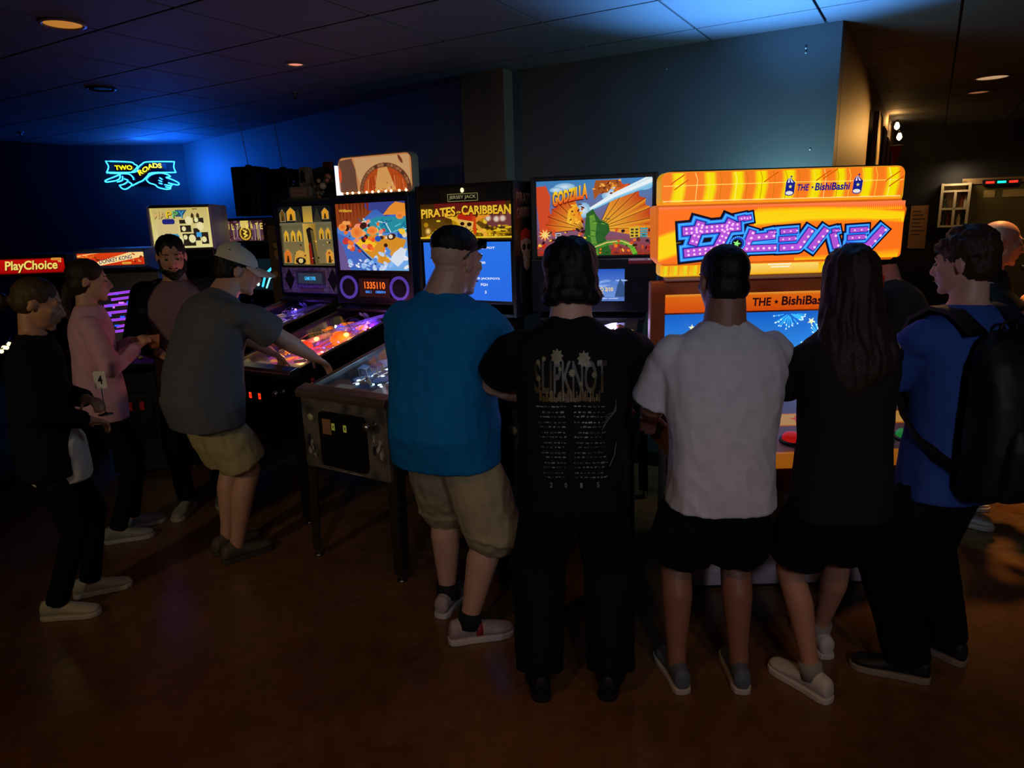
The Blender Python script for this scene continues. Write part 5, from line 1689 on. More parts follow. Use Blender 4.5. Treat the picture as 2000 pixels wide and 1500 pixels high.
    for k in range(22):
        a.ellipse(640 + 52 * math.cos(k * 2 * PI / 22), 622 + 52 * math.sin(k * 2 * PI / 22), 5, None, (90, 220, 255), 8)
    a.ellipse(632, 628, 40, None, (8, 8, 24), 22)
    a.star(632, 628, 34, (20, 120, 40), rot=-76)
    a.star(630, 624, 30, (150, 250, 130), rot=-76)
    a.build('main_print', mid, (mw((60 + 1910) / 2 - 985), yf - 0.0005, (zm1 + zm0) / 2), 0.95)
    a = Art(mw(1690), zm0 - zb - 0.008, 85, 795, 1775, 870)
    a.rect(85, 795, 1775, 870, (250, 170, 20), (255, 200, 30))
    for i in range(22):
        u = 110 + i * 76
        a.strip([(u, 797), (u - 6, 868)], [(u + 30, 797), (u + 20, 868)], (250, 190, 20), (220, 236, 30))
        a.stroke([(u + 44, 797), (u + 40, 868)], 4, (210, 110, 10), round_=False)
    a.rect(740, 797, 1300, 866, (255, 224, 110), (255, 190, 50))
    for y_, xa, xb in ((803, 915, 1085), (822, 940, 1075)):
        a.stroke([(xa, y_), (xb, y_)], 9, (255, 250, 226))
    a.build('lower_print', low, (mw((85 + 1775) / 2 - 985), yf + 0.0195, (zm0 + zb) / 2 + 0.002), 0.9)
    MB().bb(-hw + 0.08, hw - 0.1, yf + 0.03, yf + 0.12, zt, zt + 0.006).build('marquee_lid', M_BLACK, t, bevel=0.004)
    # --- cabinet behind
    dk = mat('dark_plum_cabinet', (44, 24, 30), 0.4, var=0.2)
    wht = mat('off_white_cabinet', (206, 192, 202), 0.45, var=0.06)
    MB().bb(-0.42, 0.46, yf + 0.13, yf + 0.62, 0.69, zt - 0.12).build('rear_cabinet', dk, t, bevel=0.01)
    # base
    base = MB()
    base.prism([(0.02, 0.015), (0.0, 0.10), (0.0, 0.55), (-0.06, 0.68), (0.65, 0.68), (0.65, 0.015)], 'x', -0.44, 0.44)
    bs = base.build('base', wht, t, bevel=0.012, seg=3)
    for sgn in (-1, 1):
        MB().lathe([(0.013, 0), (0.013, 0.004), (0.004, 0.006)], (0.22 * sgn - 0.0 + 0.04, 0.0, 0.27), 14, axis=(0, -1, 0)).build('lock', M_BLACKM, bs, True)
        for yy in (0.06, 0.58):
            MB().lathe([(0.03, 0), (0.03, 0.012), (0.012, 0.02)], (sgn * 0.38, yy, 0), 14).build('foot', M_BLACKM, bs, True)
    MB().bb(-0.445, 0.445, 0.03, 0.6, 0.0, 0.014).build('kick_plate', M_BLACK, bs)
    # control panel: wide tray
    W2 = 0.56
    pan = MB().prism([(-0.40, 0.765), (-0.42, 0.80), (-0.40, 0.825), (0.26, 0.93), (0.26, 0.70), (-0.1, 0.68)], 'x', -W2, W2).build('control_panel', mat('pale_panel_top', (232, 190, 170), 0.3, var=0.05), t, bevel=0.008, seg=3)
    MB().prism([(-0.425, 0.772), (-0.438, 0.80), (-0.41, 0.829), (-0.385, 0.829), (-0.395, 0.80), (-0.395, 0.772)], 'x', -W2 - 0.01, W2 + 0.01).build('panel_lip', glow('orange_lip', (230, 130, 30), 0.3), pan, bevel=0.006, seg=2)
    MB().prism([(-0.415, 0.77), (-0.37, 0.66), (-0.05, 0.62), (-0.05, 0.70), (-0.3, 0.77)], 'x', -W2, W2).build('panel_skirt', mat('crimson_skirt', (150, 20, 60), 0.35), pan, bevel=0.006)
    for x in (-W2 - 0.012, W2 - 0.018):
        MB().prism([(-0.42, 0.76), (-0.43, 0.83), (0.24, 0.96), (0.24, 0.7)], 'x', x, x + 0.03).build('panel_end_cap', mat('amber_cap', (230, 140, 40), 0.35), pan, bevel=0.006)
    bcols = ((230, 30, 24), (24, 160, 60), (40, 80, 220))
    sn = (0.105, 0.66)
    nrm = V((0, -0.157, 0.988))
    k = 0
    for st in (-0.36, 0.0, 0.36):
        for i in range(3):
            x = st + (i - 1) * 0.105
            yy = -0.30
            zz = 0.825 + (yy + 0.40) * 0.159
            c0 = V((x, yy, zz))
            MB().lathe([(0.05, 0), (0.05, 0.01), (0.042, 0.014), (0.042, 0.004)], c0, 24, axis=nrm).build('button_ring', mat('dark_button_ring', (40, 20, 30), 0.3), pan, 'auto')
            MB().lathe([(0.04, 0.0), (0.04, 0.02), (0.034, 0.03), (0.02, 0.037), (0.002, 0.039)], c0, 24, axis=nrm).build('dome_button', glow('dome_%d' % i, bcols[i], 0.35), pan, 'auto')
    for st in (-0.36, 0.0, 0.36):
        a = Art(0.3, 0.12, 0, 0, 30, 12)
        a.rect(0, 0, 30, 12, (250, 150, 40))
        a.rect(1, 1, 29, 11, (255, 190, 90))
        a.star(15, 6, 4, (250, 90, 40))
        o = a.build('station_print', pan, (st, -0.10, 0.826 + 0.30 * 0.159), 0.35)
        o.rotation_euler = (-(PI / 2 - math.atan(0.159)), 0, 0)
    # screen surround
    zs1, zs0 = 1.285, 0.96
    ys = 0.34
    MB().bb(-0.56, 0.56, ys, ys + 0.06, zs0 - 0.02, zs1 + 0.16).build('screen_surround', mat('orange_surround', (214, 110, 50), 0.4), t, bevel=0.006)
    a = Art(0.98, 0.088, 0, 0, 980, 88)
    a.rect(0, 0, 980, 88, (250, 120, 20), (236, 84, 10))
    a.rect(0, 0, 980, 12, (255, 170, 60), (250, 130, 30))
    a.text('THE', 420, 26, 510, 66, (50, 10, 16), bold=0.03, shear=0.05)
    a.star(535, 48, 13, (50, 10, 16))
    a.text('BishiBashi', 560, 22, 800, 66, (50, 10, 16), bold=0.03, shear=0.05)
    a.poly([(832, 30), (870, 24), (880, 44), (862, 54), (850, 66), (832, 50)], (30, 8, 12))
    a.build('screen_header', t, (0.0, ys - 0.0008, zs1 + 0.052), 0.7)
    a = Art(0.98, zs1 - zs0, 0, 0, 980, 330)
    a.rect(0, 0, 980, 330, (20, 96, 200), (60, 160, 250))
    def burst(u, v, r_, c_, n_):
        for k2 in range(n_):
            an = q.uniform(0, 2 * PI)
            r0, r1 = r_ * q.uniform(.1, .5), r_ * q.uniform(.6, 1)
            if not 8 < v + r1 * math.sin(an) < 322 or not 8 < v + r0 * math.sin(an) < 322 or not 8 < u + r1 * math.cos(an) < 972:
                continue
            a.stroke([(u + r0 * math.cos(an), v + r0 * math.sin(an)), (u + r1 * math.cos(an), v + r1 * math.sin(an))], 4, c_)
            a.ellipse(u + r1 * math.cos(an), v + r1 * math.sin(an), 4, None, (220, 250, 255), 6)
    burst(600, 10, 80, (60, 190, 255), 44)
    burst(770, 150, 110, (90, 210, 255), 60)
    burst(640, 290, 120, (60, 150, 255), 50)
    burst(240, 120, 120, (110, 210, 255), 50)
    burst(900, 280, 90, (150, 120, 255), 40)
    a.star(690, 44, 20, (240, 250, 200), rot=-60)
    a.ellipse(772, 52, 32, 24, (210, 240, 90), 16)
    a.ellipse(772, 46, 18, 10, (240, 255, 190), 12)
    for k2 in range(5):
        a.stroke([(752 + k2 * 10, 70), (748 + k2 * 12, 98)], 6, (190, 230, 80))
    a.star(120, 60, 18, (240, 250, 200))
    a.build('game_screen', t, (0, ys - 0.0008, (zs0 + zs1) / 2), 0.95)
    # shelf between marquee and screen
    MB().bb(-0.5, 0.5, yf + 0.06, yf + 0.129, zs1 + 0.165, zb + 0.005).build('speaker_housing', mat('warm_grey_housing', (190, 160, 150), 0.5), t, bevel=0.006)
    for x in (-0.3, 0.3):
        MB().lathe([(0.045, 0), (0.045, 0.004), (0.04, 0.005)], (x, yf + 0.06, zs1 + 0.20), 20, axis=(0, -1, 0)).build('speaker_grille', mat('black_speaker_grille', (9, 9, 10), 0.8, bump=0.5, bscale=500), t, True)
    return t, cx, base_y, zt
BB, BBX, BBY, BBZ = orange_machine()
# LED floodlight on a short stand behind the orange machine, washing the wall and ceiling pale blue
fp = V((1.44, 3.97, 0.0))
t = thing('flood_light', 'LED floodlight on a stand behind the orange machine', 'floodlight', fp)
MB().cyl((0, 0, 0.02), (0, 0, 1.52), 0.012).build('pole', M_BLACKM, t, True)
MB().lathe([(0.12, 0), (0.12, 0.012), (0.02, 0.022), (0.014, 0.04)], n=24).build('stand_base', M_BLACKM, t, 'auto')
MB().bb(-0.07, 0.07, -0.04, 0.04, 1.52, 1.60).build('housing', M_BLACKM, t, bevel=0.005)
MB().bb(-0.06, 0.06, -0.03, 0.03, 1.60, 1.604).build('lens', glow('flood_lens', (150, 200, 255), 3), t)
light('flood_lamp', 'SPOT', fp + V((0, 0, 1.63)), 650, (0.10, 0.38, 1.0), 0.05, fp + V((-0.10, -0.36, 2.63)), 96, 0.9)
light('flood_lamp', 'POINT', fp + V((0.10, 0.06, 1.74)), 17.0, (0.36, 0.80, 0.92), 0.08)
# ================================================================== PEOPLE
def rot_axes(yaw, pitch=0.0, roll=0.0):
    return Matrix.Rotation(yaw, 3, 'Z') @ Matrix.Rotation(pitch, 3, 'X') @ Matrix.Rotation(roll, 3, 'Y')

def remesh(mb, voxel, smooth, name, material, parent, folds=None, cut=None):
    me = mb.mesh('tmp')
    ob = bpy.data.objects.new('tmp', me)
    COL.objects.link(ob)
    m = ob.modifiers.new('r', 'REMESH')
    m.mode = 'VOXEL'
    m.voxel_size = voxel
    if smooth:
        s = ob.modifiers.new('s', 'SMOOTH')
        s.factor = 0.5
        s.iterations = smooth
    dg = bpy.context.evaluated_depsgraph_get()
    dg.update()
    out = bpy.data.meshes.new_from_object(ob.evaluated_get(dg))
    bpy.data.objects.remove(ob)
    bpy.data.meshes.remove(me)
    out.name = name
    if folds:
        co = [v.co.copy() for v in out.vertices]
        no = [v.normal.copy() for v in out.vertices]
        for i, v in enumerate(out.vertices):
            v.co = co[i] + no[i] * folds(co[i])
    o = link(name, out, material, parent, True)
    return o

def cloth_folds(seed, amp, sc=(7, 7, 3.0)):
    off = V((seed * 3.1, seed * 1.7, seed * 2.3))
    def f(p):
        q1 = V((p.x * sc[0], p.y * sc[1], p.z * sc[2])) + off
        n1 = noise.noise(q1)
        n2 = noise.noise(V((p.x * sc[0] * 2.1 + p.z * 6, p.y * sc[1] * 2.1, p.z * sc[2] * 2.6 - p.x * 5)) + off)
        ridge = 1 - abs(n2) * 2
        return amp * (0.8 * n1 + 0.45 * ridge - 0.2)
    return f

def hair_folds(seed, amp, sc=(60, 60, 14)):
    off = V((seed * 5.3, seed, 0))
    def f(p):
        return amp * noise.noise(V((p.x * sc[0], p.y * sc[1], p.z * sc[2])) + off)
    return f

def ering(c, ax, ay, n=28, pw=2.5):
    out = []
    for i in range(n):
        a = 2 * PI * i / n
        ca, sa = math.cos(a), math.sin(a)
        u = math.copysign(abs(ca) ** (2 / pw), ca)
        v = math.copysign(abs(sa) ** (2 / pw), sa)
        out.append(c + ax * u + ay * v)
    return out

def ik(a, b, l1, l2, pole):
    d = b - a
    L = min(d.length, (l1 + l2) * 0.999)
    dn = d.normalized()
    x = (l1 * l1 - l2 * l2 + L * L) / (2 * L)
    h = math.sqrt(max(0, l1 * l1 - x * x))
    pl = V(pole) - dn * V(pole).dot(dn)
    pl = pl.normalized() if pl.length > 1e-4 else V((0, 1, 0))
    return a + dn * x + pl * h, a + dn * L

def skin_mat(name, rgb):
    m = mat(name, rgb, 0.5, var=0.1, vscale=16, bump=0.04, bscale=350)
    b = m.node_tree.nodes['Principled BSDF']
    b.inputs['Subsurface Weight'].default_value = 0.08
    b.inputs['Subsurface Scale'].default_value = 0.01
    return m

def hand(mb, w, d, nrm, thumb, k, curl):
    """palm and five fingers; w wrist, d finger direction, nrm back-of-hand normal, thumb side"""
    d = d.normalized()
    nrm = (nrm - d * nrm.dot(d)).normalized()
    s = thumb - d * thumb.dot(d) - nrm * thumb.dot(nrm)
    s = s.normalized() if s.length > 1e-3 else d.cross(nrm)
    rm = Matrix((s, nrm, d)).transposed()
    mb.ell(w + d * 0.048 * k, (0.041 * k, 0.016 * k, 0.056 * k), rm, 16, 10)
    mb.cap(w - d * 0.02 * k, 0.024 * k, w + d * 0.03 * k, 0.022 * k, 12)
    for i, (off, L) in enumerate(((0.030, 0.074), (0.010, 0.084), (-0.010, 0.078), (-0.029, 0.060))):
        p = w + d * (0.088 - 0.004 * abs(i - 1)) * k + s * off * k
        ang = 0.12
        r_ = 0.0092 * k
        for j, fr in enumerate((0.45, 0.31, 0.24)):
            ang += curl * (0.55 if j == 0 else 0.75)
            dd = d * math.cos(ang) - nrm * math.sin(ang)
            q2 = p + dd * L * fr * k
            mb.cap(p, r_, q2, r_ * 0.93, 10)
            p, r_ = q2, r_ * 0.93
    p = w + d * 0.028 * k + s * 0.03 * k
    td = (d * 0.62 + s * 0.72 - nrm * 0.32 * (0.5 + curl)).normalized()
    for L, r_ in ((0.042, 0.0125), (0.034, 0.0105), (0.026, 0.009)):
        q2 = p + td * L * k
        mb.cap(p, r_ * k, q2, r_ * 0.9 * k, 10)
        p = q2
        td = (td + d * 0.25 - nrm * 0.12 * curl).normalized()

def person(label, loc, yaw, H=1.75, bulk=1.0, female=False, skin=(196, 150, 124), feet=((-0.12, 0.0, 10), (0.12, 0.0, -10)),
           hip=(0, 0, 0), lean=(0.03, 0.08), side=0.0, twist=0.0, head=(0, 0, 0), head_off=(0, 0, 0), lhand=None, rhand=None, lpole=(-0.6, -0.6, -0.5), rpole=(0.6, -0.6, -0.5),
           shirt=None, shirt_rgb=(40, 40, 44), sleeve=0.55, sleeve_r=1.0, hem=-0.12, hemw=0.0, bottoms='pants', bot_rgb=(20, 20, 24), bot_len=1.0, bot_loose=1.0,
           shoe_rgb=(200, 196, 190), sole_rgb=(210, 206, 200), sock=None, hair='short', hair_rgb=(14, 12, 12), curl=(0.7, 0.7), beard=None, voxel=0.008, fold=0.006, seed=1, hs=1.06, belly=0.0, collar=0.0, shoulder=1.0, pal=(None, None)):
    k = k_body = H / 1.75
    t = thing('person', label, 'person', loc, yaw)
    info = {'root': t, 'k': k}
    # ------------------------------------------------ skeleton
    hipc = V((hip[0], hip[1], (0.93 + hip[2]) * k))
    N = 40
    top = 0.585 * k
    pts = [hipc.copy()]
    dirs = []
    for i in range(N):
        u = (i + 0.5) / N
        an = lean[0] + (lean[1] - lean[0]) * u
        d = V((math.sin(side) * 1.0, math.sin(an), math.cos(an))).normalized()
        pts.append(pts[-1] + d * (top / N))
        dirs.append(d)
    dirs.append(dirs[-1])
    def spine(s):
        """s metres above the hip centre (scaled) -> point, right, forward, up"""
        s = s * k
        if s <= 0:
            u0 = dirs[0]
            p = hipc + V((0, 0, 1)) * s
            uu = V((0, 0, 1))
            tw = 0.0
        else:
            f = min(s / top, 0.9999) * N
            i = int(f)
            p = pts[i].lerp(pts[i + 1], f - i)
            uu = dirs[i]
            tw = twist * min(1, s / top)
        rt = Matrix.Rotation(tw, 3, 'Z') @ V((1, 0, 0))
        fw = uu.cross(rt).normalized()
        rt = fw.cross(uu).normalized()
        return p, rt, fw, uu
    def ring(s, hw_, hd_, yo=0.0, pw=2.5, n=28):
        p, rt, fw, uu = spine(s)
        return ering(p + fw * yo * k, rt * hw_ * k, fw * hd_ * k, n, pw)
    shw = (0.158 if female else 0.178) * shoulder
    sp, srt, sfw, suu = spine(0.468)
    sh = [sp - srt * shw * k, sp + srt * shw * k]
    ua, fa = 0.285 * k, 0.255 * k
    hands = []
    for i, (h_, pl) in enumerate(((lhand, lpole), (rhand, rpole))):
        sg = -1 if i == 0 else 1
        if h_ is None:
            h_ = (sg * 0.26, 0.06, 0.86)
        tgt = V(h_) * 1.0
        el, wr = ik(sh[i], tgt, ua, fa, V(pl))
        hands.append((el, wr))
    knees, ankles = [], []
    for i, (fx, fy, fyaw) in enumerate(feet):
        sg = -1 if i == 0 else 1
        hj = hipc + V((sg * 0.092 * k, 0, -0.03 * k))
        fwd = V((-math.sin(R(fyaw)), math.cos(R(fyaw)), 0))
        an = V((fx, fy, 0.085 * k))
        kn, an2 = ik(hj, an, 0.43 * k, 0.42 * k, fwd + V((0, 0, 0.05)))
        knees.append((hj, kn))
        ankles.append((an, fwd))
    np_, nrt, nfw, nuu = spine(0.57)
    Rh = rot_axes(*head)
    hc = np_ + nuu * 0.128 * k + nfw * 0.02 * k + V(head_off)
    info.update(hc=hc, Rh=Rh, spine=spine, hands=hands, sh=sh, ankles=ankles, knees=knees)
    def hp(x, y, z):
        return hc + Rh @ (V((x, y, z)) * (k_body * hs))
    # ------------------------------------------------ body
    b = MB()
    bk = bulk * (0.92 if female else 1.0)
    b.ring_loft([ring(-0.10, .12 * bk, .095 * bk), ring(0.0, .155 * bk, .11 * bk), ring(0.12, .138 * bk, .10 * bk), ring(0.25, .148 * bk, .10 * bk), ring(0.40, .158 * bk, .105 * bk, 0.01), ring(0.49, .14 * bk, .085 * bk), ring(0.555, .07, .06)])
    for i in (0, 1):
        el, wr = hands[i]
        ar = 0.82 if sleeve > 1 else 1.0
        b.cap(sh[i] - suu * 0.02 * k, 0.05 * k * bk * ar, sh[i].lerp(el, 0.45), 0.05 * k * bk * ar)
        b.cap(sh[i].lerp(el, 0.4), 0.051 * k * bk * ar, el, 0.042 * k * bk * ar)
        b.cap(el, 0.042 * k * bk * ar, el.lerp(wr, 0.35), 0.043 * k * bk * ar)
        b.cap(el.lerp(wr, 0.35), 0.043 * k * bk * ar, wr, 0.027 * k)
        fd = (wr - el).normalized()
        sg = -1 if i == 0 else 1
        up = V((0, 0, 1)) if pal[i] is None else V(pal[i])
        if abs(up.dot(fd)) > 0.85:
            up = V((sg, 0.2, 0))
            th = V((0, 1, 0))
        else:
            th = V((-sg, 0.15, 0.1))
        hand(b, wr, fd, up, th, k * (0.93 if female else 1.0), curl[i])
        hj, kn = knees[i]
        an, fw = ankles[i]
        lr_ = 0.72 if bottoms == 'pants' else 1.0
        bk_ = bk
        bk = bk * lr_
        b.cap(hj, 0.078 * k * bk, kn, 0.056 * k * bk)
        calf = kn.lerp(an, 0.32) - fw * 0.014 * k
        b.cap(kn, 0.055 * k * bk, calf, 0.057 * k * bk)
        b.cap(calf, 0.057 * k * bk, kn.lerp(an, 0.82), 0.037 * k * bk)
        b.cap(kn.lerp(an, 0.8), 0.037 * k * bk, an, 0.038 * k)
        bk = bk_
        b.cap(an - V((0, 0, 0.03 * k)), 0.035 * k, an + fw * 0.12 * k - V((0, 0, 0.05 * k)), 0.026 * k)
    # neck and head
    k = k_body * hs
    nk = 0.86 if female else 0.55 + 0.5 * bulk
    b.cap(np_ - nuu * 0.06 * k_body, 0.066 * k * nk, hp(0, -0.022, -0.055), 0.056 * k * nk)
    b.ell(hp(0, -0.012, 0.03), (.072 * k, .092 * k, .082 * k), Rh)
    b.ell(hp(0, 0.028, -0.02), (.063 * k, .064 * k, .085 * k), Rh)
    b.ell(hp(0, 0.032, -0.068), (.051 * k, .055 * k, .042 * k), Rh)
    b.ell(hp(0, 0.074, -0.094), (.022 * k, .018 * k, .018 * k), Rh)
    b.cap(hp(0, 0.087, 0.014), 0.008 * k, hp(0, 0.109, -0.026), 0.0125 * k, 10)
    for sg in (-1, 1):
        b.ell(hp(0.013 * sg, 0.097, -0.030), 0.0105 * k, None, 10, 8)
        b.ell(hp(0.04 * sg, 0.062, -0.012), (0.024 * k, 0.02 * k, 0.02 * k), Rh, 12, 8)
        b.ell(hp(0.0755 * sg, -0.012, -0.008), (.0085 * k, .0165 * k, .030 * k), Rh @ Matrix.Rotation(R(-10), 3, 'X') @ Matrix.Rotation(R(14) * sg, 3, 'Z'), 12, 8)
    b.cap(hp(-0.036, 0.074, 0.027), 0.014 * k, hp(0.036, 0.074, 0.027), 0.014 * k, 10)
    b.ell(hp(0, 0.090, -0.052), (.023 * k, .010 * k, .0065 * k), Rh, 12, 8)
    b.ell(hp(0, 0.088, -0.064), (.020 * k, .010 * k, .007 * k), Rh, 12, 8)
    body = remesh(b, min(voxel, 0.0075), 2, 'body', skin_mat('skin_%d_%d_%d' % skin, skin), t)
    for sg in (-1, 1):
        e = MB().ell(hp(0.030 * sg, 0.0825, 0.004), (0.012 * k, 0.009 * k, 0.007 * k), Rh, 12, 8).build('eye', mat('eye_white', (130, 122, 116), 0.4), body, True)
        MB().ell(hp(0.030 * sg, 0.0895, 0.003), (0.0055 * k, 0.003 * k, 0.0055 * k), Rh, 10, 6).build('iris', mat('dark_iris', (26, 18, 14), 0.15), body, True)
        MB().cap(hp(0.018 * sg, 0.0895, 0.031), 0.0035 * k, hp(0.047 * sg, 0.077, 0.031), 0.003 * k, 8).build('eyebrow', mat('brow_%d_%d_%d' % hair_rgb, hair_rgb, 0.8), body, True)
    MB().cap(hp(-0.017, 0.0975, -0.0585), 0.0025 * k, hp(0.017, 0.0975, -0.0585), 0.0025 * k, 8).build('lips', mat('lip_red', (150, 84, 76), 0.4), body, True)
    # ------------------------------------------------ clothes
    k = k_body
    W_ = (0.92 if female else 1.0) * bulk
    sr = shirt or [(hem, .186 + hemw, .150), (0.0, .184, .150 + belly), (0.12, .174, .138 + belly), (0.26, .182, .13 + belly * .4), (0.38, .196, .134), (0.44, .192, .126), (0.485, .168, .108), (0.52, .118, .090), (0.553, .078 + collar, .072 + collar)]
    c = MB()
    c.ring_loft([ring(s_, w_ * W_ if s_ < 0.5 else w_ * (0.5 + 0.5 * W_), d_ * W_ if s_ < 0.5 else d_ * (0.5 + 0.5 * W_), 0.006) for s_, w_, d_ in sr])
    for i in (0, 1):
        el, wr = hands[i]
        sg = -1 if i == 0 else 1
        r0 = 0.078 * W_ * k * sleeve_r
        c.ell(sh[i] - suu * 0.022 * k + (el - sh[i]).normalized() * 0.02 * k, (r0 * 0.82, r0 * 0.86, r0 * 0.72))
        if sleeve <= 1.0:
            e_ = sh[i].lerp(el, sleeve)
            m1 = sh[i].lerp(e_, 0.42)
            c.cap(sh[i] - suu * 0.02 * k, r0 * 0.66, m1, r0 * 0.86)
            c.cyl(m1, e_, r0 * 0.86, r0 * 0.94, 18)
        else:
            c.cap(sh[i] - suu * 0.022 * k, r0 * 0.72, sh[i].lerp(el, 0.4), r0 * 0.84)
            c.cap(sh[i].lerp(el, 0.4), r0 * 0.84, el, r0 * 0.78)
            c.cyl(el, el.lerp(wr, min(1, sleeve - 1)), r0 * 0.77, r0 * 0.56, 16)
    top_o = remesh(c, voxel, 7, 'shirt' if sleeve <= 1 else 'sweater', mat('cloth_%d_%d_%d' % shirt_rgb, shirt_rgb, 0.85, var=0.1, vscale=30, bump=0.12, bscale=420, spec=0.2), t, cloth_folds(seed, fold))
    info['shirt'] = top_o
    c = MB()
    bl = bot_loose
    c.ring_loft([ring(-0.14, .150 * W_, .118 * W_), ring(-0.06, .168 * W_, .128 * W_), ring(0.04, .164 * W_, .122 * W_), ring(0.09, .155 * W_, .115 * W_)])
    for i in (0, 1):
        hj, kn = knees[i]
        an, fw = ankles[i]
        r0 = 0.096 * W_ * k
        hj = hj + V((0.02 * k if i == 0 else -0.02 * k, 0, -0.045 * k))
        if bottoms == 'shorts':
            e_ = hj.lerp(kn, bot_len) if bot_len <= 1 else kn.lerp(an, bot_len - 1)
            mid_ = hj.lerp(kn, 0.5 * bot_len)
            c.cap(hj + V((0, 0, 0.02 * k)), r0 * 0.98, mid_, r0 * bl)
            if bot_len > 1:
                c.cap(mid_, r0 * bl, kn, r0 * bl * 0.95)
                c.cyl(kn, e_, r0 * bl * 0.98, r0 * bl, 20)
            else:
                c.cyl(mid_, e_, r0 * bl * 1.02, r0 * bl * 1.04, 20)
        else:
            c.cap(hj + V((0, 0, 0.02 * k)), r0 * 0.96, kn, r0 * 0.72 * bl)
            lo = kn.lerp(an, 0.55)
            c.cap(kn, r0 * 0.72 * bl, lo, r0 * 0.64 * bl)
            c.cyl(lo, an + V((0, 0, 0.0 * k)), r0 * 0.64 * bl, r0 * 0.62 * bl, 18)
    bo = remesh(c, voxel, 3, 'shorts' if bottoms == 'shorts' else 'trousers', mat('cloth_%d_%d_%d' % bot_rgb, bot_rgb, 0.85, var=0.12, vscale=24, bump=0.12, bscale=380, spec=0.2), t, cloth_folds(seed + 9, fold * 1.15, (9, 9, 4)))
    # ------------------------------------------------ shoes
    for i in (0, 1):
        an, fw = ankles[i]
        rt = V((fw.y, -fw.x, 0))
        g = V((an.x, an.y, 0))
        L = 0.285 * k
        secs = ((-0.30, .020, .055), (-0.26, .034, .085), (-0.1, .037, .095), (0.08, .036, .086), (0.25, .041, .062), (0.45, .046, .046), (0.6, .040, .038), (0.68, .022, .030))
        m_ = MB()
        rings = []
        for u, w_, h_ in secs:
            c0 = g + fw * u * L * 1.0
            rings.append([c0 + rt * (w_ * k * math.cos(a_)) + V((0, 0, 0.016 * k + max(0, h_ * k * 0.5 * (1 + math.sin(a_)) - 0.0))) for a_ in [2 * PI * j / 18 for j in range(18)]])
        m_.ring_loft(rings)
        sh_o = remesh(m_, 0.006, 2, 'shoe', mat('shoe_%d_%d_%d' % shoe_rgb, shoe_rgb, 0.6, var=0.12, vscale=40, bump=0.1, bscale=200), t)
        so = MB()
        out_ = [(-0.315, .012), (-0.29, .03), (-0.2, .039), (0.05, .039), (0.25, .044), (0.46, .050), (0.6, .045), (0.67, .030), (0.705, .010)]
        poly = [g + fw * u * L + rt * w_ * k for u, w_ in out_] + [g + fw * u * L - rt * w_ * k for u, w_ in reversed(out_)]
        so.ring_loft([[p + V((0, 0, 0.001)) for p in poly], [p + V((0, 0, 0.026 * k)) for p in poly]])
        so.build('sole', mat('sole_%d_%d_%d' % sole_rgb, sole_rgb, 0.6, var=0.08), sh_o, bevel=0.004)
        if sock:
            MB().cyl(an - V((0, 0, 0.02 * k)), an + (knees[i][1] - an).normalized() * 0.05 * k, 0.044 * k * max(1, bk * 0.95), 0.045 * k * max(1, bk * 0.95), 18).build('sock', mat('sock_%d_%d_%d' % sock, sock, 0.9), t, True)
    # ------------------------------------------------ hair
    k = k_body * hs
    hm = mat('hair_%d_%d_%d' % hair_rgb, hair_rgb, 0.55, var=0.35, vscale=70, bump=0.35, bscale=160, spec=0.35)
    h = MB()
    vx, sm, hf = 0.0065, 1, hair_folds(seed, 0.006)
    if hair == 'short':
        h.ell(hp(0, -0.022, 0.040), (.080 * k, .096 * k, .084 * k), Rh)
        h.ell(hp(0, -0.045, -0.012), (.073 * k, .066 * k, .066 * k), Rh)
    elif hair == 'thick':
        h.ell(hp(0, -0.022, 0.042), (.091 * k, .106 * k, .092 * k), Rh)
        h.ell(hp(0, -0.048, -0.018), (.086 * k, .078 * k, .072 * k), Rh)
        for i in range(26):
            an_ = R(-205 + 230 * i / 25)
            h.ell(hp(0.070 * math.cos(an_), -0.045 + 0.060 * math.sin(an_), -0.060 - 0.004 * (i % 3)), 0.029, None, 10, 8)
        hf = hair_folds(seed, 0.009, (34, 34, 14))
        sm = 3
    elif hair == 'curly':
        h.ell(hp(0, -0.022, 0.044), (.082 * k, .098 * k, .086 * k), Rh)
        h.ell(hp(0, -0.05, -0.012), (.076 * k, .066 * k, .066 * k), Rh)
        for i in range(70):
            an_ = q.uniform(0, 2 * PI)
            el_ = q.uniform(0.15, 1.5)
            r1 = V((0.080 * math.cos(an_) * math.cos(el_), -0.015 + 0.097 * math.sin(an_) * math.cos(el_), 0.042 + 0.085 * math.sin(el_)))
            h.ell(hc + Rh @ (r1 * k), q.uniform(0.011, 0.019), None, 8, 6)
        hf = hair_folds(seed, 0.006, (90, 90, 90))
    elif hair == 'fade':
        h.ell(hp(0, -0.016, 0.058), (.0755 * k, .093 * k, .066 * k), Rh)
        hf = hair_folds(seed, 0.003)
    elif hair == 'buzz':
        h.ell(hp(0, -0.018, 0.036), (.0765 * k, .0935 * k, .081 * k), Rh)
        h.ell(hp(0, -0.038, -0.02), (.0715 * k, .062 * k, .062 * k), Rh)
        hf = hair_folds(seed, 0.002)
    elif hair == 'bun':
        hf = hair_folds(seed, 0.003)
        h.ell(hp(0, -0.020, 0.038), (.078 * k, .095 * k, .083 * k), Rh)
        h.ell(hp(0, -0.042, -0.005), (.073 * k, .064 * k, .062 * k), Rh)
        h.ell(hp(0, -0.145, -0.03), (.042 * k, .038 * k, .042 * k), Rh)
        h.cap(hp(0, -0.1, -0.01), 0.022 * k, hp(0, -0.13, -0.03), 0.022 * k)
    elif hair == 'tied':
        hf = hair_folds(seed, 0.003)
        h.ell(hp(0, -0.020, 0.040), (.080 * k, .097 * k, .085 * k), Rh)
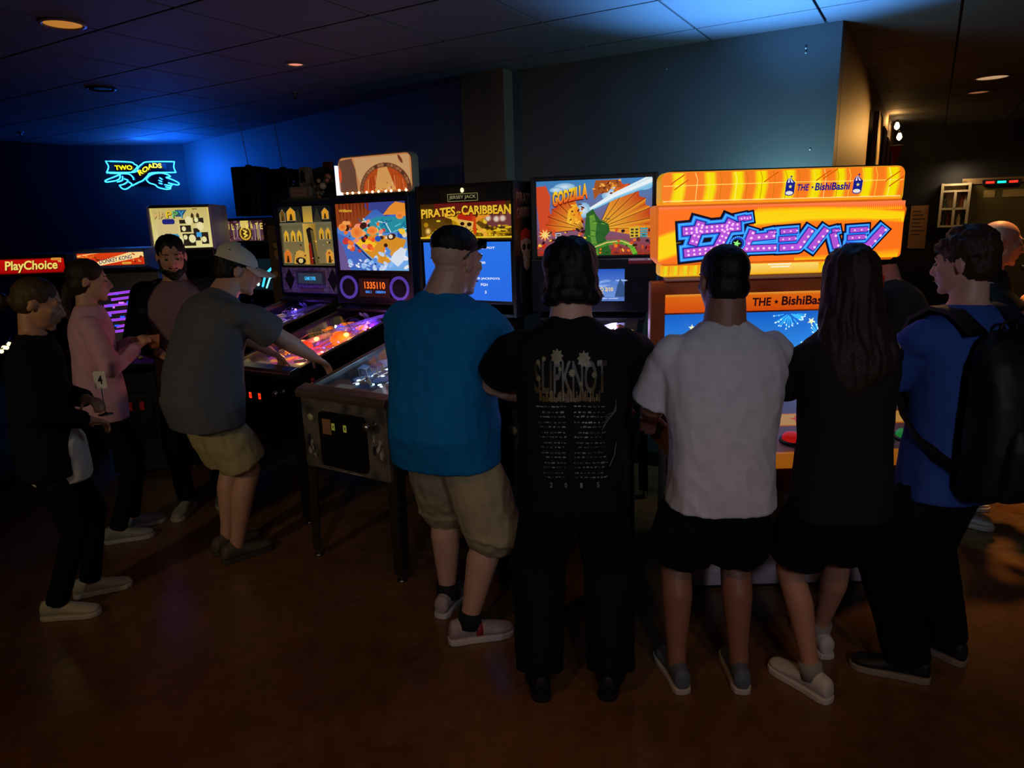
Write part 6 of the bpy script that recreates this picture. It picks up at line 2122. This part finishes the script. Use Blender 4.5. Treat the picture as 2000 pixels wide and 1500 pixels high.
        h.ell(hp(0, -0.045, -0.02), (.075 * k, .066 * k, .07 * k), Rh)
        h.cap(hp(0, -0.10, -0.05), 0.035 * k, hp(0.0, -0.12, -0.13), 0.028 * k)
        h.cap(hp(0, -0.12, -0.13), 0.028 * k, hp(0.01, -0.10, -0.21), 0.014 * k)
    elif hair == 'long':
        h.ell(hp(0, -0.022, 0.040), (.086 * k, .102 * k, .090 * k), Rh)
        lr = []
        for (x_, y_, z_, rx_, ry_) in ((0, -0.02, 0.05, .082, .095), (0, -0.03, -0.03, .092, .092), (0, -0.05, -0.11, .110, .078), (0.0, -0.085, -0.18, .130, .07), (0.005, -0.115, -0.23, .130, .058), (0.0, -0.135, -0.28, .11, .044), (-0.02, -0.145, -0.325, .07, .03), (-0.04, -0.15, -0.36, .025, .014)):
            p = hc + V((x_, y_, z_)) * k
            lr.append(ering(p, V((rx_ * k, 0, 0)), V((0, ry_ * k, 0)), 24, 2.2))
        h.ring_loft(lr)
        hf = hair_folds(seed, 0.010, (55, 40, 5))
        vx = 0.007
    if hair != 'none':
        ho = remesh(h, vx, sm, 'hair', hm, t, hf)
        info['hair'] = ho
    if beard:
        h = MB()
        h.ell(hp(0, 0.040, -0.078), (.056 * k, .056 * k, .040 * k), Rh)
        h.ell(hp(0, 0.070, -0.098), (.034 * k, .028 * k, .026 * k), Rh)
        for sg in (-1, 1):
            h.cap(hp(0.062 * sg, 0.022, -0.02), 0.012 * k, hp(0.05 * sg, 0.04, -0.07), 0.02 * k)
        h.cap(hp(-0.02, 0.094, -0.045), 0.006 * k, hp(0.02, 0.094, -0.045), 0.006 * k)
        remesh(h, 0.006, 1, 'beard', hm, t, hair_folds(seed, 0.004, (80, 80, 60)))
    info['hp'] = hp
    return info

def P2(px, py):
    p = atz(px, py)
    return (p.x, p.y, 0)

# ---- man in the black printed shirt at the monster machine
P_BLACK = person('man in a black band tee with a faded list printed on its back', (0.20, 2.30, 0), R(-6), H=1.675, bulk=1.14, feet=((-0.13, 0.0, 12), (0.14, 0.02, -14)),
    hip=(0, 0.09, -0.005), lean=(0.06, 0.24), head=(R(4), R(-14), 0), skin=(206, 160, 134), lhand=(-0.13, 0.43, 1.03), rhand=(0.15, 0.43, 1.01), lpole=(-1.0, -0.25, 0.0), rpole=(1.0, -0.2, 0.0),
    shirt_rgb=(12, 12, 15), sleeve=0.78, sleeve_r=1.12, hem=-0.16, hemw=0.012, bottoms='pants', bot_rgb=(11, 11, 16), bot_loose=1.42, shoe_rgb=(10, 10, 12), sole_rgb=(14, 14, 15), hair='thick', hair_rgb=(9, 7, 7), seed=2, hs=1.17, belly=0.02, shoulder=1.08)
# ---- man in the blue tee
P_BLUE = person('man in a bright blue tee and khaki cargo shorts, sunglasses on his head', (-0.285, 2.74, 0), R(-24), H=1.75, bulk=1.2, feet=((-0.10, 0.12, 4), (0.10, -0.06, -52)),
    lean=(-0.02, 0.16), head=(R(-18), R(-10), 0), head_off=(0.045, 0.01, -0.025), skin=(208, 158, 130), lhand=(-0.14, 0.40, 1.02), rhand=(0.16, 0.40, 1.02), lpole=(-0.7, -0.2, -0.6), rpole=(0.45, -0.1, -0.8),
    shirt_rgb=(0, 118, 176), sleeve=0.85, sleeve_r=1.12, hem=-0.15, hemw=0.004, bottoms='shorts', bot_rgb=(168, 150, 112), bot_len=1.08, bot_loose=1.12, shoe_rgb=(176, 158, 156), sole_rgb=(206, 200, 196), sock=(14, 14, 16), hair='fade', hair_rgb=(16, 13, 12), seed=5, hs=1.14, belly=0.04, fold=0.010)
# ---- man in the pale tee
P_WHITE = person('man in a pale grey-white tee and black shorts standing at the orange machine', (0.735, 2.33, 0), R(0), H=1.645, bulk=1.10, feet=((-0.135, 0.0, 6), (0.10, -0.01, -6)),
    lean=(0.0, 0.10), head=(R(6), R(-10), 0), skin=(150, 104, 82), lhand=(-0.19, 0.33, 0.97), rhand=(0.24, 0.36, 0.93), lpole=(-0.35, -0.9, -0.2), rpole=(0.45, -0.9, -0.2),
    shirt_rgb=(212, 208, 214), sleeve=0.88, sleeve_r=1.15, shirt=[(-0.15, .186, .150), (-0.05, .178, .150), (0.10, .176, .142), (0.25, .196, .142), (0.37, .212, .138), (0.44, .206, .128), (0.485, .176, .108), (0.52, .118, .090), (0.553, .080, .074)], bottoms='shorts', bot_rgb=(13, 13, 16), bot_len=0.86, bot_loose=1.2, shoe_rgb=(92, 104, 122), sole_rgb=(196, 192, 186), hair='buzz', hair_rgb=(10, 8, 8), seed=8, hs=1.12, fold=0.012)
# ---- long-haired woman
P_WOMAN = person('woman with long dark brown hair, black tee and black shorts at the orange machine', (1.145, 2.27, 0), R(2), H=1.63, bulk=1.02, shoulder=0.9, female=True, feet=((-0.06, -0.02, 28), (0.09, 0.24, 2)),
    lean=(0.02, 0.12), head=(R(4), R(-12), 0), skin=(196, 142, 116), lhand=(-0.19, 0.36, 0.93), rhand=(0.20, 0.36, 0.94), lpole=(-0.35, -0.8, -0.4), rpole=(0.35, -0.8, -0.4),
    shirt_rgb=(30, 31, 34), sleeve=0.85, sleeve_r=1.02, hem=-0.17, hemw=0.014, bottoms='shorts', bot_rgb=(15, 15, 22), bot_len=0.82, bot_loose=1.25, shoe_rgb=(214, 210, 202), sole_rgb=(216, 212, 204), sock=(150, 146, 140), hair='long', hair_rgb=(50, 34, 26), seed=11)
# ---- man with the backpack
P_PACK = person('curly-haired man in a blue tee and wide dark trousers wearing a black backpack', (1.59, 2.365, 0), R(12), H=1.68, bulk=0.98, feet=((-0.12, -0.02, 52), (0.12, 0.05, 20)),
    lean=(-0.02, 0.10), head=(R(26), R(-6), 0), skin=(222, 172, 148), lhand=(-0.12, 0.34, 0.98), rhand=(0.22, 0.30, 0.98), lpole=(-0.9, -0.4, -0.4), rpole=(0.7, -0.4, -0.5),
    shirt_rgb=(52, 86, 168), sleeve=0.85, sleeve_r=1.18, hem=-0.17, hemw=0.02, bottoms='pants', bot_rgb=(14, 14, 24), bot_loose=1.5, shoe_rgb=(24, 24, 26), sole_rgb=(150, 140, 126), hair='curly', hair_rgb=(62, 40, 26), seed=14, hs=0.98)
# ---- man in the cap
P_CAP = person('man in a cream baseball cap, grey tee and khaki shorts leaning over a pinball machine', (-1.57, 3.50, 0), R(-40), H=1.74, bulk=1.10, feet=((-0.07, 0.02, 2), (0.07, 0.0, -6)),
    hip=(0, -0.05, -0.01), lean=(0.12, 0.60), head=(R(-22), R(-16), 0), skin=(200, 148, 120), lhand=(-0.26, 0.56, 1.0), rhand=(0.18, 0.62, 0.97), lpole=(-0.7, -0.4, -0.5), rpole=(0.8, -0.1, -0.3),
    shirt_rgb=(92, 92, 94), sleeve=0.82, sleeve_r=1.12, hem=-0.15, hemw=0.016, bottoms='shorts', bot_rgb=(178, 160, 112), bot_len=0.86, bot_loose=1.14, shoe_rgb=(90, 80, 70), sole_rgb=(70, 62, 56), hair='short', hair_rgb=(14, 11, 10), seed=17, belly=0.03, curl=(0.8, 0.35))
# ---- bearded man
P_BEARD = person('bearded man in an open black jacket over a grey-pink tee holding a drink', (-2.04, 4.28, 0), R(198), H=1.72, bulk=1.0, feet=((-0.10, 0.0, 6), (0.10, 0.10, -14)),
    lean=(0.0, 0.06), head=(R(8), R(-12), 0), skin=(204, 150, 122), lhand=(-0.06, 0.27, 1.06), rhand=(0.10, 0.26, 1.05), lpole=(-0.7, -0.3, -0.6), rpole=(0.7, -0.3, -0.6),
    shirt_rgb=(134, 108, 112), sleeve=0.6, hem=-0.12, bottoms='pants', bot_rgb=(12, 12, 15), bot_loose=0.95, shoe_rgb=(150, 148, 136), sole_rgb=(170, 166, 156), hair='short', hair_rgb=(13, 10, 9), beard=True, seed=20)
# ---- young woman in pink
P_PINK = person('young woman in a pale pink sweatshirt with her hair tied back', (-2.33, 3.80, 0), R(-58), H=1.61, bulk=1.02, female=True, feet=((-0.08, 0.06, 6), (0.08, -0.02, -10)),
    lean=(0.0, 0.06), head=(R(-6), R(-6), 0), skin=(216, 164, 136), lhand=(-0.03, 0.22, 1.14), rhand=(0.07, 0.22, 1.12), lpole=(-0.7, -0.3, -0.6), rpole=(0.6, -0.3, -0.7),
    shirt_rgb=(232, 176, 198), sleeve=1.9, sleeve_r=1.1, hem=-0.14, hemw=0.014, bottoms='pants', bot_rgb=(13, 12, 18), bot_loose=0.9, shoe_rgb=(160, 160, 164), sole_rgb=(190, 188, 186), hair='tied', hair_rgb=(52, 36, 20), seed=23)
# ---- young woman with the bun
P_BUN = person('young woman with a hair bun and a black jacket over a white top', (-2.14, 3.02, 0), R(-66), H=1.57, bulk=1.02, female=True, feet=((-0.09, 0.06, 4), (0.09, -0.05, -16)),
    lean=(0.0, 0.16), head=(R(0), R(-20), 0), skin=(196, 140, 104), lhand=(-0.03, 0.19, 1.0), rhand=(0.10, 0.20, 0.93), lpole=(-0.7, -0.3, -0.6), rpole=(0.6, -0.3, -0.7),
    shirt_rgb=(14, 13, 18), sleeve=1.95, sleeve_r=1.12, hem=-0.17, hemw=0.012, bottoms='pants', bot_rgb=(13, 13, 19), bot_loose=0.98, shoe_rgb=(196, 190, 168), sole_rgb=(206, 200, 180), hair='bun', hair_rgb=(78, 56, 30), seed=26)
# ---- hunched figure beyond the orange machine
P_GREEN = person('hunched person in a dark green-grey tee half hidden beside the orange machine', (1.99, 3.42, 0), R(28), H=1.66, bulk=1.02, lean=(0.10, 0.45), head=(R(20), R(-30), 0), skin=(190, 140, 116),
    lhand=(-0.2, 0.4, 0.98), rhand=(0.2, 0.4, 0.98), shirt_rgb=(48, 56, 50), sleeve=0.7, bottoms='pants', bot_rgb=(20, 20, 24), hair='short', hair_rgb=(12, 10, 10), seed=29, voxel=0.010)
# ---- man with raised hands behind the backpack man
P_CLAP = person('older balding man in the back with his hands raised together around a red cup', (2.56, 3.75, 0), R(-120), H=1.68, bulk=1.0, lean=(0.0, 0.10), head=(R(8), R(-8), 0), skin=(226, 160, 124),
    lhand=(-0.06, 0.27, 1.30), rhand=(0.06, 0.27, 1.30), lpole=(-0.7, -0.2, -0.7), rpole=(0.7, -0.2, -0.7), shirt_rgb=(26, 24, 26), sleeve=0.7, bottoms='pants', bot_rgb=(18, 18, 22), hair='none', hair_rgb=(190, 180, 170), seed=31, voxel=0.010, curl=(0.9, 1.0))
# ---- person at the right edge
P_EDGE = person('person at the right edge of the room of whom only a bare forearm shows', (3.2, 3.62, 0), R(80), H=1.68, bulk=1.0, lean=(0.0, 0.08), head=(0, 0, 0), skin=(206, 150, 120),
    lhand=(-0.16, 0.40, 1.22), rhand=(0.10, 0.34, 1.24), lpole=(-0.7, -0.2, -0.7), rpole=(0.7, -0.2, -0.7), shirt_rgb=(60, 40, 36), sleeve=0.6, bottoms='pants', bot_rgb=(18, 18, 22), hair='short', hair_rgb=(20, 14, 12), seed=33, voxel=0.010)
# ================================================================== worn and held things
def local_child(info, mb, name, m, smooth=True):
    return mb.build(name, m, info['root'], smooth)

# white top showing under the bun girl's jacket
I = P_BUN
k = I['k']
rings = []
for s_, w_, d_ in ((-0.20, .190, .146), (-0.12, .190, .148), (0.0, .182, .138), (0.06, .15, .10), (0.12, .13, .07)):
    p, rt, fw, uu = I['spine'](s_)
    rings.append(ering(p + fw * 0.055 * k, rt * w_ * 0.72 * k, fw * d_ * 0.92 * k))
remesh(MB().ring_loft(rings), 0.009, 2, 'undershirt', mat('white_cotton', (214, 210, 200), 0.85, bump=0.1, bscale=300), I['root'], cloth_folds(4, 0.006))
# jacket on the bearded man: two open front halves
I = P_BEARD
k = I['k']
jm = mat('black_jacket_cloth', (12, 12, 14), 0.75, bump=0.1, bscale=300)
c = MB()
for sg in (-1, 1):
    rr = []
    for s_, w_, d_ in ((-0.12, .20, .15), (0.05, .19, .145), (0.22, .195, .145), (0.38, .212, .145), (0.47, .20, .13), (0.53, .12, .10)):
        p, rt, fw, uu = I['spine'](s_)
        arc = []
        a0, a1 = (R(38), R(-100)) if sg > 0 else (R(142), R(280))
        for i in range(15):
            a_ = a0 + (a1 - a0) * i / 14
            arc.append(p + rt * math.cos(a_) * w_ * k + fw * math.sin(a_) * d_ * k)
        inner = [p + (v - p) * 0.9 for v in reversed(arc)]
        rr.append(arc + inner)
    c.ring_loft(rr)
for i in (0, 1):
    el, wr = I['hands'][i]
    c.cap(I['sh'][i], 0.088 * k, el, 0.068 * k)
    c.cyl(el, el.lerp(wr, 0.9), 0.068 * k, 0.05 * k)
remesh(c, 0.009, 2, 'jacket', jm, I['root'], cloth_folds(6, 0.006))
# cap
I = P_CAP
k, hp, Rh = I['k'], I['hp'], I['Rh']
cm = mat('cream_cap_cloth', (206, 196, 176), 0.85, bump=0.1, bscale=350)
c = MB()
rings = []
for el_ in (0, 12, 25, 40, 55, 70, 82):
    a_ = R(el_)
    rings.append([hp(0.087 * math.cos(a_) * math.cos(b_), -0.014 + 0.106 * math.cos(a_) * math.sin(b_), 0.038 + 0.092 * math.sin(a_) - 0.012 * math.sin(b_)) for b_ in [2 * PI * j / 28 for j in range(28)]])
c.ring_loft(rings)
capo = c.build('cap', cm, I['root'], 'auto')
br = MB()
top, bot = [], []
for j in range(13):
    b_ = R(22 + 136 * j / 12)
    inn = (0.085 * math.cos(b_), -0.014 + 0.104 * math.sin(b_))
    out = (0.082 * math.cos(b_), 0.01 + 0.172 * math.sin(b_) ** 0.8)
    dz = -0.012 * abs(math.cos(b_)) * 2
    top.append((inn, out, dz))
ring_list = []
for inn, out, dz in top:
    ring_list.append([hp(inn[0], inn[1], 0.036 + dz * .3), hp(out[0], out[1], 0.018 + dz), hp(out[0], out[1], 0.014 + dz), hp(inn[0], inn[1], 0.030 + dz * .3)])
br.ring_loft(ring_list)
br.build('cap_brim', mat('tan_cap_brim', (214, 180, 160), 0.8), capo, 'auto')
MB().ell(hp(0, -0.014, 0.131), (0.008 * k, 0.008 * k, 0.005 * k), Rh, 10, 6).build('cap_button', cm, capo, True)
MB().prism(rrect(-0.032, 0.032, 0, 0.034, 0.015), 'y', 0, 0.004).build('cap_opening', M_BLACK, capo)
opn = [c_ for c_ in capo.children if c_.name.startswith('cap_opening')][0]
opn.matrix_local = Matrix.Translation(hp(0, -0.119, 0.052)) @ (Rh @ Matrix.Rotation(R(18), 3, 'X')).to_4x4()
for sg in (-1, 1):
    MB().ell(hp(sg * 0.062, -0.06, 0.092), 0.004, None, 8, 6).build('eyelet', M_BLACK, capo, True)
# sunglasses on the blue tee man's head
I = P_BLUE
k, hp, Rh = I['k'], I['hp'], I['Rh']
sg_t = thing('sunglasses', 'dark sunglasses pushed up on the head of the man in the blue tee', 'sunglasses', (0, 0, 0))
sg_t.matrix_world = Matrix.Translation(V(P_BLUE['root'].location)) @ Matrix.Rotation(P_BLUE['root'].rotation_euler.z, 4, 'Z')
for sg in (-1, 1):
    rr = [(0.008, 0.086, 0.058), (0.060, 0.074, 0.056), (0.064, 0.068, 0.088), (0.012, 0.082, 0.094)]
    lens = MB().ring_loft([[hp(sg * x, y + 0.006, z) for x, y, z in rr], [hp(sg * x, y + 0.011, z) for x, y, z in rr]]).build('lens', mat('dark_lens', (10, 9, 9), 0.1, spec=0.9), sg_t)
    MB().tube([hp(sg * 0.066, 0.074, 0.072), hp(sg * 0.084, 0.03, 0.050), hp(sg * 0.085, -0.02, 0.030), hp(sg * 0.082, -0.045, 0.006)], 0.0042 * k, 8).build('temple_arm', mat('tortoise_arm', (70, 56, 48), 0.3), sg_t, True)
MB().tube([hp(-0.012, 0.092, 0.078), hp(0, 0.095, 0.082), hp(0.012, 0.092, 0.078)], 0.003, 8).build('bridge', mat('tortoise_arm', (70, 56, 48), 0.3), sg_t, True)
# red flash across his shoes and a flap pocket on his shorts
for sh_o, (an, fw) in zip([c_ for c_ in I['root'].children if c_.name.split('.')[0] == 'shoe'], I['ankles']):
    rt = V((fw.y, -fw.x, 0))
    g = V((an.x, an.y, 0))
    rr = []
    for u, w_, h_ in ((0.10, .0385, .083), (0.15, .040, .078), (0.20, .041, .072)):
        rr.append([g + fw * u * 0.285 * k + rt * (w_ * k * math.cos(a_)) + V((0, 0, 0.016 * k + h_ * k * 0.5 * (1 + math.sin(a_)))) for a_ in [2 * PI * j / 20 for j in range(20)]])
    MB().ring_loft(rr).build('shoe_flash', mat('dull_red_leather', (150, 40, 52), 0.6), sh_o, True)
# print on the black tee: lettering and lines laid on the cloth
def lay_on(info, art, name, m, dirn, origin, off=0.0025):
    """press a flat print onto the shirt along dirn (local)"""
    sh_o = info['shirt']
    bvh = BVHTree.FromPolygons([v.co.copy() for v in sh_o.data.vertices], [tuple(p.vertices) for p in sh_o.data.polygons])
    me = art.mesh(name)
    bm = bmesh.new()
    bm.from_mesh(me)
    bmesh.ops.triangulate(bm, faces=bm.faces[:])
    for _ in range(2):
        long_e = [e for e in bm.edges if e.calc_length() > 0.02]
        if long_e:
            bmesh.ops.subdivide_edges(bm, edges=long_e, cuts=1, use_grid_fill=False)
            bmesh.ops.triangulate(bm, faces=[f for f in bm.faces if len(f.verts) > 3])
    for v in bm.verts:
        lay = -v.co.y
        p0 = V((v.co.x, -0.6, v.co.z)) + V(origin)
        hit = bvh.ray_cast(p0, V((0, 1, 0)))
        if hit[0] is not None:
            v.co = hit[0] + V((0, -1, 0)) * (off + lay)
        else:
            v.co = V((v.co.x, 0, v.co.z)) + V(origin)
    bm.to_mesh(me)
    bm.free()
    return link(name, me, m, info['root'])
qa = random.Random(77)
a = Art(0.30, 0.46, 360, 690, 960, 1440, eps=0.00004)
gold, dim, pale = (104, 94, 52), (58, 54, 44), (120, 122, 128)
vs_ = 'SLIPKNOT'
a.text(vs_, 372, 742, 868, 925, (42, 39, 30), bold=0.02, rgb2=(84, 68, 42))
for (u, v, r_) in ((530, 722, 40), (712, 738, 42), (400, 752, 12), (632, 810, 22), (782, 822, 18), (402, 842, 16), (550, 790, 12), (690, 870, 12), (440, 735, 14)):
    a.star(u, v, r_ * 1.15, (112, 104, 66), 9, qa.uniform(0, 90), 0.7)
for i in range(48):
    u = 412 + i * 8.6
    a.stroke([(u, 970 - qa.uniform(0, 8)), (u + qa.uniform(-3, 3), 940 - qa.uniform(-6, 42))], 5, qa.choice(((130, 112, 56), (110, 84, 44), (90, 76, 40), (128, 96, 60))), round_=False)
for row in range(15):
    y_ = 990 + row * 27 + (row % 2) * 4
    for (xa, xb) in ((378 + row * 4, 590), (640, 850 + (row % 3) * 10)):
        x_ = xa + qa.uniform(0, 50 if row % 3 else 8)
        while x_ < xb - 12:
            w_ = qa.uniform(8, 26)
            y2 = y_ + (x_ - 600) ** 2 * 0.00012
            a.stroke([(x_, y2), (min(xb, x_ + w_), y2 + qa.uniform(-2, 2))], qa.uniform(5, 9), qa.choice((pale, dim, (84, 86, 90), (70, 70, 66))), round_=False)
            x_ += w_ + qa.uniform(4, 16)
for i, (ch, u) in enumerate(zip('2015', (486, 586, 690, 804))):
    a.text(ch, u - 9, 1400, u + 9, 1432, (120, 120, 124), bold=0.03)
for i in range(5):
    a.stroke([(830 + i * 8, 1120 - i * 20), (880 + i * 12, 1060 - i * 8), (930, 1020 - i * 14)], 4, (96, 98, 104), round_=False)
a.stroke([(930, 1200), (915, 1270), (880, 1320)], 6, (104, 106, 112), round_=False)
pp, rt, fw, uu = P_BLACK['spine'](0.17)
lay_on(P_BLACK, a, 'shirt_print', art_mat(0), None, (0.02, 0, pp.z + 0.01))

# tattooed forearm sleeve on his right arm
el, wr = P_BLACK['hands'][1]
tat = MB()
up_ = P_BLACK['sh'][1]
tm_ = mat('tattooed_skin', (150, 120, 108), 0.5, rgb2=(60, 56, 62), vscale=34)
tat.cap(up_.lerp(el, 0.86), 0.0605, el, 0.0545)
tat.cap(el, 0.0545, el.lerp(wr, 0.35), 0.054)
tat.cap(el.lerp(wr, 0.35), 0.054, el.lerp(wr, 0.92), 0.036)
remesh(tat, 0.007, 1, 'tattooed_forearm', tm_, P_BLACK['root'])

# backpack
I = P_PACK
k = I['k']
bp = thing('backpack', 'large black backpack hanging from the shoulders of the curly-haired man', 'backpack', (0, 0, 0))
bp.matrix_world = Matrix.Translation(V(I['root'].location)) @ Matrix.Rotation(I['root'].rotation_euler.z, 4, 'Z')
pm = mat('black_nylon', (11, 11, 15), 0.6, bump=0.15, bscale=260)
c = MB()
rr = []
for s_, w_, d_, yo in ((-0.10, .125, .06, -.20), (-0.06, .15, .085, -.215), (0.1, .155, .10, -.225), (0.25, .15, .095, -.22), (0.38, .135, .075, -.20), (0.45, .10, .045, -.175), (0.48, .05, .02, -.16)):
    p, rt, fw, uu = I['spine'](s_)
    rr.append(ering(p + fw * yo * k, rt * w_ * k, fw * d_ * k, 28, 3.2))
c.ring_loft(rr)
remesh(c, 0.009, 3, 'main_bag', pm, bp, cloth_folds(3, 0.006))
rr = []
for s_, w_, d_, yo in ((-0.08, .10, .03, -.285), (0.0, .115, .045, -.305), (0.12, .115, .045, -.315), (0.18, .09, .03, -.30)):
    p, rt, fw, uu = I['spine'](s_)
    rr.append(ering(p + fw * yo * k, rt * w_ * k, fw * d_ * k, 24, 3.2))
remesh(MB().ring_loft(rr), 0.009, 2, 'front_pocket', pm, bp, cloth_folds(5, 0.004))
for sg in (-1, 1):
    pth = []
    for s_, x_, y_ in ((0.46, 0.10, -0.15), (0.53, 0.105, -0.06), (0.545, 0.11, 0.02), (0.50, 0.115, 0.11), (0.40, 0.125, 0.15), (0.26, 0.14, 0.145), (0.13, 0.165, 0.08), (0.06, 0.178, -0.02), (0.02, 0.17, -0.12), (-0.01, 0.14, -0.20)):
        p, rt, fw, uu = I['spine'](s_)
        pth.append(p + rt * sg * x_ * k + fw * y_ * k + uu * 0.012)
    st = MB()
    rings = []
    for i, p in enumerate(pth):
        d = (pth[min(i + 1, len(pth) - 1)] - pth[max(i - 1, 0)]).normalized()
        side_ = V((1, 0, 0)) - d * d.x
        side_.normalize()
        n_ = d.cross(side_)
        w_ = 0.032 if i < 6 else 0.014
        rings.append([p + side_ * w_ + n_ * 0.007, p - side_ * w_ + n_ * 0.007, p - side_ * w_ - n_ * 0.007, p + side_ * w_ - n_ * 0.007])
    st.ring_loft(rings)
    st.build('shoulder_strap', pm, bp, 'auto')
p, rt, fw, uu = I['spine'](0.49)
MB().tube([p + fw * -0.17 * k + rt * 0.032 * math.cos(R(200 - 220 * i / 10)) + uu * (0.028 * math.sin(R(200 - 220 * i / 10)) - 0.008) for i in range(11)], 0.006, 8).build('carry_loop', pm, bp, True)

# numbered stand held by the girl in the bun
I = P_BUN
el, wr = I['hands'][0]
hw_ = Matrix.Translation(V(I['root'].location)) @ Matrix.Rotation(I['root'].rotation_euler.z, 4, 'Z') @ wr
c0 = hw_ + V((0.095, -0.03, -0.07))
st = thing('table_number_stand', 'small table stand with a white card numbered 4', 'table number', (c0.x, c0.y, c0.z), R(8))
MB().lathe([(0.03, 0), (0.032, 0.003), (0.01, 0.008), (0.004, 0.012)], n=20).build('stand_foot', M_DSTEEL, st, True)
MB().cyl((0, 0, 0.008), (0, 0, 0.13), 0.003, n=8).build('stem', M_CHROME, st)
MB().prism(rrect(-0.026, 0.026, 0.125, 0.205, 0.006), 'y', -0.0015, 0.0015).build('card', mat('white_card', (226, 222, 214), 0.6), st)
a = Art(0.05, 0.076, 0, 0, 50, 76)
a.text('4', 15, 16, 36, 58, (16, 14, 20), bold=0.02)
a.build('card_number', st, (0, -0.0018, 0.165), 0)

def cup(label, p, rgb, liq):
    t = thing('drinking_cup', label, 'cup', p)
    MB().lathe([(0.028, 0), (0.03, 0.003), (0.040, 0.105), (0.0415, 0.106), (0.0385, 0.104), (0.027, 0.004), (0.001, 0.003)], n=24).build('cup_wall', glass_mat('clear_cup', rgb, 0.1), t, True)
    MB().lathe([(0.026, 0.005), (0.036, 0.08), (0.001, 0.0805)], n=20).build('drink', mat('drink_%d_%d_%d' % liq, liq, 0.15, spec=0.8), t, True)
    return t
def hand_mid(info, fwd=0.05, up=-0.04, i=None):
    M = Matrix.Translation(V(info['root'].location)) @ Matrix.Rotation(info['root'].rotation_euler.z, 4, 'Z')
    a_, b_ = info['hands'][0][1], info['hands'][1][1]
    m_ = (a_ + b_) / 2 if i is None else info['hands'][i][1]
    return M @ (m_ + V((0, fwd, up)))
cup('clear cup of amber drink in the hands of the bearded man', hand_mid(P_BEARD, 0.09), (255, 240, 220), (190, 120, 70))
cup('clear plastic cup in the hands of the young woman in pink', hand_mid(P_PINK, 0.09), (255, 250, 250), (200, 170, 160))
# small red cup the balding man holds
p = hand_mid(P_CLAP, 0.09, 0.0)
t = thing('red_cup', 'small bright red cup held up by the balding man in the back', 'cup', p)
MB().lathe([(0.022, 0), (0.024, 0.004), (0.032, 0.085), (0.033, 0.088), (0.030, 0.086), (0.020, 0.006)], n=20).build('cup_body', mat('red_cup_plastic', (210, 30, 24), 0.3), t, True)
# string of small bulbs at the left edge
p0, p1 = aty(-15, 690, 3.9), aty(22, 665, 4.1)
t = thing('bulb_string', 'short string of warm white bulbs low at the left edge', 'string lights', p0)
d_ = p1 - p0
MB().tube([(0, 0, 0.02), d_ * 0.5 + V((0, 0, -0.01)), d_ + V((0, 0, 0.02))], 0.004).build('cord', M_BLACK, t, True)
for i in range(8):
    MB().ell(d_ * (i / 7) + V((0, 0, -0.01 - 0.012 * (i % 2))), 0.012, None, 8, 6).build('bulb', glow('string_bulb', (255, 220, 150), 3.0), t, True)
